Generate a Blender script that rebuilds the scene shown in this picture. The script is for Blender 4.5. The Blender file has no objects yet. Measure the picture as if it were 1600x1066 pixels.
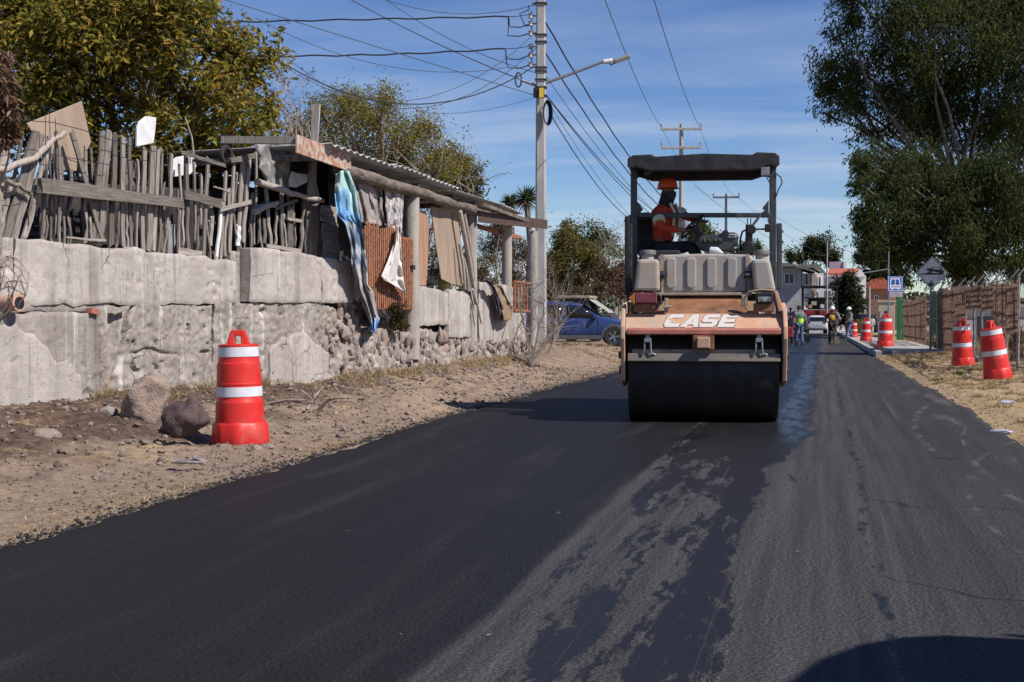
import bpy, bmesh, math, random
import numpy as np
from mathutils import Vector, Matrix, Quaternion, noise as mnoise
R = math.radians
random.seed(7); rng = np.random.default_rng(7)
scn = bpy.context.scene
COL = scn.collection
# ---------------------------------------------------------------- camera, world, sun, exposure
F_PX, HCAM = 2222.0, 1.3
YAW, PITCH = math.atan(485/F_PX), math.atan(44/F_PX)
cam_d = bpy.data.cameras.new('camera'); cam = bpy.data.objects.new('camera', cam_d); COL.objects.link(cam)
cam_d.sensor_width = 36; cam_d.lens = F_PX/1600*36; cam_d.clip_start = 0.05; cam_d.clip_end = 3000
cam.location = (0, 0, HCAM); cam.rotation_euler = (R(90)-PITCH, 0, YAW)
scn.camera = cam
SUN_AZ, SUN_EL = R(18), R(47)          # azimuth measured from +X towards -Y
w = bpy.data.worlds.new('World'); scn.world = w; w.use_nodes = True
nt = w.node_tree; nt.nodes.clear()
wo = nt.nodes.new('ShaderNodeOutputWorld'); bg = nt.nodes.new('ShaderNodeBackground')
sky = nt.nodes.new('ShaderNodeTexSky'); sky.sky_type = 'NISHITA'; sky.sun_disc = False
sky.sun_elevation = SUN_EL; sky.sun_rotation = R(90)+SUN_AZ; sky.altitude = 1900; sky.air_density = 1.0; sky.dust_density = 0.35; sky.ozone_density = 3.0
tc = nt.nodes.new('ShaderNodeTexCoord'); sp = nt.nodes.new('ShaderNodeSeparateXYZ'); nt.links.new(tc.outputs['Generated'], sp.inputs[0])
def wm(op, a, b=None, c=None, tree=None):
    t = tree or nt
    n = t.nodes.new('ShaderNodeMath'); n.operation = op
    for i, x in enumerate((a, b, c)):
        if x is None: continue
        if isinstance(x, (int, float)): n.inputs[i].default_value = x
        else: t.links.new(x, n.inputs[i])
    return n.outputs[0]
# thin cirrus: the direction projected on a high flat layer, streaked noise
zc = wm('ADD', wm('MAXIMUM', sp.outputs['Z'], 0.0), 0.12)
cx = wm('DIVIDE', sp.outputs['X'], zc); cy = wm('DIVIDE', sp.outputs['Y'], zc)
cb = nt.nodes.new('ShaderNodeCombineXYZ'); nt.links.new(cx, cb.inputs[0]); nt.links.new(cy, cb.inputs[1])
mp = nt.nodes.new('ShaderNodeMapping'); nt.links.new(cb.outputs[0], mp.inputs[0])
mp.inputs['Scale'].default_value = (0.55, 1.5, 1); mp.inputs['Location'].default_value = (3.4, 1.1, 0); mp.inputs['Rotation'].default_value = (0, 0, 0.22)
nz = nt.nodes.new('ShaderNodeTexNoise'); nz.inputs['Scale'].default_value = 1.3; nz.inputs['Detail'].default_value = 9; nz.inputs['Roughness'].default_value = 0.55; nz.inputs['Distortion'].default_value = 0.4
nt.links.new(mp.outputs[0], nz.inputs['Vector'])
mr = nt.nodes.new('ShaderNodeMapRange'); mr.inputs['From Min'].default_value = 0.42; mr.inputs['From Max'].default_value = 0.72; mr.inputs['To Max'].default_value = 0.85
nt.links.new(nz.outputs['Fac'], mr.inputs['Value'])
# less cloud overhead, a little more towards the horizon
lowf = nt.nodes.new('ShaderNodeMapRange'); nt.links.new(sp.outputs['Z'], lowf.inputs['Value'])
lowf.inputs['From Min'].default_value = 0.03; lowf.inputs['From Max'].default_value = 0.24; lowf.inputs['To Min'].default_value = 1.0; lowf.inputs['To Max'].default_value = 0.12
mx = nt.nodes.new('ShaderNodeMix'); mx.data_type = 'RGBA'
nt.links.new(wm('MULTIPLY', mr.outputs[0], lowf.outputs[0]), mx.inputs['Factor'])
hs = nt.nodes.new('ShaderNodeHueSaturation'); hs.inputs['Hue'].default_value = 0.513; hs.inputs['Saturation'].default_value = 1.22; hs.inputs['Value'].default_value = 1.02; nt.links.new(sky.outputs[0], hs.inputs['Color']); nt.links.new(hs.outputs[0], mx.inputs['A']); mx.inputs['B'].default_value = (6.3, 6.9, 7.8, 1)
nt.links.new(mx.outputs['Result'], bg.inputs['Color']); bg.inputs['Strength'].default_value = 0.085
nt.links.new(bg.outputs[0], wo.inputs[0])
sun_d = bpy.data.lights.new('sun', 'SUN'); sun = bpy.data.objects.new('sun', sun_d); COL.objects.link(sun)
sun_d.energy = 4.8; sun_d.angle = R(0.53); sun_d.color = (1, 0.935, 0.86)
SUNV = Vector((math.cos(SUN_AZ)*math.cos(SUN_EL), -math.sin(SUN_AZ)*math.cos(SUN_EL), math.sin(SUN_EL)))
sun.rotation_euler = SUNV.to_track_quat('Z', 'Y').to_euler(); sun.location = SUNV*100
vs = scn.view_settings; vs.view_transform = 'Standard'; vs.look = 'None'; vs.exposure = 0.3; vs.gamma = 1; vs.use_curve_mapping = False
scn.cycles.max_bounces = 6; scn.cycles.transparent_max_bounces = 8

# ---------------------------------------------------------------- from pixels of the photograph to points of the place
cr = np.array([math.cos(YAW), math.sin(YAW), 0]); _f0 = np.array([-math.sin(YAW), math.cos(YAW), 0])
cf = _f0*math.cos(PITCH)-np.array([0, 0, math.sin(PITCH)]); cu = _f0*math.sin(PITCH)+np.array([0, 0, math.cos(PITCH)])
CAMP = np.array([0, 0, HCAM])
def ray(px, py): return cf*F_PX+cr*(px-800)+cu*(533-py)
def rz(Y): return -0.0048*np.maximum(0, np.asarray(Y, float)-25)      # the road sinks gently into the distance
def G(px, py, dz=0):
    d = ray(px, py); z = 0.0
    for _ in range(40):
        p = CAMP+d*((z-HCAM)/d[2]); z = float(rz(p[1]))+dz
    return p
def AX(px, py, X): d = ray(px, py); return CAMP+d*(X/d[0])
def AY(px, py, Y): d = ray(px, py); return CAMP+d*(Y/d[1])
def onplane(px, py, p0, n):
    d = ray(px, py); return CAMP+d*(np.dot(np.array(p0)-CAMP, n)/np.dot(d, n))
def ppm(p): return F_PX/np.dot(np.array(p)-CAMP, cf)

# ---------------------------------------------------------------- numpy noise
_perm = np.random.default_rng(3).random((256, 256, 8))
def vn(x, y, k=0):
    x = np.asarray(x, float); y = np.asarray(y, float)
    xi = np.floor(x).astype(int); yi = np.floor(y).astype(int); fx = x-xi; fy = y-yi
    fx = fx*fx*(3-2*fx); fy = fy*fy*(3-2*fy)
    P = _perm[:, :, k % 8]
    a = P[xi & 255, yi & 255]; b = P[(xi+1) & 255, yi & 255]; c = P[xi & 255, (yi+1) & 255]; d = P[(xi+1) & 255, (yi+1) & 255]
    return (a*(1-fx)+b*fx)*(1-fy)+(c*(1-fx)+d*fx)*fy
def fbm(x, y, o=4, k=0, g=0.5):
    s = 0; a = 1; t = 0
    for i in range(o):
        s = s+a*vn(x*2**i+17.3*i, y*2**i+9.1*i, k+i); t += a; a *= g
    return s/t*2-1
def sst(x, a, b):
    t = np.clip((np.asarray(x, float)-a)/(b-a), 0, 1); return t*t*(3-2*t)

# ---------------------------------------------------------------- object helpers
def setp(o, **k):
    for a, b in k.items():
        if b is not None: o[a] = b
    return o
def empty(name, label, cat, loc=(0, 0, 0), rz_=0, group=None, kind=None):
    o = bpy.data.objects.new(name, None); COL.objects.link(o); o.location = loc; o.rotation_euler = (0, 0, rz_); o.empty_display_size = 0.2
    return setp(o, label=label, category=cat, group=group, kind=kind)
def tag(o, label, cat, group=None, kind=None): return setp(o, label=label, category=cat, group=group, kind=kind)
def link(name, me, parent=None, loc=None, mat=None, quat=None):
    o = bpy.data.objects.new(name, me); COL.objects.link(o)
    if mat is not None and not me.materials: me.materials.append(mat)
    if parent is not None: o.parent = parent
    if loc is not None: o.location = loc
    if quat is not None: o.rotation_mode = 'QUATERNION'; o.rotation_quaternion = quat
    return o
def npmesh(name, V, Fc, mats, smooth=False, mi=None, col=None, sharp=None):
    """mesh from numpy arrays; Fc is (n,3), (n,4) or a list of tuples"""
    me = bpy.data.meshes.new(name)
    V = np.asarray(V, np.float32)
    if isinstance(Fc, np.ndarray):
        n, k = Fc.shape
        me.vertices.add(len(V)); me.vertices.foreach_set('co', V.ravel())
        me.loops.add(n*k); me.loops.foreach_set('vertex_index', Fc.astype(np.int32).ravel())
        me.polygons.add(n); me.polygons.foreach_set('loop_start', np.arange(0, n*k, k, dtype=np.int32)); me.polygons.foreach_set('loop_total', np.full(n, k, np.int32))
        me.update(calc_edges=True)
    else:
        me.from_pydata([tuple(map(float, v)) for v in V], [], Fc); me.update()
    for m in (mats if isinstance(mats, (list, tuple)) else [mats]): me.materials.append(m)
    if mi is not None: me.polygons.foreach_set('material_index', np.asarray(mi, np.int32))
    if col is not None:
        a = me.attributes.new('tint', 'FLOAT_COLOR', 'POINT'); c = np.ones((len(V), 4), np.float32); c[:, :col.shape[1]] = col; a.data.foreach_set('color', c.ravel())
    me.polygons.foreach_set('use_smooth', np.full(len(me.polygons), bool(smooth)))
    if sharp: me.set_sharp_from_angle(angle=R(sharp))
    return me
class MB:
    """collects shapes, then becomes ONE mesh object"""
    def __init__(s): s.v = []; s.f = []; s.m = []; s.mat = 0
    def add(s, vs_, fs):
        n = len(s.v); s.v += [tuple(float(c) for c in v) for v in vs_]
        for f in fs: s.f.append(tuple(i+n for i in f)); s.m.append(s.mat)
        return s
    def box(s, c, size, rot=None, taper=1.0):
        hx, hy, hz = (x/2 for x in size); c = Vector(c); o = []
        for z, t in ((-hz, 1), (hz, taper)):
            for x, y in ((-hx, -hy), (hx, -hy), (hx, hy), (-hx, hy)): o.append(Vector((x*t, y*t, z)))
        if rot is not None:
            M_ = rot if isinstance(rot, Matrix) else Matrix.Rotation(rot, 3, 'Z')
            o = [M_ @ p for p in o]
        return s.add([p+c for p in o], [(3, 2, 1, 0), (4, 5, 6, 7), (0, 1, 5, 4), (1, 2, 6, 5), (2, 3, 7, 6), (3, 0, 4, 7)])
    def bar(s, a, b, wx, wy, up=(0, 0, 1)):
        a = Vector(a); b = Vector(b); z = (b-a); L = z.length; z.normalize(); u = Vector(up)
        if abs(z.dot(u)) > 0.97: u = Vector((0, 1, 0))
        x = u.cross(z).normalized(); y = z.cross(x); M_ = Matrix((x, y, z)).transposed()
        return s.box((a+b)/2, (wx, wy, L), M_)
    def tube(s, pts, r, n=8, cap=True):
        pts = [Vector(p) for p in pts]; k = len(pts); rs = r if isinstance(r, (list, tuple)) else [r]*k
        ring = []; prev = None
        for i, p in enumerate(pts):
            t = (pts[min(i+1, k-1)]-pts[max(i-1, 0)]); t = t.normalized() if t.length > 1e-9 else Vector((0, 0, 1))
            if prev is None:
                u = Vector((0, 0, 1)) if abs(t.z) < 0.9 else Vector((1, 0, 0)); x = u.cross(t).normalized()
            else:
                x = (prev-t*prev.dot(t)); x = x.normalized() if x.length > 1e-6 else Vector((1, 0, 0))
            prev = x; y = t.cross(x)
            ring += [p+(x*math.cos(2*math.pi*j/n)+y*math.sin(2*math.pi*j/n))*rs[i] for j in range(n)]
        fs = [(i*n+j, i*n+(j+1) % n, (i+1)*n+(j+1) % n, (i+1)*n+j) for i in range(k-1) for j in range(n)]
        if cap: fs += [tuple(range(n-1, -1, -1)), tuple((k-1)*n+j for j in range(n))]
        return s.add(ring, fs)
    def lathe(s, prof, n=24, c=(0, 0, 0), axis='Z', cap=True):
        """prof: (radius, height)"""
        c = Vector(c); V = []
        for r, h in prof:
            for j in range(n):
                a = 2*math.pi*j/n; p = (r*math.cos(a), r*math.sin(a), h)
                if axis == 'X': p = (p[2], p[0], p[1])
                if axis == 'Y': p = (p[1], p[2], p[0])
                V.append(c+Vector(p))
        k = len(prof); fs = [(i*n+j, i*n+(j+1) % n, (i+1)*n+(j+1) % n, (i+1)*n+j) for i in range(k-1) for j in range(n)]
        if cap: fs += [tuple(range(n-1, -1, -1)), tuple((k-1)*n+j for j in range(n))]
        return s.add(V, fs)
    def prism(s, poly, d0, d1, axis='Y'):
        """poly: 2-D outline, extruded along axis from d0 to d1. axis Y: (x,z); X: (y,z); Z: (x,y)"""
        n = len(poly)
        f = {'Y': lambda p, d: (p[0], d, p[1]), 'X': lambda p, d: (d, p[0], p[1]), 'Z': lambda p, d: (p[0], p[1], d)}[axis]
        V = [f(p, d0) for p in poly]+[f(p, d1) for p in poly]
        fs = [tuple(range(n)), tuple(range(2*n-1, n-1, -1))]+[(i, n+i, n+(i+1) % n, (i+1) % n) for i in range(n)]
        return s.add(V, fs)
    def build(s, name, mats, parent=None, smooth=None, bevel=0, loc=None, seg=2, world=False, sub=0):
        mats = mats if isinstance(mats, (list, tuple)) else [mats]
        V = s.v
        if world and parent is not None:
            Mi = (Matrix.Translation(parent.location) @ parent.rotation_euler.to_matrix().to_4x4()).inverted(); V = [Mi @ Vector(v) for v in V]
        me = bpy.data.meshes.new(name); me.from_pydata([tuple(v) for v in V], [], s.f); me.update()
        bm = bmesh.new(); bm.from_mesh(me); bmesh.ops.recalc_face_normals(bm, faces=bm.faces); bm.to_mesh(me); bm.free()
        for m in mats: me.materials.append(m)
        me.polygons.foreach_set('material_index', s.m)
        if smooth:
            me.polygons.foreach_set('use_smooth', [True]*len(me.polygons)); me.set_sharp_from_angle(angle=R(smooth))
        o = link(name, me, parent, loc)
        if bevel: b = o.modifiers.new('bevel', 'BEVEL'); b.width = bevel; b.segments = seg; b.limit_method = 'ANGLE'; b.angle_limit = R(40)
        if sub: b = o.modifiers.new('subsurf', 'SUBSURF'); b.levels = sub; b.render_levels = sub
        return o
def copy_tree(o, parent=None):
    c = o.copy(); COL.objects.link(c)
    if parent is not None: c.parent = parent
    for ch in list(o.children): copy_tree(ch, c)
    return c

# ---------------------------------------------------------------- materials
class NG:
    def __init__(s, name):
        m = bpy.data.materials.new(name); m.use_nodes = True; s.m = m; s.t = m.node_tree
        s.b = s.t.nodes['Principled BSDF']; s.out = s.t.nodes['Material Output']; s.tc = None
    def n(s, kind, **k):
        x = s.t.nodes.new(kind)
        for a, b in k.items(): setattr(x, a, b)
        return x
    def l(s, a, b): s.t.links.new(a, b)
    def put(s, sock, v):
        if isinstance(v, (int, float)): sock.default_value = v
        elif isinstance(v, tuple): sock.default_value = v if len(v) == 4 or sock.type == 'VECTOR' else (*v, 1)
        else: s.l(v, sock)
    def obj(s):
        if not s.tc: s.tc = s.n('ShaderNodeTexCoord')
        return s.tc.outputs['Object']
    def pos(s): return s.n('ShaderNodeNewGeometry').outputs['Position']
    def math(s, op, a, b=None, c=None): return wm(op, a, b, c, s.t)
    def map(s, vec, scale=(1, 1, 1), loc=(0, 0, 0), rot=(0, 0, 0)):
        x = s.n('ShaderNodeMapping'); s.l(vec, x.inputs[0]); x.inputs['Scale'].default_value = scale; x.inputs['Location'].default_value = loc; x.inputs['Rotation'].default_value = rot
        return x.outputs[0]
    def noise(s, vec, scale, detail=4, rough=0.55, dist=0, out='Fac'):
        x = s.n('ShaderNodeTexNoise'); s.l(vec, x.inputs['Vector']); x.inputs['Scale'].default_value = scale; x.inputs['Detail'].default_value = detail; x.inputs['Roughness'].default_value = rough; x.inputs['Distortion'].default_value = dist
        return x.outputs[out]
    def vor(s, vec, scale, feat='F1', rnd=1.0, out='Distance'):
        x = s.n('ShaderNodeTexVoronoi', feature=feat); s.l(vec, x.inputs['Vector']); x.inputs['Scale'].default_value = scale; x.inputs['Randomness'].default_value = rnd
        return x.outputs[out]
    def rng(s, v, a, b, c=0.0, d=1.0):
        x = s.n('ShaderNodeMapRange'); s.put(x.inputs['Value'], v); x.inputs['From Min'].default_value = a; x.inputs['From Max'].default_value = b; x.inputs['To Min'].default_value = c; x.inputs['To Max'].default_value = d
        x.interpolation_type = 'SMOOTHSTEP'
        return x.outputs[0]
    def mix(s, f, a, b, mode='MIX'):
        x = s.n('ShaderNodeMix', data_type='RGBA', blend_type=mode); s.put(x.inputs['Factor'], f); s.put(x.inputs['A'], a); s.put(x.inputs['B'], b)
        return x.outputs['Result']
    def vmix(s, vec, nscale, amt):
        """vec + noise*amt (a warp)"""
        c = s.noise(vec, nscale, 3, out='Color'); a = s.n('ShaderNodeVectorMath', operation='MULTIPLY_ADD'); s.l(c, a.inputs[0]); a.inputs[1].default_value = (amt,)*3; s.l(vec, a.inputs[2])
        return a.outputs[0]
    def sep(s, vec): x = s.n('ShaderNodeSeparateXYZ'); s.l(vec, x.inputs[0]); return x.outputs
    def bump(s, h, dist=0.01, strength=1.0, prev=None):
        x = s.n('ShaderNodeBump'); s.put(x.inputs['Height'], h); x.inputs['Distance'].default_value = dist; x.inputs['Strength'].default_value = strength
        if prev is not None: s.l(prev, x.inputs['Normal'])
        return x.outputs[0]
    def done(s, color=None, rough=None, normal=None, metal=None, spec=None, **k):
        if color is not None: s.put(s.b.inputs['Base Color'], color)
        if rough is not None: s.put(s.b.inputs['Roughness'], rough)
        if normal is not None: s.l(normal, s.b.inputs['Normal'])
        if metal is not None: s.put(s.b.inputs['Metallic'], metal)
        if spec is not None: s.put(s.b.inputs['Specular IOR Level'], spec)
        for a, b in k.items(): s.put(s.b.inputs[a.replace('_', ' ')], b)
        return s.m
def pm(name, c1, c2=None, ns=6.0, rough=0.7, bump=0.0, bs=None, stretch=(1, 1, 1), lo=0.35, hi=0.65, metal=0.0, spec=0.5, dirt=None, dscale=2.0, dlo=0.5, dhi=0.75, rand=0.0, world=False, **k):
    g = NG(name); v = g.map(g.pos() if world else g.obj(), stretch)
    col = c1
    if c2 is not None: col = g.mix(g.rng(g.noise(v, ns, 5), lo, hi), c1, c2)
    if dirt is not None: col = g.mix(g.rng(g.noise(v, dscale, 6, 0.65), dlo, dhi), col, dirt)
    if rand:
        oi = g.n('ShaderNodeObjectInfo'); f = g.rng(oi.outputs['Random'], 0, 1, 1-rand, 1+rand); h = g.n('ShaderNodeHueSaturation'); g.put(h.inputs['Color'], col); g.l(f, h.inputs['Value'])
        col = h.outputs[0]
    nrm = g.bump(g.noise(v, bs or ns*4, 5), bump) if bump else None
    rr = g.rng(g.noise(v, ns*1.7, 4), 0.3, 0.7, max(0, rough-0.08), min(1, rough+0.08))
    return g.done(col, rr, nrm, metal, spec, **k)
# ---------------------------------------------------------------- shared materials
def fresh_asphalt():
    g = NG('asphalt'); P = g.pos(); X, Y, Z = g.sep(P)
    wob = g.noise(g.map(P, (1.2, .35, 1)), 1.0, 4); Xw = g.math('ADD', X, g.math('MULTIPLY_ADD', wob, .3, -.15))
    lane = g.rng(Xw, -1.47, -1.37)
    near = g.rng(Y, 34, 60, 1, 0)
    grain = g.noise(P, 60, 3, .8); chip = g.vor(P, 48); spark = g.rng(g.vor(P, 36), .1, .3, 1, 0)
    streak = g.noise(g.map(P, (1.5, .1, 1)), 1.4, 6, .6); fine_st = g.noise(g.map(P, (9, .16, 1)), 1.0, 5, .65)
    # left: freshly laid, black, dusty along the wheel paths
    cl = g.mix(g.rng(streak, .5, .78), (.0135, .0132, .0148), (.036, .034, .035))
    cl = g.mix(g.math('MULTIPLY', g.rng(g.noise(g.map(P, (.8, .22, 1), (4, 9, 0)), 1, 5), .55, .8), .55), cl, (.05, .045, .041))
    # right: rolled, grey, streaked along the road
    cr_ = g.mix(g.rng(fine_st, .3, .75), (.044, .0428, .0445), (.084, .081, .083))
    tr = g.math('MULTIPLY', g.rng(X, .1, 1.0), .55); cr_ = g.mix(tr, cr_, (.036, .034, .0345))
    # pale tyre dust by the right edge
    dust = g.math('MULTIPLY', g.rng(g.noise(g.map(P, (2.2, .3, 1), (1, 5, 0)), 1.2, 6, .65), .52, .72), g.rng(X, .9, 1.75)); cr_ = g.mix(g.math('MULTIPLY', dust, .8), cr_, (.15, .13, .115))
    col = g.mix(lane, cl, cr_)
    # water left by the drum: a band under its middle that thins out towards the camera, with blots beside it
    pw = g.vmix(P, 4.0, .15); wn = g.noise(g.map(pw, (4.0, .5, 1)), 1.2, 7, .66)
    b1 = g.math('SUBTRACT', 1, g.rng(g.math('ABSOLUTE', g.math('ADD', X, .57)), .03, .3))
    b2 = g.math('MULTIPLY', g.math('MULTIPLY', g.rng(X, -1.42, -1.25), g.rng(X, -.55, -.05, 1, 0)), g.rng(Y, 7, 15, .62, .82))
    band = g.math('MAXIMUM', b1, b2)
    farw = g.rng(Y, 10.5, 16, 0, .22)
    fe = g.noise(g.map(P, (30, 2.0, 1)), 1.0, 5, .7); wn = g.math('ADD', wn, g.math('MULTIPLY_ADD', fe, .2, -.1)); wet = g.rng(g.math('ADD', g.math('MULTIPLY_ADD', band, .3, wn), farw), .70, .745)
    wet = g.math('MULTIPLY', wet, g.rng(X, -1.5, -1.38)); wet = g.math('MULTIPLY', wet, g.rng(g.math('ADD', X, g.math('MULTIPLY', wob, .3)), .0, .12, 1, 0))
    # dribbles right of it: one along the road, some across
    dn = g.noise(g.map(P, (1, .7, 1)), .9, 4); xl_ = g.math('ABSOLUTE', g.math('ADD', X, g.math('MULTIPLY_ADD', dn, -.3, -.12)))
    drib = g.math('MULTIPLY', g.rng(xl_, .008, .04, 1, 0), g.rng(g.noise(g.map(P, (3, 1.1, 1)), 1.6, 7, .75), .46, .56))
    yy = g.math('ADD', g.math('MULTIPLY', X, .55), g.math('ADD', Y, g.math('MULTIPLY', g.noise(P, .8, 3), 1.6)))
    fr = g.math('ABSOLUTE', g.math('SUBTRACT', g.math('FRACT', g.math('MULTIPLY', yy, .31)), .5))
    cross = g.math('MULTIPLY', g.rng(fr, .004, .012, 1, 0), g.math('MULTIPLY', g.rng(X, .2, .4), g.rng(g.noise(g.map(P, (.8, .8, 1), (7, 3, 0)), .9, 2), .46, .55)))
    drib = g.math('MAXIMUM', drib, g.math('MULTIPLY', cross, .8))
    drib = g.math('MULTIPLY', drib, g.rng(Y, 26, 40, 1, 0))
    strip = g.math('MULTIPLY', g.math('SUBTRACT', 1, g.rng(g.math('ABSOLUTE', g.math('ADD', X, g.math('MULTIPLY_ADD', wob, .25, .22))), .05, .24)), g.math('MULTIPLY', g.rng(Y, 13, 16), g.rng(Y, 40, 60, 1, 0)))
    strip = g.math('MULTIPLY', strip, g.rng(g.noise(g.map(P, (5, 1.2, 1)), 1.2, 5, .7), .36, .56))
    pud = g.math('MULTIPLY', g.rng(g.noise(g.map(P, (2.4, .8, 1), (2, .3, 0)), 1.1, 4), .52, .6), g.math('MULTIPLY', wet, g.rng(X, -1.05, -1.3)))
    gloss = g.math('MAXIMUM', strip, g.math('MULTIPLY', pud, .8))
    W = g.math('MAXIMUM', wet, g.math('MAXIMUM', drib, strip))
    col = g.mix(g.math('MULTIPLY', W, .93), col, (.0085, .0085, .0095))
    for cx_, cy_, k_, r_, w_ in ((5.6, 9.6, .5, 4.6, .03), (4.6, 8.2, .42, 2.9, .02), (6.5, 12.5, .4, 5.2, .025), (5.4, 15.2, .35, 4.4, .05)):
        dx = g.math('SUBTRACT', X, cx_); dy = g.math('MULTIPLY', g.math('SUBTRACT', Y, cy_), k_); rr_ = g.math('ABSOLUTE', g.math('SUBTRACT', g.math('SQRT', g.math('ADD', g.math('MULTIPLY', dx, dx), g.math('MULTIPLY', dy, dy))), r_)); tr_ = g.math('MULTIPLY', g.rng(rr_, w_*.3, w_, 1, 0), g.rng(g.noise(g.map(P, (1, 1, 1), (cx_, 0, 0)), 1.3, 5, .7), .46, .6)); col = g.mix(g.math('MULTIPLY', tr_, .45), col, (.17, .15, .135))
    # pale scuffs and crumbs
    sc = g.math('MULTIPLY', g.rng(g.noise(g.map(P, (.9, 3.2, 1), (3, 1, 0), (0, 0, .35)), 1.0, 7, .7), .69, .76), g.rng(grain, .45, .6)); col = g.mix(g.math('MULTIPLY', sc, .6), col, (.17, .14, .115))
    col = g.mix(g.math('MULTIPLY', g.rng(g.vor(P, 42), .035, .05, 1, 0), g.math('MULTIPLY', g.rng(g.noise(P, 5, 3), .62, .7), .9)), col, (.22, .19, .17))
    col = g.mix(g.math('MULTIPLY', g.rng(g.noise(g.map(P, (14, .07, 1)), 1.0, 4, .6), .6, .72), g.math('MULTIPLY', lane, .3)), col, (.15, .135, .125)); hv = g.n('ShaderNodeHueSaturation'); g.put(hv.inputs['Color'], col); g.put(hv.inputs['Value'], g.math('MULTIPLY_ADD', spark, .5, g.rng(grain, .3, .7, .5, 1.35))); col = hv.outputs[0]
    rough = g.math('ADD', g.rng(lane, 0, 1, .57, .75), g.math('MULTIPLY', g.math('SUBTRACT', streak, .5), .3))
    rough = g.math('MULTIPLY', rough, g.math('SUBTRACT', 1, g.math('MULTIPLY', W, .42))); 
    rough = g.mix(gloss, rough, (.2, .2, .2))
    h = g.math('MULTIPLY', g.math('MULTIPLY_ADD', chip, .8, grain), g.math('SUBTRACT', 1, g.math('MULTIPLY', W, .55)))
    nb = g.bump(h, .012, 1.0); nb = g.bump(g.noise(g.map(P, (3, .5, 1)), 1.5, 4), .02, .5, nb)
    return g.done(col, rough, nb, 0.0, g.rng(W, 0, 1, .15, .3))
def earth():
    g = NG('earth'); P = g.pos(); X, Y, Z = g.sep(P)
    n1 = g.noise(P, 1.1, 6, .6); n2 = g.noise(P, 9, 6, .65); n3 = g.noise(P, 55, 4, .7)
    pale = g.mix(g.rng(n2, .3, .7), (.22, .16, .118), (.32, .245, .18)); dark = g.mix(g.rng(n2, .3, .7), (.06, .04, .03), (.16, .105, .077))
    t = g.math('ADD', g.math('MULTIPLY_ADD', X, -.42, -2.5), g.math('MULTIPLY_ADD', n1, 1.9, -.95))
    t = g.math('MULTIPLY', g.rng(t, .05, .55), g.rng(Y, 22, 27, 1, .3))
    c = g.mix(t, pale, dark)
    c = g.mix(g.math('MULTIPLY', g.rng(n3, .58, .75), .6), c, (.4, .33, .27)); c = g.mix(g.math('MULTIPLY', g.rng(n3, .4, .25), .6), c, (.07, .05, .04))
    straw = g.mix(g.rng(n2, .3, .7), (.3, .215, .12), (.44, .33, .19))
    # dry grass on the right verge, straw patches on the left
    right = g.math('MULTIPLY', g.rng(X, 1.3, 1.6), g.rng(g.math('ADD', n1, n2), .7, 1.0, .55, 1)); c = g.mix(right, c, straw)
    c = g.mix(g.math('MULTIPLY', g.rng(g.noise(P, .7, 6, .7), .55, .66), g.math('MULTIPLY', g.rng(X, -3, -4), .6)), c, straw)
    nb = g.bump(n2, .05, .6); nb = g.bump(n3, .02, .8, nb)
    return g.done(c, .95, nb, 0, .15)
M_ASPH = fresh_asphalt(); M_EARTH = earth()
def wood(name, c1, c2, dark=(.05, .042, .036), rand=.3):
    g = NG(name); v = g.map(g.obj(), (1, 1, .055)); oi = g.n('ShaderNodeObjectInfo')
    off = g.n('ShaderNodeVectorMath', operation='ADD'); cc = g.n('ShaderNodeCombineXYZ'); g.l(g.math('MULTIPLY', oi.outputs['Random'], 37), cc.inputs[0]); g.l(v, off.inputs[0]); g.l(cc.outputs[0], off.inputs[1]); v = off.outputs[0]
    n = g.noise(v, 60, 6, .65); n2 = g.noise(v, 14, 4, .6, 1.5); c = g.mix(g.rng(n, .3, .7), c1, c2); c = g.mix(g.math('MULTIPLY', g.rng(n2, .56, .72), .75), c, dark)
    c = g.mix(g.math('MULTIPLY', g.rng(g.noise(g.obj(), 7, 4), .55, .75), .35), c, (.22, .16, .11))
    h = g.n('ShaderNodeHueSaturation'); g.put(h.inputs['Color'], c); g.l(g.rng(oi.outputs['Random'], 0, 1, 1-rand, 1+rand), h.inputs['Value'])
    return g.done(h.outputs[0], .85, g.bump(n, .012, .9), 0, .2)
M_WOOD = wood('weathered_wood', (.15, .126, .108), (.32, .285, .255), rand=.42); M_WOODL = wood('pale_wood', (.33, .3, .27), (.5, .46, .42), (.15, .12, .1), .12)
M_PLY = pm('plywood', (.36, .27, .2), (.29, .215, .16), 5, .8, .004, 60, (1, 1, .2), dirt=(.16, .12, .09), dscale=2.2, dlo=.55, dhi=.8)
M_BARK = pm('bark', (.13, .1, .08), (.24, .2, .165), 9, .9, .03, 16, (1, 1, .25), rand=.2)
M_TWIG = pm('dry_twig', (.2, .155, .125), (.34, .28, .24), 9, .9)
M_BLACKPL = pm('black_plastic', (.012, .012, .014), (.03, .03, .033), 8, .5, .002)
M_RUST = pm('rust', (.25, .085, .038), (.42, .19, .1), 16, .8, .004, 60, dirt=(.1, .035, .02), dscale=9, rand=.12)
M_RUSTPALE = pm('rusted_white_paint', (.5, .42, .37), (.36, .16, .08), 9, .7, .003, dirt=(.2, .07, .035), dscale=5)
M_STEEL = pm('galvanised_steel', (.36, .37, .38), (.27, .28, .29), 14, .45, 0, metal=.7)
M_DKSTEEL = pm('dark_steel', (.018, .019, .021), (.045, .042, .04), 12, .5, .002, dirt=(.1, .08, .06), dscale=5, dlo=.6, dhi=.8)
M_GREYPAINT = pm('grey_frame_paint', (.035, .04, .046), (.055, .06, .066), 10, .42, .001, dirt=(.12, .1, .085), dscale=4, dlo=.6, dhi=.85)
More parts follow.
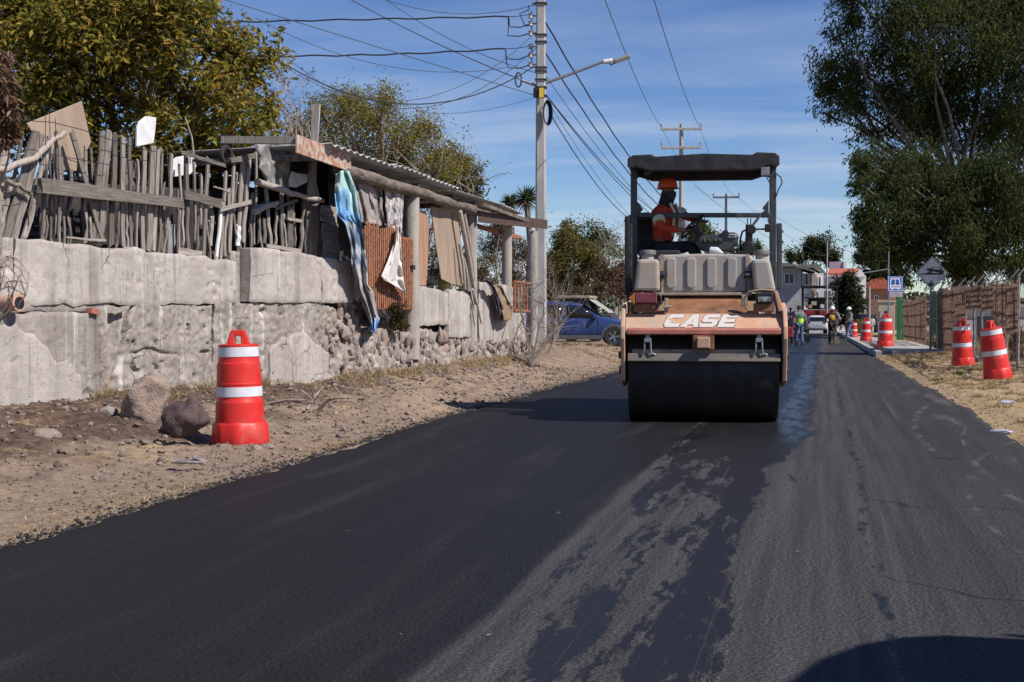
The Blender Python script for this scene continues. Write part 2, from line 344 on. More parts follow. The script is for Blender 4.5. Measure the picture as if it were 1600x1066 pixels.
M_RUBBER = pm('rubber', (.014, .014, .014), (.035, .033, .031), 20, .85, .003)
M_CABLE = pm('cable_black', (.012, .012, .014), rough=.6)
M_CABLEG = pm('cable_grey', (.07, .075, .085), rough=.6)
M_WHITE = pm('white_paint', (.72, .72, .72), (.6, .6, .6), 5, .5)
M_BLACK = pm('black_paint', (.012, .012, .013), rough=.5)
M_POLE = pm('pole_concrete', (.42, .4, .38), (.33, .315, .3), 5, .85, .006, 40, (1, 1, .3), dirt=(.22, .2, .185), dscale=3, dlo=.55, dhi=.8)
M_COLC = pm('column_concrete', (.38, .345, .31), (.28, .255, .23), 4, .9, .01, 30, (1, 1, .4), dirt=(.16, .14, .125), dscale=3.5, dlo=.54, dhi=.75)
def stonemat():
    g = NG('field_stone'); v = g.obj(); oi = g.n('ShaderNodeObjectInfo'); r = oi.outputs['Random']
    rp = g.n('ShaderNodeValToRGB'); g.l(r, rp.inputs[0]); e = rp.color_ramp.elements; e[0].color = (.3, .26, .235, 1); e[1].color = (.36, .33, .31, 1); e[1].position = 1
    for p, c in ((.22, (.42, .36, .32, 1)), (.4, (.36, .31, .28, 1)), (.58, (.4, .3, .245, 1)), (.68, (.34, .205, .15, 1)), (.78, (.27, .24, .23, 1)), (.9, (.43, .39, .36, 1))):
        x = e.new(p); x.color = c
    n = g.noise(v, 3, 7, .65); c = g.mix(g.rng(n, .3, .75), rp.outputs[0], (.42, .375, .34)); c = g.mix(g.math('MULTIPLY', g.rng(g.noise(v, 8, 5), .55, .7), .6), c, (.14, .115, .1))
    return g.done(c, .92, g.bump(g.noise(v, 14, 6, .65), .04, .8), 0, .2)
M_STONE = stonemat()
M_PEB = pm('pebble', (.3, .235, .195), (.15, .115, .095), 3, .95, .02, 30, rand=.35, world=True)

# ---------------------------------------------------------------- ground and road
_yr = [0, 14.9, 27.8, 47, 112, 222, 700]; _xr = [2.0, 1.97, 1.83, 1.66, 1.34, .48, -4]
_yl = [0, 9.5, 17, 32, 60, 112, 222, 700]; _xl = [-4.38, -4.42, -4.58, -4.5, -4.5, -4.8, -5.7, -10.2]
def xr(Y): return np.interp(Y, _yr, _xr)
def xl(Y): return np.interp(Y, _yl, _xl)
WB = np.array([-7.3, 21.8]); WS = .2267                        # corner of the wall and its slant
def wx(Y): Y = np.asarray(Y, float); return np.where(Y < WB[1], WB[0]-WS*(WB[1]-Y), WB[0])
def gh(X, Y):
    X = np.asarray(X, float); Y = np.asarray(Y, float); z = rz(Y)-.02
    l = xl(Y); r = xr(Y); W = wx(Y)
    t = (l-X)/(l-W); wl = sst(Y, 3, 9)*(1-sst(Y, 60, 90))
    bank = .30*sst(t, .2, .95)*wl
    lump = (fbm(X*1.3, Y*1.3, 4, 1)*.10+fbm(X*4.5, Y*4.5, 3, 2)*.055+fbm(X*11, Y*11, 2, 4)*.032)*sst(t, .02, .45)*(1-.5*sst(Y, 24, 34))
    hump = .27*np.exp(-(((X+5.45)/.5)**2+((Y-18.2)/1.0)**2)); hump += .2*np.exp(-(((X+6.6)/1.1)**2+((Y-40.5)/1.6)**2))+.25*np.exp(-(((X+7.3)/.9)**2+((Y-37.2)/1.2)**2))
    z = z+np.where(X < l, bank+lump+hump*sst(t, 0.02, .2), 0)
    back = sst(W-X, .18, .5)
    yard = np.where(Y < 22.3, 1.85, 1.0)*(1-sst(Y, 35.8, 37.5))*sst(Y, 4, 8)
    z = z+back*np.where(X < W, yard*(1-sst(-X, 60, 90)), 0)
    d = X-r
    z = z+np.where(d > 0, .05*sst(d, .05, .5)+.13*sst(d, .4, 3.2)+fbm(X*2.2, Y*2.2, 3, 3)*.05*sst(d, .05, .6)+fbm(X*9, Y*9, 2, 5)*.015*sst(d, 0, .3), 0)
    z = z-np.where((X > l+.06) & (X < r-.06), .06, 0)
    return z
def lines(*seg): return np.unique(np.round(np.concatenate([np.arange(a, b, s) for a, b, s in seg]), 4))
gx = lines((-400, -40, 40), (-40, -12, 2.8), (-12, -9.6, .3), (-9.6, -4.2, .055), (-4.2, 1.6, .6), (1.6, 6.2, .075), (6.2, 14, .6), (14, 60, 5), (60, 441, 42))
gy = lines((-60, 4, 4), (4, 9, .25), (9, 27, .06), (27, 48, .13), (48, 75, .4), (75, 140, 2.5), (140, 300, 12), (300, 1001, 70))
XX, YY = np.meshgrid(gx, gy); ZZ = gh(XX, YY)
nx, ny = len(gx), len(gy); idx = np.arange(nx*ny).reshape(ny, nx)
quads = np.stack([idx[:-1, :-1], idx[:-1, 1:], idx[1:, 1:], idx[1:, :-1]], -1).reshape(-1, 4)
o = link('ground', npmesh('ground', np.stack([XX, YY, ZZ], -1).reshape(-1, 3), quads, M_EARTH, True)); setp(o, kind='structure', label='pale bare earth and dry grass beside the road')
ry = lines((-12, 4, 1), (4, 30, .12), (30, 60, .5), (60, 140, 2.5), (140, 700, 20)); tt = np.concatenate([[0, .004], np.linspace(.02, .98, 18), [.996, 1]])
el = xl(ry)+(fbm(ry*.7, ry*0, 3, 1)*.07+fbm(ry*4, ry*0+3, 3, 2)*.075); er = xr(ry)+fbm(ry*.6, ry*0+8, 4, 3)*.1+fbm(ry*4, ry*0+5, 3, 2)*.05
RX = el[:, None]+(er-el)[:, None]*tt[None]; RY = np.repeat(ry[:, None], len(tt), 1); RZ = rz(RY)+.0+np.zeros_like(RX); RZ[:, 0] -= .07; RZ[:, -1] -= .07
RX[:, 0] -= .03; RX[:, -1] += .03
ny, nx = RX.shape; idx = np.arange(nx*ny).reshape(ny, nx); quads = np.stack([idx[:-1, :-1], idx[:-1, 1:], idx[1:, 1:], idx[1:, :-1]], -1).reshape(-1, 4)
o = link('road', npmesh('road', np.stack([RX, RY, RZ], -1).reshape(-1, 3), quads, M_ASPH, True)); setp(o, kind='structure', label='freshly rolled black asphalt road with wet streaks')

# loose stones, clods and chippings strewn on the earth
def rockmesh(name, seed, sub=1, sq=(1, 1, 1), rough_=.28, mats=None):
    bm = bmesh.new(); bmesh.ops.create_icosphere(bm, subdivisions=sub, radius=1); r = random.Random(seed)
    pl = [(Vector((r.gauss(0, 1), r.gauss(0, 1), r.gauss(0, 1))).normalized(), r.uniform(.62, .95)) for _ in range(9)]
    for v in bm.verts:
        for n_, d_ in pl:
            k = v.co.dot(n_)
            if k > d_: v.co -= n_*(k-d_)
        v.co *= 1+r.uniform(-rough_, rough_)*.25*(1 if sub < 2 else .25)
        if sub > 1:
            q = v.co*1.6+Vector((seed*1.7, 0, 0)); v.co *= 1+.22*mnoise.noise(q)+.09*mnoise.noise(q*3.1)+.04*mnoise.noise(q*8)
        v.co = Vector((v.co.x*sq[0], v.co.y*sq[1], v.co.z*sq[2]))
    me = bpy.data.meshes.new(name); bm.to_mesh(me); bm.free()
    if mats: me.materials.append(mats)
    return me
_ico = rockmesh('loose_stones', 5); _iv = np.array([v.co[:] for v in _ico.vertices]); _if = np.array([p.vertices[:] for p in _ico.polygons])
_iv0 = np.array([(0, 0, 1), (1, 0, 0), (0, 1, 0), (-1, 0, 0), (0, -1, 0), (0, 0, -.6)], float); _if0 = np.array([(0, 1, 2), (0, 2, 3), (0, 3, 4), (0, 4, 1), (5, 2, 1), (5, 3, 2), (5, 4, 3), (5, 1, 4)])
def rotm(n):
    q = rng.normal(size=(n, 4)); q /= np.linalg.norm(q, axis=1)[:, None]; a, b, c, d = q.T
    return np.stack([np.stack([1-2*(c*c+d*d), 2*(b*c-a*d), 2*(b*d+a*c)], -1), np.stack([2*(b*c+a*d), 1-2*(b*b+d*d), 2*(c*d-a*b)], -1), np.stack([2*(b*d-a*c), 2*(c*d+a*b), 1-2*(b*b+c*c)], -1)], 1)
def scatter(name, label, pts, size, mat, base=(_iv0, _if0), squash=.7):
    V0, F0 = base; n = len(pts); v = np.einsum('nij,kj->nki', rotm(n), V0*np.array([1, .8, .65]))*size[:, None, None]; v[:, :, 2] *= squash; v += pts[:, None, :]
    F_ = (F0[None]+(np.arange(n)*len(V0))[:, None, None]).reshape(-1, F0.shape[1])
    o = link(name, npmesh(name, v.reshape(-1, 3), F_, mat)); return setp(o, kind='stuff', label=label)
n = 16000; Y = 8.5+rng.random(n)**1.3*32; X = xl(Y)-.02-rng.random(n)**1.5*(xl(Y)-wx(Y)-.1); s = .006+.022*rng.random(n)**3.5
scatter('gravel', 'loose chippings strewn on the dirt shoulder', np.stack([X, Y, gh(X, Y)+s*.3], -1), s, M_PEB)
n = 2600; Y = 10+rng.random(n)*22; t = rng.random(n)**.7; X = xl(Y)-.15-t*(xl(Y)-wx(Y)-.2); s = (.02+.05*rng.random(n)**3)
scatter('earth_clods', 'clods and small stones in the turned earth below the wall', np.stack([X, Y, gh(X, Y)+s*.25], -1), s, M_PEB, (_iv, _if))
n = 5000; Y = 6+rng.random(n)**1.3*28; X = xl(Y)-.02-np.abs(rng.normal(0, .09, n)); s = .006+.02*rng.random(n)**3
scatter('asphalt_crumbs', 'black crumbs of asphalt along the left edge of the new mat', np.stack([X, Y, gh(X, Y)+s*.35], -1), s, pm('asphalt_crumb', (.02, .019, .02), rough=.8))
n = 3500; Y = 12+rng.random(n)*40; X = xr(Y)+.0+np.abs(rng.normal(0, .28, n)); s = .005+.02*rng.random(n)**4
scatter('gravel', 'chippings along the right edge of the road', np.stack([X, Y, gh(X, Y)+s*.3], -1), s, M_PEB)
# ---------------------------------------------------------------- people
M_SKIN = pm('skin', (.2, .105, .068), (.16, .08, .052), 14, .55); M_HAIR = pm('dark_hair', (.012, .009, .008), rough=.7)
M_ORANGE_FAB = pm('orange_red_fabric', (.5, .05, .022), (.4, .035, .018), 9, .9, .006, 20); M_DARKFAB = pm('dark_fabric', (.014, .015, .02), (.03, .03, .036), 9, .95, .006, 20)
M_JEANS = pm('jeans', (.07, .11, .2), (.11, .16, .26), 12, .95); M_GREENF = pm('green_fabric', (.03, .16, .06), (.02, .11, .045), 8, .9); M_HIVIS = pm('hivis_fabric', (.55, .8, .08), (.45, .7, .06), 8, .8)
M_REFL = pm('reflective_strip', (.62, .72, .5), (.5, .6, .4), 20, .4); M_HELO = pm('orange_helmet', (.62, .09, .025), rough=.35); M_HELW = pm('white_helmet', (.74, .74, .72), rough=.35)
M_VESTO = pm('orange_vest', (.75, .2, .04), (.6, .14, .03), 8, .85); M_VESTY = pm('amber_vest', (.75, .38, .03), (.55, .25, .03), 8, .85); M_BOOT = pm('boot_leather', (.06, .045, .035), rough=.6); M_WHITEF = pm('white_fabric', (.6, .6, .62), (.5, .5, .53), 7, .9); M_GREYF = pm('grey_fabric', (.2, .2, .22), (.15, .15, .17), 7, .9)
M_KHAKI = pm('khaki_fabric', (.3, .25, .17), rough=.9)
def skin(name, pts, edges, mat, parent, sub=1, root=0):
    """pts: [(pos, radius)]"""
    me = bpy.data.meshes.new(name); me.from_pydata([tuple(p) for p, _ in pts], edges, []); o = bpy.data.objects.new(name, me); COL.objects.link(o)
    m = o.modifiers.new('skin', 'SKIN'); m.use_smooth_shade = True
    for i, (p, r) in enumerate(pts):
        d = me.skin_vertices[0].data[i]; d.radius = (r, r) if not isinstance(r, tuple) else r; d.use_root = (i == root)
    if sub: s = o.modifiers.new('sub', 'SUBSURF'); s.levels = sub; s.render_levels = sub
    dg = bpy.context.evaluated_depsgraph_get(); nm = bpy.data.meshes.new_from_object(o.evaluated_get(dg)); bpy.data.objects.remove(o); bpy.data.meshes.remove(me)
    nm.name = name; nm.materials.clear(); nm.materials.append(mat); nm.polygons.foreach_set('use_smooth', [True]*len(nm.polygons))
    return link(name, nm, parent)
def person(root, J, f, up=(0, 0, 1), top=M_GREYF, legs=M_JEANS, vest=None, helmet=None, hat=None, face_f=None, gaiter=False, strips=None, hair=True, boots=M_BOOT, cuffs=False):
    """J: joints in the root's frame; f: the way the chest faces"""
    V = {k: Vector(v) for k, v in J.items()}; f = Vector(f).normalized(); ff = Vector(face_f).normalized() if face_f else f; U = (V['neck']-V['pelvis']).normalized(); side = f.cross(U).normalized()
    hd = V['head']; pts = []; ed = []
    def add(p, r, par=None): pts.append((Vector(p), r)); (ed.append((par, len(pts)-1)) if par is not None else None); return len(pts)-1
    pel = add(V['pelvis'], .12); ch = add(V['chest'], .145, pel); nk = add(V['neck'], .06, ch); jw = add(hd-Vector((0, 0, .075))+ff*.03, .075, nk); md = add(hd+ff*.005, .096, jw); add(hd+Vector((0, 0, .075))-ff*.01, .078, md)
    for S in 'LR':
        s = add(V['sh'+S], .06, ch); e = add(V['el'+S], .043, s); h = add(V['ha'+S], .03, e)
        d = (V['ha'+S]-V['el'+S]).normalized(); pz = d.cross(Vector((0.3, 0.2, 1))).normalized(); pa = add(V['ha'+S]+d*.05, .032, h)
        curl = d.cross(pz).normalized()*(-1)
        for k, (o_, L) in enumerate(((-.03, .06), (-.01, .072), (.01, .068), (.03, .052))):
            q = add(V['ha'+S]+d*.085+pz*o_, .0095, pa); q2 = add(V['ha'+S]+d*(.085+L*.5)+pz*o_+curl*.012, .009, q); add(V['ha'+S]+d*(.085+L*.75)+pz*o_+curl*.035, .008, q2)
        q = add(V['ha'+S]+d*.04-pz*.045, .011, pa); add(V['ha'+S]+d*.075-pz*.06+curl*.015, .009, q)
        hp = add(V['hip'+S], .088, pel); kn = add(V['kn'+S], .058, hp); an = add(V['an'+S], .04, kn); add(V['an'+S]+f*.11+Vector((0, 0, -.055)), .035, an)
    skin('body', pts, ed, M_SKIN, root, 1)
    pts = []; ed = []; pel = add(V['pelvis']-U*.02, .15); mdl = add((V['pelvis']+V['chest'])/2+U*.03, .155, pel); ch = add(V['chest']+U*.04, .165, mdl); add(V['neck']-U*.03, .085, ch)
    for S in 'LR':
        s = add(V['sh'+S]-U*.015, .075, ch); e = add(V['el'+S], .058, s); add(V['ha'+S]-(V['ha'+S]-V['el'+S]).normalized()*.03, .045, e)
    skin('jacket', pts, ed, top, root, 2)
    pts = []; ed = []; pel = add(V['pelvis']+U*.03, .14)
    for S in 'LR':
        hp = add(V['hip'+S], .11, pel); kn = add(V['kn'+S], .076, hp); add(V['an'+S]+Vector((0, 0, .03)), .062, kn)
    skin('trousers', pts, ed, legs, root, 1)
    for S in 'LR':
        b = MB(); a = V['an'+S]; b.tube([a+Vector((0, 0, .08)), a+Vector((0, 0, -.03)), a+f*.07+Vector((0, 0, -.045)), a+f*.17+Vector((0, 0, -.055))], [.05, .052, .047, .035], 8); b.build('boot', boots, root, 60)
    if vest:
        pts = []; ed = []; a = add(V['pelvis']+U*.1, .168); b_ = add((V['pelvis']+V['chest'])/2+U*.05, .172, a); c = add(V['chest']+U*.05, .18, b_)
        for S in 'LR': add(V['sh'+S]*.75+V['neck']*.25+U*.01, .085, c)
        skin('vest', pts, ed, vest, root, 1)
    if strips:
        for S in 'LR':
            a = V['sh'+S]*.45+V['el'+S]*.55; d = (V['el'+S]-V['sh'+S]).normalized(); b = MB(); b.tube([a-d*.035, a+d*.035], [.082, .079], 12); b.build('sleeve_band', M_REFL, root, 60)
            b = MB(); b.tube([V['neck']+side*(.09 if S == 'R' else -.09)+f*.1-U*.02, V['chest']+side*(.09 if S == 'R' else -.09)+f*.175+U*.05, V['pelvis']+side*(.09 if S == 'R' else -.09)+f*.16+U*.14], .018, 6); b.build('chest_band', M_REFL, root, 60)
    if cuffs:
        for S in 'LR':
            a = V['kn'+S]*.5+V['an'+S]*.5; d = (V['an'+S]-V['kn'+S]).normalized(); b = MB()
            for k in (-.05, .03): b.tube([a+d*k, a+d*(k+.045)], .078, 12)
            b.build('leg_band', M_REFL, root, 60)
    rt = ff.cross(Vector((0, 0, 1))).normalized()
    for s_ in (-1, 1):
        e = MB(); c = hd+ff*.078+rt*s_*.033+Vector((0, 0, .012)); e.lathe([(.001, -.011), (.011, 0), (.001, .011)], 8, c); e.build('eye', M_BLACK, root, 60)
        e = MB(); c = hd+rt*s_*.088-ff*.005; e.lathe([(.004, -.032), (.016, -.01), (.018, .01), (.004, .03)], 8, c); e.build('ear', M_SKIN, root, 60)
    e = MB(); e.add([hd+ff*.085+Vector((0, 0, .012)), hd+ff*.115-Vector((0, 0, .03)), hd+ff*.075+rt*.02-Vector((0, 0, .035)), hd+ff*.075-rt*.02-Vector((0, 0, .035))], [(0, 1, 2), (0, 3, 1), (1, 3, 2)]); e.build('nose', M_SKIN, root)
    if gaiter: b = MB(); b.tube([V['neck']-U*.04, hd-Vector((0, 0, .11)), hd-Vector((0, 0, .06))+ff*.02, hd-Vector((0, 0, .03))+ff*.018], [.1, .095, .103, .1], 14, False); b.build('neck_gaiter', M_DARKFAB, root, 60)
    def dome(r, r2, h, m, name, brim=0, base=.035):
        b = MB(); B = []; n = 18
        X = rt; Yv = ff; C0 = hd+Vector((0, 0, base))
        prof = [(1.0, 0), (.98, .3), (.88, .6), (.66, .84), (.36, .97), (.02, 1)]
        for q, hh in prof: B += [C0+(X*math.cos(a)*r+Yv*math.sin(a)*r2)*q+Vector((0, 0, hh*h)) for a in (2*math.pi*j/n for j in range(n))]
        b.add(B, [(i*n+j, i*n+(j+1) % n, (i+1)*n+(j+1) % n, (i+1)*n+j) for i in range(len(prof)-1) for j in range(n)]+[tuple((len(prof)-1)*n+j for j in range(n))])
        if brim:
            o_ = []
            for a in (2*math.pi*j/n for j in range(n)):
                k = 1+.1+brim*max(0, math.sin(a))**2; o_ += [C0+(X*math.cos(a)*r+Yv*math.sin(a)*r2)*.97+Vector((0, 0, .006)), C0+(X*math.cos(a)*r*min(k, 1.12)+Yv*math.sin(a)*r2*k)-Vector((0, 0, .012))]
            b.add(o_, [(2*j, 2*((j+1) % n), 2*((j+1) % n)+1, 2*j+1) for j in range(n)])
        return b.build(name, m, root, 60)
    if helmet: dome(.122, .142, .135, helmet, 'helmet', .35, .025)
    elif hat: dome(.1, .115, .1, hat, 'cap', .5, .03)
    elif hair: dome(.1, .108, .105, M_HAIR, 'hair', 0, .01)
def stand(h=1.72, stride=.12, armL=None, armR=None, lean_=0.0, spread=.1):
    k = h/1.75; v = lambda x, y, z: (x*k, y*k, z*k)
    J = dict(head=v(0, .03+lean_*.9, 1.62), neck=v(0, lean_*.75, 1.47), chest=v(0, lean_*.55, 1.27), pelvis=v(0, 0, .95), shL=v(-.19, lean_*.65, 1.4), shR=v(.19, lean_*.65, 1.4), hipL=v(-.09, 0, .9), hipR=v(.09, 0, .9),
             knL=v(-spread, stride*.6+.03, .5), knR=v(spread, -stride*.3+.04, .5), anL=v(-spread*1.1, stride, .085), anR=v(spread*1.1, -stride, .085))
    a = armL or ((-.25, .02, 1.12), (-.24, .12, .88)); J['elL'], J['haL'] = v(*a[0]), v(*a[1]); a = armR or ((.25, .02, 1.12), (.24, .12, .88)); J['elR'], J['haR'] = v(*a[0]), v(*a[1])
    return J

# ---------------------------------------------------------------- the road roller
RB = np.array(G(1098, 656)); RYAW = R(5.2)
roller = empty('road_roller', 'orange and black tandem road roller with a canopy and a water tank', 'road roller', tuple(RB), RYAW)
rux = np.array([math.cos(RYAW), math.sin(RYAW), 0]); rvx = np.array([-math.sin(RYAW), math.cos(RYAW), 0])
def RL(px, py, v): p = onplane(px, py, RB+rvx*v, rvx); return Vector((float(np.dot(p-RB, rux)), v, float(p[2])))
def ROT(a, ax='X'): return Matrix.Rotation(a, 3, ax)
M_RORANGE = pm('faded_orange_paint', (.56, .34, .22), (.5, .28, .17), 4, .7, .002, 40, dirt=(.4, .31, .235), dscale=3, dlo=.42, dhi=.68)
M_RORED = pm('reddish_paint', (.42, .15, .11), (.32, .11, .075), 6, .6, dirt=(.2, .1, .07), dscale=7)
M_RRUST = pm('orange_brown_paint', (.27, .12, .055), (.16, .07, .035), 6, .7, .003, 40, dirt=(.07, .045, .03), dscale=5)
M_TANK = pm('tank_plastic', (.31, .295, .27), (.37, .34, .3), 2.2, .55, .001, 40, dirt=(.36, .27, .2), dscale=1.8, dlo=.5, dhi=.72)
M_TANKD = pm('tank_cap', (.16, .155, .15), (.11, .105, .1), 6, .6)
M_BEIGE = pm('dusty_beige_paint', (.36, .3, .24), (.27, .215, .16), 6, .75, .002, dirt=(.13, .1, .08), dscale=5)
M_DUSTG = pm('dusty_grey_bar', (.14, .125, .105), (.2, .175, .145), 6, .7, .003, 30, (.3, 1, 1), dirt=(.05, .045, .04), dscale=4)
M_LENSR = pm('red_lens', (.22, .045, .06), (.17, .035, .05), 9, .25); M_LENSA = pm('amber_lens', (.5, .16, .03), (.4, .11, .02), 9, .3); M_CHROME = pm('chrome', (.6, .6, .6), (.12, .12, .13), 22, .2, metal=.9)
g = NG('wet_drum_steel'); v = g.map(g.obj(), (7, .6, .6)); n = g.noise(v, 3, 6, .6); n2 = g.noise(g.obj(), 2.5, 5, .6)
M_DRUM = g.done(g.mix(g.rng(n, .3, .75), (.03, .028, .025), (.05, .046, .041)), g.rng(n2, .3, .7, .4, .6), g.bump(n, .003, .5), .35, .4)
def rp(b, name, m, **k): return b.build(name, m, roller, **k)
hw = .888
b = MB(); b.lathe([(.05, -hw+.06), (.55, -hw+.05), (.6, -hw), (.622, -hw+.012), (.622, hw-.012), (.6, hw), (.55, hw-.05), (.05, hw-.06)], 64, (0, 0, .622), 'X'); rp(b, 'drum', M_DRUM, smooth=40)
b = MB(); b.lathe([(.05, -hw+.06), (.55, -hw+.05), (.6, -hw), (.622, -hw+.012), (.622, hw-.012), (.6, hw), (.55, hw-.05), (.05, hw-.06)], 64, (0, 2.85, .622), 'X'); rp(b, 'drum', M_DRUM, smooth=40)
# side plates that carry the drums
for s_ in (-1, 1):
    for v0, mirror in ((0, 1), (2.85, -1)):
        poly = [(v0+mirror*y, z) for y, z in ((-.78, 1.0), (-.76, 1.14), (-.58, 1.36), (-.3, 1.42), (.75, 1.42), (.75, 1.0), (.32, .86), (.22, .45), (-.22, .42), (-.62, .5))]
        b = MB(); b.prism(poly, s_*(hw+.025), s_*(hw+.075), 'X'); o = rp(b, 'side_plate', M_RRUST if mirror < 0 else M_RORANGE, bevel=.012)
    for y, z in ((0, .62), (-.35, .62), (-.5, .8), (0, .9)): MB().lathe([(.045, 0), (.045, .03), (.02, .035)], 8, (s_*(hw+.075) if s_ > 0 else s_*(hw+.075)-.035, y, z), 'X').build('bolt', M_DKSTEEL, roller, 40)
# sloping front panel with its lettering
pT, pB = RL(1098, 490, -.5), RL(1098, 516, -.74)
zT, zB = pT.z, pB.z
b = MB(); th_ = .03; b.prism([(-.5, zT), (-.74, zB), (-.74, zB-.03), (-.68, zB-.05), (-.46, zT-.04)], -hw-.02, hw+.02, 'X'); rp(b, 'front_panel', M_RORANGE, bevel=.006)
b = MB(); q0, q1 = zB+.045, zB-.05
b.prism([(-.722-.004, zB+.03), (-.748, zB-.0), (-.75, zB-.05), (-.7, zB-.06), (-.7, zB)], -hw+.0, hw-.0, 'X'); rp(b, 'panel_lip', M_RORED, bevel=.008)
pn = Vector((0, -(zT-zB), -.24)).normalized(); pn = Vector((0, -(zT-zB), .24)).normalized(); pu = Vector((0, .24, zT-zB)).normalized(); pm_ = Vector((0, -.62, (zT+zB)/2))
LET = {'C': [[(0, .22), (.16, 0), (.98, 0), (.98, .27), (.36, .27), (.3, .34), (.3, .66), (.36, .73), (.98, .73), (.98, 1), (.16, 1), (0, .78)]],
       'A': [[(0, 0), (.3, 0), (.38, .2), (.72, .2), (.76, 0), (1.06, 0), (.78, 1), (.36, 1)]],
       'S': [[(0, 0), (.84, 0), (1, .18), (1, .5), (.86, .62), (.32, .62), (.32, .74), (.95, .74), (.95, 1), (.16, 1), (0, .84), (0, .5), (.14, .38), (.68, .38), (.68, .26), (0, .26)]],
       'E': [[(0, 0), (1, 0), (1, .25), (.32, .25), (.32, .38), (.9, .38), (.9, .62), (.32, .62), (.32, .75), (1, .75), (1, 1), (0, 1)]]}
g = NG('worn_white_letter'); n = g.noise(g.obj(), 14, 5, .6); M_LETTER = g.done(g.mix(g.rng(n, .63, .68), (.55, .53, .49), (.5, .28, .17)), .6)
g = NG('letter_outline'); n = g.noise(g.obj(), 12, 5, .6); M_LETTERD = g.done(g.mix(g.rng(n, .56, .64), (.12, .1, .1), (.46, .22, .12)), .6)
xa, xb = RL(1040, 500, -.62).x, RL(1154, 500, -.62).x; hL = .235; cw = (xb-xa-.09)/4
for i, c in enumerate('CASE'):
    for dd, m, nm, ex in ((.003, M_LETTERD, 'letter_outline', .009), (.008, M_LETTER, 'letter', 0)):
        for poly in LET[c]:
            cx_ = sum(p[0] for p in poly)/len(poly); cy_ = sum(p[1] for p in poly)/len(poly); P = []
            for x, y in poly:
                X = xa+i*(cw+.022)+x*cw+(y-.5)*.075; Yl = (y-.5)*hL
                if ex: X += ex*(1 if x > cx_ else -1); Yl += ex*(1 if y > cy_ else -1)
                P.append(pm_+Vector((X, 0, 0))+pu*(Yl+.012))
            b = MB(); k = len(P); b.add([p+pn*dd for p in P]+[p-pn*.002 for p in P], [tuple(range(k)), tuple(range(2*k-1, k-1, -1))]+[(j, k+j, k+(j+1) % k, (j+1) % k) for j in range(k)]); o = rp(b, nm, m)
    if c == 'A':
        t_ = [(.46, .38), (.62, .38), (.57, .72)]; b = MB(); P = [pm_+Vector((xa+i*(cw+.022)+x*cw+(y-.5)*.075, 0, 0))+pu*((y-.5)*hL+.012) for x, y in t_]; b.add([p+pn*.0095 for p in P], [(0, 1, 2)]); o = rp(b, 'letter_counter', M_RORANGE)
# under the panel
z1, z2 = RL(1100, 526, -.5).z, RL(1100, 549, -.5).z
rp(MB().box((0, -.36, (z1+z2)/2), (2*hw-.04, .2, z1-z2+.02)), 'frame_beam', M_DKSTEEL, bevel=.01)
c = RL(1099, 535.5, -.74); rp(MB().box(c+Vector((0, .14, 0)), (.25, .3, .17)), 'tow_bracket', M_RRUST, bevel=.012); rp(MB().box(c+Vector((0, -.03, -.0)), (.15, .1, .125)), 'tow_block', M_RORANGE, bevel=.01)
za, zb2 = RL(1100, 546, -.6).z, RL(1100, 553, -.6).z
rp(MB().box((0, -.6, (za+zb2)/2), (2*hw-.12, .05, za-zb2)), 'scraper_rail', M_BEIGE, bevel=.006)
za, zb2 = RL(1100, 553, -.68).z, RL(1100, 565.5, -.68).z
rp(MB().box((0, -.68, (za+zb2)/2), (2*hw-.01, .05, za-zb2), ROT(R(-12))), 'scraper_bar', M_DUSTG, bevel=.008)
for px in (1012, 1186):
    c = RL(px, 532, -.7); rp(MB().box(c, (.085, .07, .05)).box(c+Vector((0, .0, .05)), (.05, .05, .07)), 'scraper_clamp', M_STEEL, bevel=.008)
    for dx in (-.035, .035): MB().tube([c+Vector((dx, -.01, 0)), c+Vector((dx, -.02, -.08)), c+Vector((dx*1.2, -.02, -.15)), c+Vector((dx*2.6, -.0, -.165))], .011, 6).build('spring_arm', M_STEEL, roller, 60)
# chassis
rp(MB().box((0, .55, 1.0), (1.5, 1.5, .28)).box((0, 2.4, 1.0), (1.5, 1.5, .28)), 'chassis', M_DKSTEEL, bevel=.02)
rp(MB().box((0, 1.45, .95), (.5, 1.2, .5)), 'articulation_joint', M_DKSTEEL, bevel=.03)
rp(MB().box((0, 1.3, 1.5), (1.9, 1.7, .08)), 'platform', M_DKSTEEL, bevel=.012)
b = MB(); b.prism([(2.2, 1.15), (3.5, 1.15), (3.6, 1.35), (3.45, 1.85), (2.3, 1.95)], -.8, .8, 'X'); rp(b, 'engine_hood', M_RORANGE, bevel=.03)
b = MB(); b.prism([(-.48, zT-.02), (-.02, RL(1100, 461, -.02).z), (.4, RL(1100, 461, -.02).z), (.4, zT-.2), (-.4, zT-.2)], RL(1038, 470, -.3).x, RL(1168, 470, -.3).x, 'X'); rp(b, 'sloping_hood', M_RRUST, bevel=.008)
rp(MB().box((0, .1, RL(1100, 459.5, -.1).z), (RL(1175, 460, -.1).x-RL(1024, 460, -.1).x, .46, .035)), 'tank_shelf', M_BEIGE, bevel=.006)
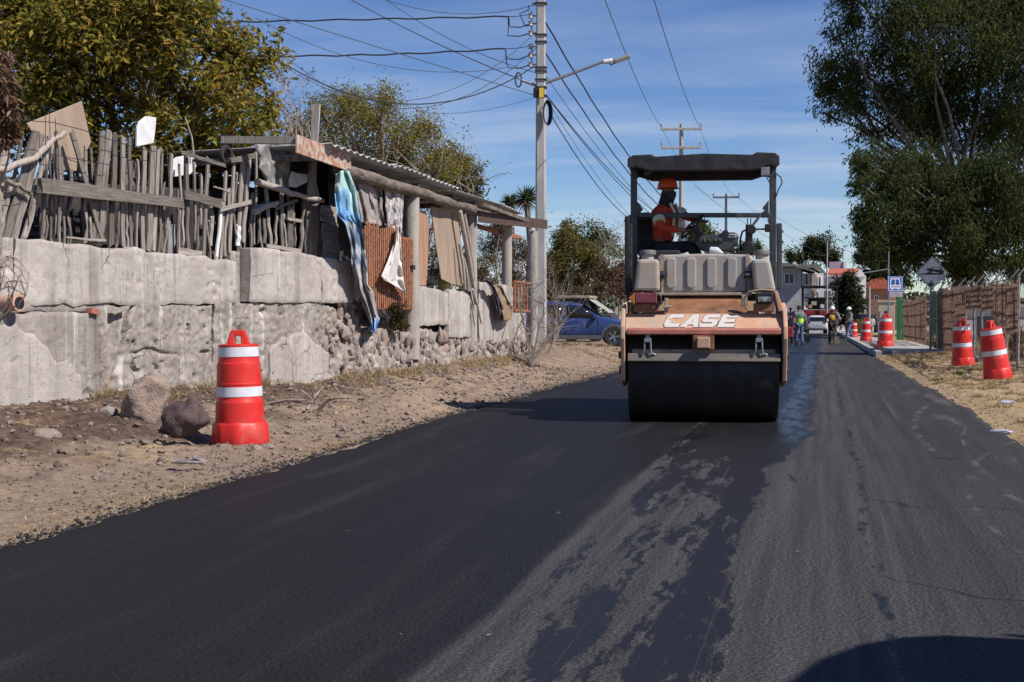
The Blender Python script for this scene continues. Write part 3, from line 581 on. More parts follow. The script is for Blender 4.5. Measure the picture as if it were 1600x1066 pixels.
# water tank: centre, two shoulder tanks, raised ribs, straps, caps
tz0, tz1 = RL(1100, 457, -.08).z, RL(1100, 398, -.08).z; tx0, tx1 = RL(1027, 430, -.08).x, RL(1176, 430, -.08).x
rp(MB().prism([(tx0, tz0), (tx1, tz0), (tx1, tz1-.03), (tx1-.05, tz1), ((tx0+tx1)/2, tz1+.012), (tx0+.05, tz1), (tx0, tz1-.03)], -.08, .6, 'Y'), 'water_tank', M_TANK, bevel=.03, seg=3)
for px in (1048.5, 1080, 1111.5, 1143.5):
    x = RL(px, 430, -.08).x; hw_ = .058; top_, bot_ = tz1-.035, tz0+.045; poly = [(x+hw_*math.cos(a), bot_+hw_+hw_*math.sin(a)) for a in np.linspace(math.pi, 2*math.pi, 8)]+[(x+hw_*math.cos(a), top_-hw_*.4+hw_*.4*math.sin(a)) for a in np.linspace(0, math.pi, 8)]
    rp(MB().prism(poly, -.105, -.05, 'Y'), 'tank_rib', M_TANK, bevel=.014, seg=2)
for pa, pb, pc, pd in ((1003, 1030, 1031, 990), (1181, 1203, 1213, 1178)):
    v_ = -.2; zt2 = RL(1100, 405, v_).z; zb3 = RL(1100, 456, v_).z; P = [RL(pd, 456, v_), RL(pc, 456, v_), RL(pb, 405, v_), RL(pa-7, 405, v_)]
    rp(MB().prism([(p.x, p.z) for p in P], v_, .5, 'Y'), 'shoulder_tank', M_TANK, bevel=.045, seg=3)
for px in (1012, 1190):
    c = RL(px, 402, .1); rp(MB().lathe([(.075, -.03), (.075, .03)], 20, c), 'tank_neck', M_TANK, smooth=50); rp(MB().lathe([(.09, .02), (.1, .03), (.1, .07), (.09, .085), (.02, .09)], 20, c), 'tank_cap', M_TANKD, smooth=40)
for px in (1034, 1168):
    x = RL(px, 430, -.1).x; rp(MB().box((x, -.095, (tz0+tz1)/2), (.045, .012, tz1-tz0+.01)), 'tank_strap', M_BEIGE); c = RL(px, 429, -.11); rp(MB().box(c, (.085, .03, .085)), 'buckle', M_DKSTEEL, bevel=.01); rp(MB().lathe([(.022, -.03), (.022, .03)], 10, c-Vector((0, .015, 0)), 'X'), 'buckle_pin', M_CHROME, smooth=40); rp(MB().box(c+Vector((-.012, .012, -.14)), (.012, .012, .2)), 'strap_rod', M_DKSTEEL)
# tail light, headlight and their hoops
A_ = [RL(982, 466, -.6), RL(992, 457, -.6), RL(992, 477, -.6)]
rp(MB().prism([(p.x, p.z) for p in A_], -.62, -.4, 'Y'), 'indicator', M_LENSA, bevel=.006)
a, c = RL(992, 458, -.62), RL(1026.5, 474, -.62); rp(MB().box((a+c)/2+Vector((0, .06, 0)), (c.x-a.x, .12, a.z-c.z)), 'tail_light', M_LENSR, bevel=.012)
rp(MB().box(((a.x+c.x)/2, -.48, c.z-.05), (.3, .2, .1)), 'lamp_bracket', M_RRUST, bevel=.01)
rp(MB().tube([RL(984, 487, -.58), RL(981, 470, -.6), RL(990, 455, -.6), RL(1020, 454, -.6), RL(1032, 462, -.6), RL(1034, 474, -.6), RL(1022, 483, -.58), RL(1006, 486, -.55)], .012, 6), 'lamp_guard', M_DKSTEEL, smooth=60)
rp(MB().box(RL(1041, 477, -.5), (.045, .05, .17)).tube([RL(1036, 480, -.54), RL(1050, 479, -.54)], .016, 8), 'hood_latch', M_BEIGE, bevel=.006)
a, c = RL(1181, 457.5, -.62), RL(1208, 474, -.62); rp(MB().box((a+c)/2+Vector((0, .06, 0)), (c.x-a.x, .12, a.z-c.z)), 'headlight', M_BLACK, bevel=.015); rp(MB().box((a+c)/2+Vector((0, -.004, -.015)), (c.x-a.x-.05, .014, .065)), 'headlight_glass', M_CHROME, bevel=.006)
rp(MB().box(((a.x+c.x)/2, -.5, c.z-.05), (.24, .18, .1)), 'lamp_bracket', M_RRUST, bevel=.01)
rp(MB().tube([RL(1166, 484, -.55), RL(1163, 468, -.6), RL(1170, 456, -.6), RL(1190, 452.5, -.6), RL(1208, 454, -.6)], .014, 6), 'lamp_guard', M_BEIGE, smooth=60)
P = [RL(1208, 454, -.55), RL(1214, 455, -.55), RL(1225, 487, -.55), RL(1216, 487, -.55)]; rp(MB().prism([(p.x, p.z) for p in P], -.6, -.2, 'Y'), 'side_fender', M_RORANGE, bevel=.01)
rp(MB().box(RL(1163, 470, -.45), (.07, .05, .14)), 'hood_latch', M_BEIGE, bevel=.01)
# canopy and its frame
VP = 1.2
for px in (990.5, 1207.5):
    a, c = RL(px, 250, VP), RL(px, 458, VP); rp(MB().bar(c, a, .085, .085), 'canopy_post', M_GREYPAINT, bevel=.01)
a, c = RL(993, 336.5, VP-.05), RL(1205, 336.5, VP-.05); rp(MB().bar(a, c, .06, .06), 'cross_bar', M_GREYPAINT, bevel=.01)
for px, sgn in ((996, 1), (1202, -1)): rp(MB().prism([(RL(px, 0, VP).x, RL(0, 336, VP).z-.1), (RL(px, 0, VP).x+sgn*.08, RL(0, 336, VP).z), (RL(px, 0, VP).x, RL(0, 336, VP).z+.1)], VP-.03, VP+.01, 'Y'), 'gusset', M_GREYPAINT)
v0, v1 = .62, 2.1; cz1 = RL(1100, 241, v0).z; cz0 = RL(1100, 261, v0).z; x0, x1 = RL(980, 250, v0).x, RL(1218.5, 250, v0).x
prof = [(x0, cz0+.02), (x0+.06, cz0-.01), (x0+.1, cz0+.02), (x0+.28, cz0-.04), (x1-.28, cz0-.04), (x1-.1, cz0+.02), (x1-.05, cz0-.01), (x1, cz0+.02), (x1-.005, cz1-.03), (x1-.05, cz1+.005), (x1-.28, cz1+.018), (x1-.34, cz1-.012), ((x0+x1)/2, cz1+.01), (x0+.36, cz1-.022), (x0+.3, cz1+.008), (x0+.07, cz1), (x0+.005, cz1-.04)]
rp(MB().prism(prof, v0, v0+.09, 'Y'), 'canopy_front', M_BLACKPL, bevel=.012)
rp(MB().prism(prof, v1-.09, v1, 'Y'), 'canopy_rear', M_BLACKPL, bevel=.012)
b = MB(); top = prof[8:]; k = len(top); lo_ = [(x, z-.045) for x, z in top]
rp(MB().prism(top+lo_[::-1], v0+.09, v1-.09, 'Y'), 'canopy_roof', M_BLACKPL, bevel=.006)
for x in (x0+.03, x1-.03): rp(MB().box((x, (v0+v1)/2, (cz0+cz1)/2-.01), (.05, v1-v0-.18, cz1-cz0-.08)), 'canopy_side', M_BLACKPL, bevel=.01)
rp(MB().box(RL(1012, 270, .8), (.08, .1, .05)), 'canopy_clip', M_BLACKPL)
c = RL(1195.5, 268.5, .66); rp(MB().box(c, (.115, .07, .125)), 'work_lamp', M_DKSTEEL, bevel=.014); rp(MB().box(c+Vector((0, -.037, 0)), (.1, .01, .105)), 'lamp_glass', pm('work_lamp_glass', (.16, .165, .17), (.24, .24, .25), 30, .25), bevel=.006); rp(MB().box(c+Vector((0, .01, .075)), (.05, .03, .05)), 'lamp_hinge', M_STEEL)
MB().tube([RL(1198, 277, .7), RL(1203, 287, .8), RL(1206, 292, 1.1)], .007, 5).build('lamp_cable', M_CABLE, roller, 60)
MB().tube([RL(1212, 271, 1.15), RL(1220, 277, 1.15), RL(1222, 286, 1.15), RL(1216, 297, 1.15), RL(1213, 307, 1.15)], .008, 5).build('post_cable', M_CABLE, roller, 60)
# hand rails, seat, console, wheel, levers
rp(MB().bar(RL(980, 460, .45), RL(980, 338, .45), .06, .09), 'side_rail', M_BLACK, bevel=.012); rp(MB().bar(RL(985.5, 458, .6), RL(985.5, 350, .6), .04, .07), 'side_rail', M_DKSTEEL, bevel=.01)
rp(MB().bar(RL(1218, 452, .5), RL(1217.5, 349, .5), .066, .09), 'side_rail', M_GREYPAINT, bevel=.012)
for py in (362, 378, 394): rp(MB().box(RL(1222, py, .5), (.03, .03, .03)), 'rail_bolt', M_DKSTEEL)
P = [RL(x, y, 1.45) for x, y in ((996, 400), (996, 345), (1002, 340), (1022, 343), (1030, 372), (1034, 400))]; rp(MB().prism([(p.x, p.z) for p in P], 1.35, 1.75, 'Y'), 'seat_back', M_DARKFAB, bevel=.04, seg=3)
P = [RL(x, y, 1.3) for x, y in ((974, 346), (980, 338), (992, 333), (1012, 332), (1034, 337), (1036, 342), (990, 346), (984, 351))]; rp(MB().prism([(p.x, p.z) for p in P], 1.25, 1.75, 'Y'), 'seat_hood', M_BLACKPL, bevel=.02)
P = [RL(x, y, 1.2) for x, y in ((1000, 420), (1000, 393), (1062, 392), (1066, 402), (1060, 420))]; rp(MB().prism([(p.x, p.z) for p in P], .95, 1.6, 'Y'), 'seat', M_DARKFAB, bevel=.03, seg=3)
P = [RL(x, y, .85) for x, y in ((1092, 388), (1086, 380), (1096, 368), (1122, 366), (1136, 363), (1150, 363), (1155, 370), (1152, 380), (1138, 392), (1112, 396))]; rp(MB().prism([(p.x, p.z) for p in P], .85, 1.25, 'Y'), 'console', M_GREYPAINT, bevel=.02)
rp(MB().box(RL(1110, 376, .83), (.3, .05, .06)), 'console_tray', M_DKSTEEL, bevel=.012)
for px in (1100, 1108, 1117, 1124): rp(MB().lathe([(.014, 0), (.018, .03), (.008, .045)], 8, RL(px, 379, .8)), 'console_knob', M_BLACK, smooth=50)
rp(MB().lathe([(.05, -.02), (.05, .02)], 14, RL(1133, 366, .84), 'Y'), 'gauge', M_BLACK, smooth=40)
rp(MB().box(RL(1144, 368.5, .835), (.105, .01, .042)), 'number_plate', M_WHITE); 
for i in range(4): rp(MB().box(RL(1140+i*2.7, 368.5, .829), (.014, .004, .026)).box(RL(1140+i*2.7, 368.5, .827), (.005, .004, .013)), 'plate_digit', M_BLACK)
wc = RL(1081, 354, 1.12); wt = Matrix.Rotation(R(-48), 3, 'Y') @ Matrix.Rotation(R(12), 3, 'X'); b = MB(); b.tube([wc+wt @ Vector((.19*math.cos(a), .19*math.sin(a), 0)) for a in np.linspace(0, 2*math.pi, 25)], .016, 7, False)
rp(b, 'steering_wheel', M_BLACK, smooth=60); b = MB()
for a in (0, 2.1, 4.2): b.bar(wc, wc+wt @ Vector((.18*math.cos(a), .18*math.sin(a), 0)), .03, .02)
rp(b, 'wheel_spokes', M_BLACK); rp(MB().tube([wc, wc+wt @ Vector((0, 0, -.12)), RL(1092, 385, 1.12)], [.035, .04, .06], 10), 'steering_column', M_DKSTEEL, smooth=50)
rp(MB().bar(RL(1170, 396, .9), RL(1170.5, 351, .9), .09, .07), 'control_post', M_BLACK, bevel=.012); rp(MB().lathe([(.055, -.03), (.06, 0), (.055, .03)], 14, RL(1174, 359, .86), 'Y'), 'mirror_back', M_BLACK, smooth=50)
P = [RL(x, y, .8) for x, y in ((1145, 398), (1160, 392), (1166, 378), (1176, 378), (1182, 398))]; rp(MB().prism([(p.x, p.z) for p in P], .8, 1.1, 'Y'), 'lever_boot', M_BLACK, bevel=.015)
rp(MB().tube([RL(1157, 390, .95), RL(1157, 372, .95), RL(1160, 362, .95), RL(1168, 358.5, .95), RL(1205, 358, 1.1)], .014, 6), 'hand_rail', M_BLACK, smooth=60); rp(MB().box(RL(1200, 356.5, .95), (.08, .08, .1)), 'switch_box', M_BLACK, bevel=.01)
rp(MB().bar(RL(1175, 354, 1.0), RL(1189, 335, 1.1), .025, .025), 'stay', M_GREYPAINT); MB().tube([RL(1189, 335, 1.1), RL(1194, 331, 1.1), RL(1199, 335, 1.1), RL(1202, 349, 1.0)], .011, 5).build('hose', M_CABLE, roller, 60); MB().tube([RL(1173, 372, .9), RL(1177, 382, .88), RL(1182, 390, .85)], .008, 5).build('hose', M_CABLE, roller, 60)
for px in (1168, 1173): rp(MB().bar(RL(px, 352, .92), RL(px, 341, .92), .012, .012), 'toggle', M_BLACK)
o = MB(); o.tube([RL(1110, 392, .3), RL(1120, 393, .28), RL(1130, 396, .27)], [.05, .055, .01], 10); o = o.build('plastic_bag', M_WHITEF, None, 60); o.location = RB; o.rotation_euler = (0, 0, RYAW); tag(o, 'crumpled white plastic bag lying on top of the water tank', 'bag')
# driver
drv = empty('person', 'driver in orange red work jacket and orange helmet at the roller wheel', 'person', tuple(RB+rux*-.5+rvx*1.3+np.array([0, 0, 1.54])), RYAW)
D0 = Vector((-.5, 1.3, 1.54)); dp = lambda px, py, v: RL(px, py, v)-D0
J = dict(head=dp(1043, 297, 1.3), neck=dp(1040, 316, 1.34), chest=dp(1038, 338, 1.35), pelvis=dp(1036, 385, 1.38), shL=dp(1026, 331, 1.2), shR=dp(1053, 327, 1.53), elL=dp(1033, 356, 1.04), haL=dp(1066, 360, 1.02), elR=dp(1074, 339, 1.5), haR=dp(1094, 345, 1.28),
         hipL=dp(1036, 390, 1.28), hipR=dp(1042, 390, 1.5), knL=dp(1082, 383, 1.15), knR=dp(1086, 384, 1.48), anL=dp(1090, 434, 1.12), anR=dp(1098, 434, 1.45))
person(drv, J, (.9, -.35, 0), top=M_ORANGE_FAB, legs=M_DARKFAB, helmet=M_HELO, face_f=(.75, -.65, 0), gaiter=True, strips=True, cuffs=True)
# ---------------------------------------------------------------- the old concrete wall and the rubble wall
def concrete(name, hi, lo_, stain, white=.35, crack=True, dark=.5):
    g = NG(name); P = g.pos(); n1 = g.noise(P, 1.6, 7, .65); n2 = g.noise(P, 11, 6, .7); n3 = g.noise(P, 70, 4, .7)
    vs_ = g.map(P, (3.2, 3.2, .22)); st = g.noise(vs_, 1.0, 6, .6); st2 = g.noise(g.map(P, (6, 6, .3), (3, 1, 0)), 1.0, 5, .6)
    c = g.mix(g.rng(n1, .32, .68), lo_, hi); c = g.mix(g.math('MULTIPLY', g.rng(n3, .5, .72), .4), c, stain); c = g.mix(g.math('MULTIPLY', g.rng(g.noise(g.map(P, (9, 9, .5), (5, 5, 0)), 1.0, 6, .7), .55, .7), .55), c, (.14, .12, .105)); fl = g.math('FRACT', g.math('MULTIPLY_ADD', g.noise(P, 1.5, 3), .12, g.math('MULTIPLY', g.sep(P)['Z'], 5.2))); c = g.mix(g.math('MULTIPLY', g.rng(fl, .03, .0), .4), c, stain); c = g.mix(g.math('MULTIPLY', g.rng(n2, .5, .72), dark), c, stain)
    c = g.mix(g.math('MULTIPLY', g.rng(st, .5, .7), .75), c, stain)
    c = g.mix(g.math('MULTIPLY', g.rng(st2, .55, .7), white), c, (.7, .66, .62))
    c = g.mix(g.math('MULTIPLY', g.rng(g.noise(g.map(P, (4, 4, .35), (9, 2, 5)), .7, 5), .62, .74), .55), c, (.4, .29, .17))
    h = g.math('MULTIPLY_ADD', n3, .6, n2)
    nb = g.bump(h, .018, .8)
    if crack:
        pw = g.vmix(P, 3.5, .35); e = g.vor(pw, 1.15, 'DISTANCE_TO_EDGE'); ck = g.math('MULTIPLY', g.rng(e, .002, .009, 1, 0), g.rng(g.noise(P, 1.1, 3), .53, .62)); c = g.mix(g.math('MULTIPLY', ck, .6), c, (.06, .05, .045))
        nb = g.bump(g.math('SUBTRACT', 1, ck), .02, .8, nb)
    pit = g.math('MULTIPLY', g.rng(g.vor(g.vmix(P, 9, .1), 22), .1, .24, 1, 0), g.rng(g.noise(P, 2.6, 4), .54, .66)); c = g.mix(g.math('MULTIPLY', pit, .75), c, (.1, .085, .075)); nb = g.bump(g.math('SUBTRACT', 1, pit), .02, .7, nb)
    return g.done(c, .92, nb, 0, .15)
M_CW = concrete('white_concrete', (.51, .465, .425), (.38, .34, .31), (.22, .19, .168), .4)
M_CG = concrete('grey_concrete', (.39, .35, .318), (.28, .245, .22), (.15, .13, .115), .75, True, .75)
M_CM = concrete('rough_mortar', (.45, .385, .34), (.32, .265, .235), (.14, .115, .1), .3, False, .8)
WA = np.array([wx(9.0)*1.0, 9.0]); wdir = (WB-WA)/np.linalg.norm(WB-WA); wnor = np.array([wdir[1], -wdir[0]])   # points to the road
WLEN = np.linalg.norm(WB-WA)
def W3(s, z, off=0): q = WA+wdir*s+wnor*off; return np.array([q[0], q[1], z])
def WP(px, py, off=0):
    """photograph pixel -> point on the wall's plane moved off metres towards the road; returns (s, z)"""
    p = onplane(px, py, (*(WA+wnor*off), 0), np.array([*wnor, 0])); return float(np.dot(p[:2]-WA, wdir)), float(p[2])
def slab(name, frame, s0, s1, zb, zt, off, thick, mat, parent, res=.03, amp=.02, seed=0, edge=.02, notch=None, label=None):
    """a rough cast slab standing in a wall: relief on its face, ragged edges. frame(s, z, off); zb, zt numbers or functions of s"""
    ns = max(3, int((s1-s0)/res)); ss = np.linspace(s0, s1, ns+1); fb = zb if callable(zb) else (lambda s: s*0+zb); ft = zt if callable(zt) else (lambda s: s*0+zt)
    b = fb(ss)+fbm(ss*3, ss*0+seed, 3, seed)*edge; t = ft(ss)+fbm(ss*3.1, ss*0+seed+5, 4, seed+1)*edge*1.4
    nz_ = max(3, int((t-b).max()/res)); k = np.linspace(0, 1, nz_+1)
    S = np.repeat(ss[None], nz_+1, 0); Z = b[None]+(t-b)[None]*k[:, None]
    jag = fbm(Z*3, Z*0+seed*3.1, 3, seed)*edge*1.2; S = S+jag*np.where(np.abs(S-s0) < np.abs(S-s1), np.exp(-(S-s0)/.06), np.exp(-(s1-S)/.06))
    d = fbm(S*.8, Z*.8, 3, seed)*amp*.8+fbm(S*5, Z*5, 4, seed+2)*amp*.55+(fbm(S*17, Z*17, 2, seed+6))*amp*.35
    pit = sst(fbm(S*9, Z*9, 3, seed+3), .28, .5)*sst(fbm(S*1.4, Z*1.4, 3, seed+4), -.05, .25); d = d-pit*amp*1.6
    rim = np.minimum(np.minimum(S-s0, s1-S), np.minimum(Z-b[None], t[None]-Z)); d = d-np.exp(-np.maximum(rim, 0)/.012)*.012
    if notch is not None: d = d+notch(S, Z)
    front = np.array([frame(S[i, j], Z[i, j], off+d[i, j]) for i in range(nz_+1) for j in range(ns+1)]).reshape(nz_+1, ns+1, 3)
    backp = np.array([frame(S[i, j], Z[i, j], off-thick) for i in (0, nz_) for j in range(ns+1)]).reshape(2, ns+1, 3)
    V = np.concatenate([front.reshape(-1, 3), backp.reshape(-1, 3)]); w_ = ns+1; I = np.arange((nz_+1)*w_).reshape(nz_+1, w_); B0 = (nz_+1)*w_; Bb = np.arange(B0, B0+w_); Bt = np.arange(B0+w_, B0+2*w_)
    q = [np.stack([I[:-1, :-1], I[:-1, 1:], I[1:, 1:], I[1:, :-1]], -1).reshape(-1, 4), np.stack([I[-1, :-1], I[-1, 1:], Bt[1:], Bt[:-1]], -1), np.stack([Bb[:-1], Bb[1:], I[0, 1:], I[0, :-1]], -1), np.stack([Bt[:-1], Bt[1:], Bb[1:], Bb[:-1]], -1)]
    Fs = [tuple(map(int, f)) for f in np.concatenate(q)]
    Fs += [tuple(int(x) for x in ([*I[:, 0]][::-1]+[Bb[0], Bt[0]][0:2][::1])[::1]), tuple(int(x) for x in [*I[:, -1]]+[Bt[-1], Bb[-1]])]
    me = npmesh(name, V, Fs, mat, True, sharp=50); o = link(name, me, parent); o.parent = parent
    if parent is not None: o.matrix_parent_inverse = Matrix.Translation(parent.location).inverted()
    return setp(o, label=label)
wall = empty('retaining_wall', 'cracked old concrete retaining wall under the picket fence, whitewash peeling', 'wall', tuple(W3(6, 0)))
sx = lambda px, py=430: WP(px, py)[0]
ztop = lambda s: np.interp(s, [0, sx(0), sx(90), sx(180), sx(235), sx(300), sx(350), sx(372)], [WP(0, 373)[1]+.06, WP(0, 373)[1], WP(90, 378)[1], WP(180, 388)[1], WP(235, 393)[1], WP(300, 402)[1], WP(350, 405)[1], WP(372, 412)[1]])
zm = lambda s: np.interp(s, [0, sx(0), sx(180), sx(380), sx(555)], [WP(0, 470)[1], WP(0, 468)[1], WP(180, 470)[1], WP(380, 468)[1], WP(550, 470)[1]])
seams = [1.0, sx(18), sx(222), sx(366)]
for i in range(3): slab('upper_panel', W3, seams[i]+(.004 if i else 0), seams[i+1]-.004, lambda s: zm(s)-.05+.04*fbm(s*2, s*0, 3, 2), ztop, .045+.01*(i % 2), .2, M_CW, wall, .03, .018, 3+i, .035)
ztop2 = lambda s: np.interp(s, [sx(385), sx(430), sx(500), sx(557)], [WP(385, 385)[1], WP(430, 390)[1], WP(500, 402)[1], WP(557, 410)[1]])
slab('upper_panel', W3, sx(385), sx(498)-.004, lambda s: zm(s)-.04, ztop2, .075, .25, M_CW, wall, .03, .014, 11, .03)
slab('upper_panel', W3, sx(498)+.004, sx(546), lambda s: zm(s)-.04, ztop2, .07, .25, M_CW, wall, .03, .012, 12, .02)
slab('wall_post', W3, sx(368), sx(383), .6, WP(376, 392)[1], -.08, .2, M_CG, wall, .03, .01, 17, .015)
def ck(S, Z):     # the deep crack that runs down the lower course, and a ledge that has broken away
    c = sx(168)+(.35-Z)*-.35+fbm(Z*4, Z*0+2, 3, 2)*.12; r = -.14*np.exp(-((S-c)/.035)**2)
    c2 = sx(205)+fbm(S*5, S*0+1, 3, 1)*.1; return r-.05*np.exp(-((Z-(.78+fbm(S*2, S*0, 3, 3)*.12))/.02)**2)*sst(S, sx(185), sx(215))*(1-sst(S, sx(240), sx(300)))
slab('lower_course', W3, .5, sx(145), -.1, lambda s: zm(s)-.14+s*0, .1, .35, M_CG, wall, .025, .02, 21, .03, ck)
slab('lower_course', W3, sx(145)-.03, sx(330), -.1, lambda s: zm(s)-.05, .04, .35, M_CG, wall, .022, .045, 23, .05, ck)
slab('lower_course', W3, sx(330)-.02, sx(505), -.1, lambda s: zm(s)-.03, .05, .35, M_CG, wall, .022, .05, 27, .05)
slab('ledge', W3, sx(0)-2, sx(172), lambda s: zm(s)-.13, lambda s: zm(s)-.01, .02, .3, M_CG, wall, .03, .03, 25, .03)
slab('plaster_patch', W3, sx(412, 560), sx(505, 560), .2, lambda s: np.interp(s, [sx(412, 560), sx(440, 560), sx(470, 560), sx(505, 560)], [.72, .98, 1.0, .7]), .074, .1, M_CW, wall, .025, .006, 31, .09)
slab('plaster_patch', W3, sx(20, 560)-.6, sx(120, 560), .05, lambda s: np.interp(s, [sx(0, 560)-1, sx(40, 560), sx(120, 560)], [1.15, 1.1, .55]), .11, .1, M_CW, wall, .03, .004, 33, .12)
slab('footing', W3, sx(262, 610), sx(350, 610), -.1, .33, .16, .2, M_CG, wall, .03, .02, 35, .03)
# the corner's rubble and the rubble below the shed: every stone a part, bedded in mortar
SX = -7.3
def S3(y, z, off=0): return np.array([SX+off, y, z])
def SP(px, py, off=0): p = AX(px, py, SX+off); return float(p[1]), float(p[2])
shedwall = empty('rubble_wall', 'rubble stone base of the shed with low pale concrete panels on top', 'wall', (SX, 28, 0))
slab('mortar', W3, sx(500), WLEN+.05, -.1, lambda s: zm(s)-.06-.2*sst(s, WLEN-1, WLEN), .0, .4, M_CM, wall, .025, .12, 41, .05)
zr = lambda y: np.interp(y, [21.5, 23, 24.5, SP(655, 520)[0], SP(705, 520)[0], SP(745, 530)[0], SP(820, 530)[0], 37], [1.15, 1.02, .95, .98, .92, .78, .74, .74])
slab('mortar', S3, 21.7, 36.4, -.15, zr, -.03, .4, M_CM, shedwall, .035, .12, 43, .06)
SM = [rockmesh('stone', 60+i, 1, (1, .55, .85), .5, M_STONE) for i in range(8)]
rs = random.Random(5)
def stones(frame, s0, s1, zf, parent, dens, size, ang):
    pts = []; A_ = 0; tries = 0
    while tries < dens*40 and len(pts) < dens:
        tries += 1; s = rs.uniform(s0, s1); z = rs.uniform(.06, float(zf(s))-.07); r = rs.uniform(*size)*(1 if rs.random() < .8 else 1.35)
        if any(((s-a)/1.0)**2+((z-b)/1.25)**2 < ((r+c)*.74)**2 for a, b, c in pts): continue
        pts.append((s, z, r))
        o = link('stone', SM[rs.randrange(8)], parent); p = Vector(frame(s, z, rs.uniform(-.06, .02)))-parent.location
        o.location = p; o.scale = (r*rs.uniform(.7, 1.1), r*rs.uniform(.8, 1.2), r*rs.uniform(.9, 2.0)); o.rotation_euler = (rs.uniform(-.25, .25), rs.uniform(-.5, .5), ang+rs.uniform(-.2, .2))
wang = math.atan2(wdir[1], wdir[0])
stones(W3, sx(503), WLEN+.02, lambda s: zm(s)-.1, wall, 95, (.05, .16), wang)
stones(S3, 21.85, 25.0, zr, shedwall, 130, (.05, .15), R(90))
stones(S3, 25.0, 36.3, zr, shedwall, 165, (.06, .16), R(90))
stones(W3, sx(395), sx(503), lambda s: 1.05, wall, 34, (.05, .13), wang)
# low panels on the rubble
def spanel(px0, px1, t0, t1, pyb, off, mat, seed, amp=.012):
    y0, y1 = SP(px0, 480, off)[0], SP(px1, 480, off)[0]; a, b = SP(px0, t0, off)[1], SP(px1, t1, off)[1]; zb = SP((px0+px1)/2, pyb, off)[1]
    slab('low_panel', S3, y0, y1, lambda s: s*0+zb, lambda s: np.interp(s, [y0, (y0+y1)/2, y1], [a, (a+b)/2+.03, b]), off, .12, mat, shedwall, .05, amp, seed, .03)
spanel(656, 704, 447, 460, 508, .03, M_CW, 51); spanel(703, 735, 453, 462, 527, .06, M_CW, 53); spanel(749, 771, 441, 447, 533, .02, M_CW, 55); spanel(771.5, 802, 446, 449, 535, .03, M_CW, 57); spanel(803, 822, 486, 488, 535, .0, M_CW, 58)
slab('wall_post', S3, SP(733, 500)[0], SP(740, 500)[0], .5, SP(737, 455)[1], .03, .15, M_CG, shedwall, .04, .02, 59, .02)
# ---------------------------------------------------------------- the picket fence and what leans about it
wq0 = Vector((*wdir, 0)); wn0 = Vector((*wnor, 0))
def plank_mesh(name, L, w_, th, mat, jag=.03, warp=.02, r=rs, taper=1.0):
    n = 5; V = []; F_ = []
    for i in range(n+1):
        t = i/n; z = L*t; ww = w_/2*(1+(taper-1)*t)*r.uniform(.9, 1.08); ox = warp*math.sin(t*3+r.random())*r.uniform(-1, 1); oy = warp*.6*r.uniform(-1, 1)
        for a, b in ((-1, -1), (1, -1), (1, 1), (-1, 1)):
            V.append((ox+a*ww, oy+b*th/2*r.uniform(.85, 1.1), z+(r.uniform(-jag, jag*1.3) if i in (0, n) else 0)))
    for i in range(n):
        for j in range(4): F_.append((i*4+j, i*4+(j+1) % 4, i*4+4+(j+1) % 4, i*4+4+j))
    F_ += [(3, 2, 1, 0), tuple(n*4+j for j in range(4))]
    return npmesh(name, np.array(V), F_, mat)
def frameq(a, b, nrm):
    z = (b-a).normalized(); y = (-nrm-z*(-nrm).dot(z)).normalized(); x = y.cross(z); return Matrix((x, y, z)).transposed().to_quaternion()
def wplank(name, p0, p1, wpx, mat, parent, off=-.1, th=.025, jag=.03, warp=.02, taper=1.0, zcut=None):
    s0, z0 = WP(*p0, off); s1, z1 = WP(*p1, off); a = Vector(W3(s0, z0, off)); b = Vector(W3(s1, z1, off)); mid = (a+b)/2
    k = 1/ppm(mid); cosv = max(.35, abs(np.dot(cr, np.array([*wdir, 0]))))
    wm_ = max(.035, (wpx*k*.86-.9*th)/cosv*.9) if abs((b-a).normalized().z) > .6 else wpx*k
    return link(name, plank_mesh(name, (b-a).length, wm_, th, mat, jag, warp, taper=taper), parent, a-(parent.location if parent else Vector()), None, frameq(a, b, wn0))
fence = empty('picket_fence', 'ramshackle grey wooden picket fence on top of the concrete wall', 'fence', tuple(W3(7, 1.9, -.1)))
z3 = lambda x, y: (x/3.675, 130+y/3.675)
z4 = lambda x, y: (260+x/4.1, 180+y/4.1)
for (x0, y0, x1, y1, w_) in ((-30, 800, 60, 230, 46), (20, 800, 120, 330, 24), (35, 895, 200, 288, 40), (80, 895, 240, 300, 38), (140, 895, 285, 320, 34), (335, 860, 318, 270, 22), (590, 915, 408, 272, 30), (537, 920, 588, 282, 34), (572, 930, 624, 278, 38), (640, 935, 661, 288, 34), (703, 945, 705, 303, 30), (752, 950, 740, 318, 24), (785, 955, 790, 440, 20), (818, 960, 826, 372, 28), (850, 968, 882, 372, 36), (885, 970, 912, 382, 28), (912, 970, 930, 400, 18), (672, 935, 682, 740, 16), (-20, 890, 70, 560, 26), (165, 800, 215, 610, 18), (520, 910, 515, 780, 14), (940, 975, 965, 740, 18), (730, 940, 722, 730, 14)):
    o = wplank('picket', z3(x0, y0), z3(x1, y1), w_/3.675, M_WOOD, fence, -.1+rs.uniform(-.02, .03))
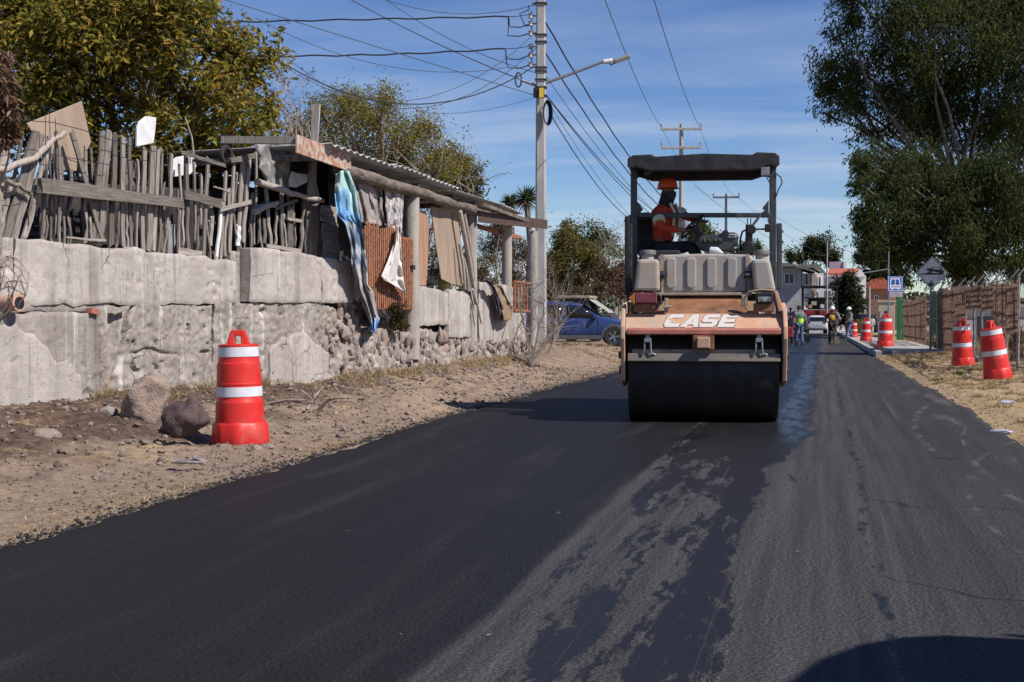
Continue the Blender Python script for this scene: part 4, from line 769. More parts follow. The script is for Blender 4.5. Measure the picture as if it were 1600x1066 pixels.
for (x0, y0, x1, y1, w_, m) in ((140, 875, 129, 238, 30, M_WOOD), (240, 895, 263, 278, 28, M_WOOD), (278, 922, 250, 640, 15, M_WOOD), (182, 800, 174, 290, 15, M_WOOD), (105, 845, 106, 610, 14, M_WOOD), (285, 835, 296, 655, 28, M_WOOD), (318, 918, 356, 560, 26, M_WHITE), (338, 930, 380, 368, 26, M_WOOD), (370, 905, 402, 480, 25, M_WOOD), (400, 885, 432, 308, 26, M_WOOD), (458, 845, 492, 288, 36, M_WOOD), (490, 810, 532, 258, 27, M_WOOD), (458, 842, 464, 700, 32, M_WHITE), (560, 830, 576, 238, 20, M_WOOD), (672, 845, 638, 470, 28, M_WOOD), (742, 870, 729, 408, 25, M_WOOD), (625, 835, 625, 665, 28, M_WOOD), (792, 855, 790, 590, 44, M_WOOD), (825, 845, 826, 710, 15, M_WOOD), (855, 875, 886, 548, 18, M_WOOD), (928, 905, 936, 555, 88, M_WOOD), (75, 870, 70, 480, 22, M_WOOD), (590, 820, 600, 600, 20, M_WOOD), (700, 840, 705, 620, 22, M_WOOD), (765, 850, 752, 640, 20, M_WOOD), (10, 860, 30, 250, 26, M_WOOD), (220, 700, 226, 390, 16, M_WOOD), (545, 840, 548, 500, 22, M_WOOD)):
    o = wplank('picket', z4(x0, y0), z4(x1, y1), w_/4.1, m, fence, -.1+rs.uniform(-.03, .03))
for (x0, y0, x1, y1, w_, off, th) in ((228, 588, 1045, 690, 84, .0, .07), (600, 905, 380, 885, 14, -.05, .03)):
    wplank('rail', z3(x0, y0), z3(x1, y1), w_/3.675, M_WOOD, fence, off, th, .02, .005, .62)
for (x0, y0, x1, y1, w_) in ((100, 240, 372, 322, 24), (115, 510, 355, 570, 60), (345, 605, 545, 555, 26), (405, 290, 570, 258, 32), (640, 838, 855, 870, 24), (65, 868, 225, 895, 46), (560, 590, 720, 560, 24), (770, 660, 860, 680, 20), (700, 600, 840, 545, 18)):
    wplank('rail', z4(x0, y0), z4(x1, y1), w_/4.1, M_WOOD, fence, -.05+rs.uniform(-.02, .02), .03, .02, .01)
def wpole(name, pts, r, parent, mat=M_BARK, off=-.02, n=7):
    b = MB(); P = [W3(*WP(x, y, off), off) for x, y in pts]; k = len(P); q = []
    for i in range(k-1):
        for t in (0, .33, .66): q.append(Vector(P[i]).lerp(Vector(P[i+1]), t)+Vector((rs.uniform(-1, 1), rs.uniform(-1, 1), rs.uniform(-1, 1)))*r*.35)
    q.append(Vector(P[-1])); b.tube(q, [r*rs.uniform(.85, 1.1)*(1-.25*i/len(q)) for i in range(len(q))], n); return b.build(name, mat, parent, 60, world=True)
M_POLEW = wood('driftwood', (.24, .2, .17), (.38, .33, .29))
wpole('branch_rail', [z3(-20, 500), z3(40, 488), z3(200, 430), z3(290, 345), z3(368, 283)], .045, fence, M_POLEW, .02)
wpole('branch_rail', [z4(585, 432), z4(760, 490), z4(870, 525), z4(1006, 550)], .05, fence, M_POLEW, .02)
wpole('branch_rail', [z4(560, 620), z4(640, 590), z4(712, 562)], .045, fence, M_POLEW, -.02)
wpole('branch_rail', [z4(305, 460), z4(360, 475), z4(410, 500)], .015, fence, M_POLEW, .0)
wpole('branch_rail', [z3(30, 560), z3(110, 590), z3(180, 640)], .03, fence, M_POLEW, .0)
for i in range(44):   # thin leaning laths between and behind the pickets
    x = rs.uniform(-5, 478); yb = 378+x*.05+rs.uniform(-2, 4); wplank('picket', (x, yb), (x+rs.uniform(-3, 9)*(1 if rs.random() < .8 else -2), yb-rs.uniform(60, 165)), rs.uniform(3, 6), M_WOOD, fence, rs.uniform(-.22, -.12), .02, .03, .03)
# thin wire strung over the pickets
wires = MB()
for pts in ([(0, 200), (150, 215), (300, 225), (480, 270), (620, 320), (760, 365), (900, 395)], [(260, 190), (263, 600)], [(285, 180), (300, 640)], [(320, 200), (330, 640)], [(0, 420), (180, 380), (400, 430), (640, 470)], [(0, 600), (120, 640), (230, 610)], [(920, 360), (925, 700)], [(960, 380), (975, 720)]):
    wires.tube([W3(*WP(*z3(x+rs.uniform(-3, 3), y), .03), .03) for x, y in pts], .005, 4)
wires.build('tie_wire', M_DKSTEEL, fence, world=True)
# square post behind the corner, stacked boards by the corner
post = empty('timber_post', 'tall square grey timber post rising past the shed corner', 'post', tuple(W3(*WP(484, 385, -.3), -.3)))
wplank('shaft', (481, 385), (495, 163), 10.5, M_WOODL, post, -.3, .13, .01, .0, .85); wplank('brace', (498, 312), (489, 276), 4, M_WOODL, post, -.22, .04, .01, .0)
bs = empty('board_panel', 'three short grey boards closing the gap beside the blue sheet', 'panel', tuple(W3(*WP(515, 405, -.05), -.05)))
for i, (a, b) in enumerate((((502, 333), (525, 337)), ((503, 361), (527, 365)), ((506, 388), (530, 393)))):
    wplank('board', a, b, 27, M_WOOD, bs, -.06, .03, .015, .004)
def lean(name, label, cat, quad, th, mat, off, jag=0, n=8):
    """a sheet with four corners given by pixels on the wall's plane, moved off"""
    P = [W3(*WP(x, y, off), off) for x, y in quad]; c = np.mean(P, 0); e = empty(name, label, cat, tuple(c)); b = MB(); m = len(P); nn = Vector(wn0)*th
    b.add([Vector(p)-nn/2 for p in P]+[Vector(p)+nn/2 for p in P], [tuple(range(m)), tuple(range(2*m-1, m-1, -1))]+[(i, m+i, m+(i+1) % m, (i+1) % m) for i in range(m)])
    o = b.build('sheet', mat, e, world=True, bevel=.006); return e, o
g = NG('plywood_blue'); v = g.obj(); X_, Y_, Z_ = g.sep(g.pos())
cc = g.mix(g.rng(g.noise(g.map(v, (1, 1, .2)), 5, 5), .35, .65), (.36, .27, .2), (.29, .215, .16)); cc = g.mix(g.math('MULTIPLY', g.rng(g.noise(v, 3, 5, .6), .5, .56), g.math('MULTIPLY', g.rng(v, 0, 1) if False else g.rng(g.sep(v)['Y'], .35, .5), g.rng(g.sep(v)['Z'], -.1, .05))), cc, (.09, .3, .5))
M_PLYB = g.done(cc, .8)
lean('plywood_board', 'tilted tan plywood board with a blue paint smear behind the fence', 'board', [z3(330, 500), z3(150, 232), z3(468, 103), z3(520, 340), z3(440, 505)], .02, M_PLYB, -.28)
lean('foam_board', 'small white board scrap sticking up above the pickets', 'board', [z3(780, 365), z3(782, 260), z3(795, 222), z3(835, 190), z3(893, 198), z3(888, 270), z3(878, 345), z3(845, 352)], .03, M_WHITE, -.3)
M_GREYBD = pm('grey_board', (.2, .2, .21), (.28, .28, .29), 6, .8)
lean('grey_board', 'slanting blue grey board behind the pickets left of the white slat', 'board', [(261, 398), (268, 350), (279, 352), (276, 372), (268, 400)], .02, M_GREYBD, -.2)
lean('white_sheet', 'white plastic sheet folded down below the grey tarp', 'sheet', [z4(770, 455), z4(800, 360), z4(850, 375), z4(905, 380), z4(900, 430), z4(830, 465)], .012, M_WHITE, -.25)
lean('foam_board', 'white sheet scraps showing through the fence below the loquat branches', 'board', [z4(20, 400), z4(25, 300), z4(60, 270), z4(165, 250), z4(190, 330), z4(150, 380)], .02, M_WHITE, -.4)
# black crates standing in the yard's shade
def crate(px, py, lab, w_=.62):
    s, z = WP(px, py, -.45); e = empty('plastic_crate', lab, 'crate', tuple(W3(s, 1.93 if py > 300 else z, -.55)), wang, 'crates stacked behind the fence'); b = MB(); zz = z-e.location.z
    for k in range(3): b.box((0, -.14, zz+.05+k*.13), (w_, .03, .06)); b.box((0, .14, zz+.05+k*.13), (w_, .03, .06)); b.box((-w_/2, 0, zz+.05+k*.13), (.03, .25, .06)); b.box((w_/2, 0, zz+.05+k*.13), (.03, .25, .06))
    b.build('side_slats', M_BLACKPL, e, bevel=.008); b = MB()
    for k in range(-2, 3):
        for y_ in (-.13, .13): MB().box((k*w_/4.2, y_, zz+.19), (.035, .025, .36)).build('rib', M_BLACKPL, e)
    MB().box((0, 0, zz+.02), (w_-.02, .27, .02)).build('crate_floor', M_BLACKPL, e)
    e.location.z += zz if False else 0
crate(118, 302, 'black plastic crate behind the fence, topmost, below the tilted plywood board'); crate(60, 372, 'black plastic crate behind the fence by the leftmost pickets'); crate(125, 374, 'black plastic crate behind the fence below the topmost crate')
# dark sheeting added to stand in for the shade behind the fence
def sheet(name, rows, place, nu=24, nv=40, amp=.03, mat=None, parent=None, seed=0, freq=9, cols=None, vfold=True, thick=.004):
    """cloth: rows of pixel points from top to bottom, resampled to a grid; folds run down it"""
    k = len(rows); A_ = []
    for r_ in rows:
        r_ = np.array(r_, float); t = np.linspace(0, 1, len(r_)); u = np.linspace(0, 1, nu); A_.append(np.stack([np.interp(u, t, r_[:, 0]), np.interp(u, t, r_[:, 1])], -1))
    A_ = np.array(A_); t = np.linspace(0, k-1, nv); i = np.minimum(t.astype(int), k-2); f = (t-i)[:, None, None]; f = f*f*(3-2*f)*.5+f*.5
    Q = A_[i]*(1-f)+A_[i+1]*f; U, Vv = np.meshgrid(np.linspace(0, 1, nu), np.linspace(0, 1, nv))
    d = amp*(np.sin(U*freq+fbm(U*2, Vv*3, 3, seed)*4)*(1 if vfold else .5)+1.2*fbm(U*5, Vv*6, 3, seed+1)+.7*np.abs(fbm(U*9, Vv*16, 3, seed+3)))
    P = np.array([place(Q[a, b, 0], Q[a, b, 1], d[a, b]) for a in range(nv) for b in range(nu)])
    I = np.arange(nv*nu).reshape(nv, nu); q = np.stack([I[:-1, :-1], I[1:, :-1], I[1:, 1:], I[:-1, 1:]], -1).reshape(-1, 4)
    if parent is not None: P = P-np.array(parent.location)
    col = None
    if cols is not None:
        tc_ = np.linspace(0, 1, nv); cs = np.array([c for _, c in cols]); tp = [x for x, _ in cols]; wv = np.clip(tc_[:, None]+.1*fbm(U*3, Vv*6, 3, seed+2), 0, 1); col = cs[np.abs(wv[..., None]-np.array(tp)).argmin(-1)].reshape(-1, 3)
    o = link(name, npmesh(name, P, q, mat, True, col=col), parent)
    m = o.modifiers.new('thickness', 'SOLIDIFY'); m.thickness = thick
    return o
wplace = lambda off: (lambda x, y, d: W3(*WP(x, y, off+d), off+d))
splace = lambda off: (lambda x, y, d: AX(x, y, SX+off+d))
def dyed(name, rough=.8, transl=.0):
    g = NG(name); a = g.n('ShaderNodeAttribute'); a.attribute_name = 'tint'; n = g.noise(g.obj(), 5, 5, .6); c = g.mix(g.math('MULTIPLY', g.rng(n, .45, .75), .35), a.outputs['Color'], (.3, .27, .25))
    return g.done(c, rough, g.bump(g.noise(g.obj(), 18, 4), .02, .5), 0, .25)
M_DYE = dyed('dyed_sheet', .55); M_CLOTH = pm('faded_cloth', (.31, .265, .25), (.4, .35, .335), 5, .95, .004, 60, rand=.2)
M_SHADE = pm('dark_backing_cloth', (.02, .018, .017), (.045, .038, .033), 4, .9, .01, 20)  # dark tone of the added backing sheets
o = sheet('yard_shade_fill', [[(-120, 265), (120, 285), (380, 300), (470, 262)], [(-120, 420), (120, 420), (380, 420), (470, 420)]], wplace(-1.3), 30, 14, .06, M_SHADE); tag(o, 'added dark sheet standing in for the yard shade behind the picket fence', 'cloth')  # added sheet; its dark colour gives the shade between the pickets
M_TARPG = pm('grey_printed_tarp', (.2, .19, .19), (.33, .32, .32), 3.2, .6, .02, 7, lo=.47, hi=.53, dirt=(.08, .075, .075), dscale=5, dlo=.55, dhi=.65)
o = sheet('grey_tarp', [[(398, 226), (430, 224), (455, 221)], [(405, 262), (432, 258), (455, 246)], [(418, 290), (436, 292), (448, 298)]], wplace(-.25), 18, 22, .035, M_TARPG, seed=2, freq=12); tag(o, 'crumpled grey printed tarp hung on the end of the shed', 'tarp')
o = sheet('black_backing', [[(455, 224), (480, 232), (512, 262)], [(452, 262), (480, 270), (515, 330)], [(462, 300), (488, 320), (518, 400)]], wplace(-.5), 14, 14, .04, M_SHADE, seed=4); tag(o, 'black backing sheet in the shed end behind the square post', 'sheet')  # black backing across the shed end
ty = empty('tyre', 'small worn tyre hung by the fence top under the loquat branches', 'tyre', tuple(W3(*WP(353, 243, -.15), -.15)), wang); b = MB(); b.lathe([(.09, -.03), (.13, -.035), (.15, 0), (.13, .035), (.09, .03), (.08, 0), (.09, -.03)], 18, axis='Y', cap=False); b.build('tread', M_RUBBER, ty, 60)
# ---------------------------------------------------------------- the shed by the road
shed = empty('lean_to_shed', 'open lean-to shed of concrete columns under corrugated roofing', 'shed', (SX, 27, 0))
RX_, RZ_ = -7.05, 3.72
M_ROOF = pm('roof_sheet', (.42, .42, .42), (.3, .3, .3), 4, .6, .003, 40, dirt=(.22, .2, .19), dscale=3, rand=.12)
def roof_sheet(y0, y1, z0, z1, depth=2.9, flat=False):
    ny_ = max(12, int((y1-y0)*22)); ys = np.linspace(y0, y1, ny_); xs = np.linspace(0, -depth, 4); ph = 2*np.pi/.3
    Z = (np.interp(ys, [y0, y1], [z0, z1])+.022*np.sin(ys*ph)*(.15 if flat else 1))[None]+(xs*.03)[:, None]
    V = np.stack([np.repeat((RX_+xs)[:, None], ny_, 1), np.repeat(ys[None], 4, 0), Z], -1).reshape(-1, 3)-np.array(shed.location); I = np.arange(4*ny_).reshape(4, ny_)
    o = link('roof_sheet', npmesh('roof_sheet', V, np.stack([I[:-1, :-1], I[:-1, 1:], I[1:, 1:], I[1:, :-1]], -1).reshape(-1, 4), M_ROOF, True), shed)
    m = o.modifiers.new('thickness', 'SOLIDIFY'); m.thickness = .014
yy_ = [AX(522, 232, RX_)[1], 23.1, 25.2, 27.3]
for i in range(3): roof_sheet(yy_[i]-.1, yy_[i+1]+.1, RZ_+.03*(i % 2)+.06, RZ_+.03*(i % 2)+.05)
roof_sheet(27.3, 31.2, RZ_+.0, RZ_+.02, 2.4, True); roof_sheet(31.0, AX(815, 330, RX_)[1]+.1, RZ_+.03, RZ_-.02, 1.6)
MB().bar((-7.18, AX(466, 216, -7.15)[1], 3.66), (-7.18, 21.1, 3.62), .26, .03, (1, 0, 0)).build('fascia_board', M_RUSTPALE, shed, world=True, bevel=.006)
M_BEAM = pm('old_beam', (.1, .075, .06), (.2, .165, .14), 8, .9, .03, 18, (1, .3, 1))
b = MB(); ys = np.linspace(20.9, 29.4, 12); b.tube([(-7.27+rs.uniform(-.02, .02), y, 3.5+rs.uniform(-.025, .025)) for y in ys], [.115*rs.uniform(.9, 1.1) for _ in ys], 8); b.build('beam', M_BEAM, shed, 50, world=True)
MB().bar((-7.27, 29.2, 3.52), (-7.27, 34.3, 3.5), .12, .14).build('beam', M_BEAM, shed, world=True, bevel=.01)
MB().bar((-7.2, AX(466, 220, -7.2)[1], 3.72), (-8.3, AX(466, 220, -7.2)[1]-.1, 3.74), .12, .1).build('beam', M_WOOD, shed, world=True)
for y in (20, 22.5, 25, 27.5, 29.3): MB().bar((-7.2, y, 3.61), (-10.1, y, 3.55), .07, .1).build('rafter', M_BEAM, shed, world=True)
def column(px, r, zt, off=0, zb=.45):
    y = AX(px, 400, SX+off)[1]; b = MB(); hs = np.linspace(zb, zt, 9); b.lathe([(r*rs.uniform(.95, 1.05), h) for h in hs], 14, (SX+off, y, 0)); return b.build('column', M_COLC, shed, 60, world=True)
column(643, .145, 3.42, -.06); column(735.5, .14, 3.42, -.1); column(792, .125, SP(792, 350)[1], -.16); column(832.5, .13, SP(832, 362)[1], .05)
M_RUSTD = pm('dark_rust', (.05, .03, .024), (.1, .055, .04), 8, .8)
# steel beams that run on past the roof
sb = empty('steel_beam', 'rusty steel beam running from the shed towards the lamp post', 'beam', tuple(AX(750, 345, SX)))
b = MB(); y0 = 29.6; y1 = AX(855, 352, -7.1)[1]; z0, z1 = SP(748, 341)[1], AX(855, 351, -7.1)[2]
for dz in (-.07, .07): b.bar((-7.2, y0, z0+dz), (-7.1, y1, z1+dz), .1, .014, (1, 0, 0))
b.bar((-7.2, y0, z0), (-7.1, y1, z1), .014, .13); b.build('beam', M_RUSTD, sb, world=True)
MB().bar((-7.75, 29.6, SP(748, 345)[1]), (-7.6, 35.8, SP(832, 372)[1]), .08, .1).build('purlin', M_RUST, sb, world=True)
MB().bar((-7.05, 29.4, 3.6), (-7.15, 34.6, 3.58), .06, .08).build('purlin', M_BEAM, sb, world=True)
# back wall and side of the shed, dark boards
bw = empty('shed_back_wall', 'dark board back wall inside the open shed', 'wall', (-10.0, 24.5, 1.1))
for i in range(24):
    y = 19.3+i*.42; o = link('board', plank_mesh('board', 2.55, .4, .03, M_BEAM, .02, .01), bw, Vector((-10.0, y, 1.0))-bw.location, None, frameq(Vector((0, 0, 0)), Vector((0, 0, 1)), Vector((1, 0, 0))))
o = sheet('shed_shade_fill', [[(512, 245), (560, 262), (640, 300)], [(516, 420), (570, 440), (640, 440)], [(525, 500), (570, 505), (640, 505)]], splace(-.45), 20, 14, .08, M_SHADE, seed=6); tag(o, 'added dark sheet standing in for the shaded shed interior behind the gate', 'sheet')  # added fill: the shade under the roof put into a dark sheet
# gate
gate = empty('rusty_gate', 'rust red barred metal gate standing on the rubble below the shed', 'gate', (SX+.02, 23.4, SP(600, 483)[1]))
gy0, gy1 = SP(567, 360)[0], SP(644, 380)[0]; zt_, zb_ = SP(610, 369.5)[1], SP(615, 481)[1]
for i in range(25):
    y = gy0+(gy1-gy0)*(i+.5)/25; up_ = (.1+.14*rs.random() if i < 17 else .02*rs.random())
    MB().box((SX+.02, y, (zb_+zt_+up_)/2), (.014, .055+rs.uniform(-.01, .01), zt_+up_-zb_), ROT(rs.uniform(-.008, .008))).build('gate_bar', M_RUST, gate, world=True)
for z in (zt_, zb_, (zt_+zb_)/2-.1): MB().box((SX-.015, (gy0+gy1)/2, z), (.035, gy1-gy0+.04, .06)).build('gate_rail', M_RUST, gate, world=True, bevel=.005)
MB().box((SX+.055, gy1-.12, (zt_+zb_)/2+.12), (.04, .16, .08)).build('latch', M_DKSTEEL, gate, world=True, bevel=.006)
# plywood, sticks
def spoly(name, label, cat, quad, th, mat, off, part='sheet'):
    P = [AX(x, y, SX+off+(q[0] if (q := tuple(r_)) else 0)) for x, y, *r_ in [(a[0], a[1], *(a[2:] or (0,))) for a in quad]]; c = np.mean(P, 0); e = empty(name, label, cat, tuple(c)); b = MB(); m = len(P); nn = Vector((th, 0, 0))
    b.add([Vector(p)-nn/2 for p in P]+[Vector(p)+nn/2 for p in P], [tuple(range(m)), tuple(range(2*m-1, m-1, -1))]+[(i, m+i, m+(i+1) % m, (i+1) % m) for i in range(m)]); b.build(part, mat, e, world=True, bevel=.006); return e
M_ORPLY = pm('orange_board', (.42, .24, .15), (.33, .185, .12), 5, .8, .004, 50, (1, 1, .15))
spoly('leaning_board', 'narrow orange brown board upright just right of the gate column', 'board', [(655, 446), (654, 330), (664, 330), (669, 345), (668, 400), (665, 446)], .03, M_ORPLY, -.12)
spoly('plywood_sheet', 'large weathered brown plywood sheet hung aslant in the shed opening', 'sheet', [(689, 436), (680, 380), (673, 322), (700, 328), (717, 338), (720, 390), (723, 448), (705, 444)], .022, M_PLY, -.12)
b = MB(); b.add([AX(x, y, SX-.7) for x, y in ((666, 448), (668, 435), (676, 432), (684, 446))], [(0, 1, 2, 3)]); o = b.build('windscreen', pm('dusty_glass', (.06, .08, .1), rough=.15), None); m = o.modifiers.new('t', 'SOLIDIFY'); m.thickness = .01; tag(o, 'dusty old windscreen standing behind the low panel', 'glass')
st_ = empty('stick_bundle', 'bundle of pale poles leaning against the shed column', 'poles', tuple(AX(735, 470, SX)))
def stick(a, b_, r, off, mat=M_POLEW):
    MB().tube([AX(*a, SX+off), Vector(AX(*a, SX+off)).lerp(Vector(AX(*b_, SX+off+.05)), .5)+Vector((.02, 0, .01)), AX(*b_, SX+off+.05)], [r, r*.9, r*.8], 7).build('pole', mat, st_, 60, world=True)
stick((718, 330), (744, 475), .055, .06); stick((724, 332), (741, 440), .05, .0); stick((718, 380), (727, 452), .035, .02, M_WOODL); stick((723, 395), (732, 455), .035, .0, M_WOODL); stick((738, 452), (752, 505), .03, .12, M_WOODL)
bk = empty('yellow_bucket', 'pale yellow bucket on the ledge below the plywood sheet', 'bucket', tuple(AX(693, 447, SX-.3))); MB().lathe([(.1, -.12), (.13, .05), (.12, .2), (.06, .26)], 14).build('body', pm('yellow_plastic', (.62, .5, .16), (.5, .4, .14), 5, .5), bk, 60)
# cloths
M_WCL = pm('white_cloth', (.62, .58, .55), (.5, .46, .44), 6, .9, .004, 40)
o = sheet('white_cloth', [[(622, 352), (624, 352), (626, 354)], [(616, 380), (621, 380), (627, 385)], [(606, 408), (616, 412), (628, 415)], [(595, 432), (612, 438), (630, 432)], [(600, 437), (618, 448), (633, 448)], [(632, 455), (634, 457), (636, 461)]], splace(.14), 16, 26, .03, M_WCL, seed=9, freq=6); tag(o, 'white triangular cloth hanging on the rusty gate', 'cloth')
tq = [(0, (.42, .6, .56)), (.08, (.4, .6, .58)), (.14, (.2, .42, .64)), (.2, (.16, .36, .58)), (.26, (.1, .26, .5)), (.3, (.3, .36, .42)), (.36, (.12, .17, .26)), (.42, (.45, .5, .55)), (.5, (.17, .22, .32)), (.55, (.5, .49, .48)), (.7, (.33, .31, .31)), (.84, (.5, .5, .52)), (.9, (.55, .55, .56)), (.93, (.07, .25, .6)), (1, (.07, .25, .6))]
o = sheet('blue_tarp', [[(525, 272), (535, 266), (546, 268)], [(523, 300), (545, 300), (556, 296)], [(526, 334), (545, 338), (563, 342)], [(540, 350), (553, 350), (566, 356)], [(548, 385), (558, 385), (570, 390)], [(550, 415), (562, 415), (574, 420)], [(558, 440), (566, 440), (575, 445)], [(562, 465), (572, 462), (583, 455)], [(571, 485), (580, 485), (591, 495)], [(576, 500), (584, 500), (594, 497)], [(581, 516), (585, 521), (590, 510)]], splace(.16), 18, 70, .05, M_DYE, seed=12, freq=10, cols=tq); tag(o, 'long torn blue and grey plastic sheet hanging beside the gate down to the stones', 'plastic sheet')
o = sheet('hanging_cloth', [[(545, 266), (558, 264), (580, 275)], [(553, 300), (567, 302), (588, 312)], [(562, 346), (574, 352), (590, 350)]], splace(-.02), 22, 24, .028, M_CLOTH, seed=14, freq=15); tag(o, 'grey brown cloth draped over the rod right of the blue sheet', 'cloth')
o = sheet('hanging_cloth', [[(572, 276), (584, 292), (602, 290)], [(578, 312), (590, 310), (603, 310)], [(582, 350), (592, 354), (603, 352)]], splace(-.06), 20, 18, .028, M_CLOTH, seed=16, freq=10); tag(o, 'beige cloth sagging in the middle of the shed opening above the gate', 'cloth')
o = sheet('hanging_cloth', [[(599, 286), (613, 292), (632, 300)], [(602, 322), (614, 325), (630, 328)], [(605, 356), (615, 362), (628, 366)]], splace(-.01), 22, 20, .024, pm('printed_cloth', (.5, .46, .45), (.2, .19, .19), 9, .9, lo=.48, hi=.56), seed=18, freq=12); tag(o, 'whitish printed cloth hanging beside the gate column', 'cloth')
o = sheet('garment', [[(757, 437), (764, 438), (770, 444)], [(766, 448), (772, 450), (776, 455)], [(774, 470), (779, 470), (783, 475)], [(780, 500), (784, 503), (787, 498)]], splace(.2), 10, 20, .03, pm('navy_cloth', (.07, .065, .11), (.12, .11, .15), 6, .9), seed=20, freq=5, thick=.015); tag(o, 'navy garment hung over the low wall beside the brown one', 'garment')
o = sheet('garment', [[(773, 446), (778, 445), (784, 448)], [(778, 462), (788, 462), (796, 474)], [(782, 482), (790, 482), (801, 478)], [(784, 500), (792, 503), (800, 497)]], splace(.22), 12, 18, .03, pm('brown_cloth', (.3, .21, .12), (.2, .145, .095), 6, .9), seed=22, freq=6, thick=.015); tag(o, 'brown garment hung over the low wall beside the navy one', 'garment')
# small rusty railing at the end
rl = empty('rusty_railing', 'short rusty railing on the low wall end beside the lamp post', 'railing', tuple(AX(816, 485, SX)))
for px in (804, 808.5, 813, 818, 823, 829): MB().bar(AX(px, 440+(px-804)*.1, SX), AX(px, 485, SX), .05, .05).build('bar', M_RUST, rl, world=True)
MB().bar(AX(803, 440, SX), AX(831, 443, SX), .05, .05).build('rail', M_RUST, rl, world=True); MB().bar(AX(803, 485, SX), AX(831, 486, SX), .05, .05).build('rail', M_RUST, rl, world=True)
MB().box(AX(811, 477, SX-.03), (.02, .9, .2)).build('panel', M_DKSTEEL, rl, world=True)
# pot stump, brick and board scraps in the wall
p = empty('clay_pipe', 'broken clay pipe end sticking out of the wall at the far left', 'pipe', tuple(W3(*WP(24, 474, .2), .1))); q = wn0; b = MB(); b.tube([Vector((0, 0, 0))-q*.1, q*.16+Vector((0, 0, .01))], [.085, .1], 14); b.build('barrel', pm('terracotta', (.42, .24, .17), (.5, .32, .25), 8, .9, .004), p, 60); MB().tube([q*.155, q*.163], [.075, .075], 14).build('mouth', M_BLACK, p)
for nm, lab, cat, px, py, sz, m, ry_ in (('brick', 'red brick fragment lodged in the wall ledge', 'brick', 145, 487, (.14, .1, .07), pm('red_brick', (.42, .15, .1), (.3, .12, .09), 12, .9, .01), .15), ('wood_scrap', 'flat grey wood scrap wedged in the wall ledge beside the brick', 'board', 184, 486, (.27, .12, .03), M_WOOD, -.28)):
    e = empty(nm, lab, cat, tuple(W3(*WP(px, py, .1), .1)), wang); b = MB(); b.box((0, 0, 0), sz, Matrix.Rotation(ry_, 3, 'Y')); b.build('body', m, e, bevel=.008)
# boulders at the foot of the wall
M_BOUL = pm('boulder', (.36, .27, .22), (.25, .19, .155), 3.5, .95, .02, 14, dirt=(.15, .11, .09), dscale=6, rand=.12)
M_BOULD = pm('dark_boulder', (.1, .062, .06), (.065, .045, .045), 4, .85, .015, 16, dirt=(.2, .15, .12), dscale=5, dlo=.58, dhi=.75)
def boulder(name, label, px, pyb, wpx, hpx, m, seed, rot=0, sub=3, dz=-.03):
    p = np.array(G(px, pyb, .2)); 
    for _ in range(12): p = G(px, pyb, float(gh(p[0], p[1])-rz(p[1])))
    k = 1/ppm(p); me = rockmesh(name, seed, sub, (1, 1, 1), .12, m); o = link(name, me)
    o.scale = (wpx*k/1.62, wpx*k/1.8, hpx*k/1.5); o.location = (p[0], p[1]+wpx*k*.2, p[2]+hpx*k*.42+dz); o.rotation_euler = (rot*.3, rot, rot*2); me.polygons.foreach_set('use_smooth', [sub > 1]*len(me.polygons)); return tag(o, label, 'boulder')
boulder('boulder', 'big brown boulder lying against the wall foot left of the drum', 222, 650, 72, 62, M_BOUL, 77, .2, 4)
boulder('boulder', 'dark reddish boulder beside the big brown one, next to the near drum', 283, 672, 62, 50, M_BOULD, 83, .5, 4)
boulder('boulder', 'low rounded stone half sunk in the earth at the left', 66, 688, 40, 22, M_BOUL, 91, .1, 3)
for i, (px, py, s_, lab) in enumerate(((166, 647, 30, 'flat pale stone slab at the wall foot left of the big boulder'), (305, 655, 16, 'small pale stone behind the dark boulder'), (330, 695, 9, 'small grey stone left of the drum base'), (88, 668, 14, 'small brown stone just behind the low rounded one'), (88, 725, 16, 'fist sized brown stone low on the left shoulder'), (36, 778, 16, 'reddish stone near the road at the far left'), (118, 765, 10, 'dark pebble on the pale earth left of the drum'))):
    boulder('stone', lab, px, py, s_, s_*.55, M_BOUL if i % 3 else M_STONE, 100+i, .3*i, 1)
e = empty('crushed_tin', 'flattened dark tin lying on the shoulder in front of the near drum', 'tin', tuple(G(297, 724, .03))); b = MB(); b.box((0, 0, .015), (.3, .12, .02), Matrix.Rotation(.1, 3, 'X')); b.box((.08, .03, .035), (.12, .1, .015), Matrix.Rotation(.4, 3, 'Y')); b.build('body', pm('tin', (.16, .12, .12), (.3, .26, .25), 16, .6, .003), e, bevel=.006)
# branch litter
bl = empty('branch_pile', 'pile of dry broken branches at the foot of the rubble wall', 'branches', tuple(G(490, 635, .22)))
for (x0, y0, x1, y1, r) in ((415, 632, 482, 626, .025), (480, 640, 505, 605, .022), (498, 642, 518, 622, .03), (505, 628, 548, 622, .02), (470, 610, 500, 640, .012), (520, 600, 545, 640, .01), (440, 640, 470, 634, .014), (484, 600, 492, 634, .012), (530, 628, 560, 632, .012), (455, 628, 530, 640, .01)):
    a = Vector(G(x0, y0, .26)); c = Vector(G(x1, y1, .26)); d0 = float(gh(a.x, a.y))+.03; a = Vector(AY(x0, y0, 16.6+rs.uniform(-.3, .3))); c = Vector(AY(x1, y1, 16.6+rs.uniform(-.3, .3)))
    MB().tube([a, a.lerp(c, .5)+Vector((0, 0, .03)), c], [r, r*.8, r*.5], 6).build('branch', M_TWIG, bl, 60, world=True)
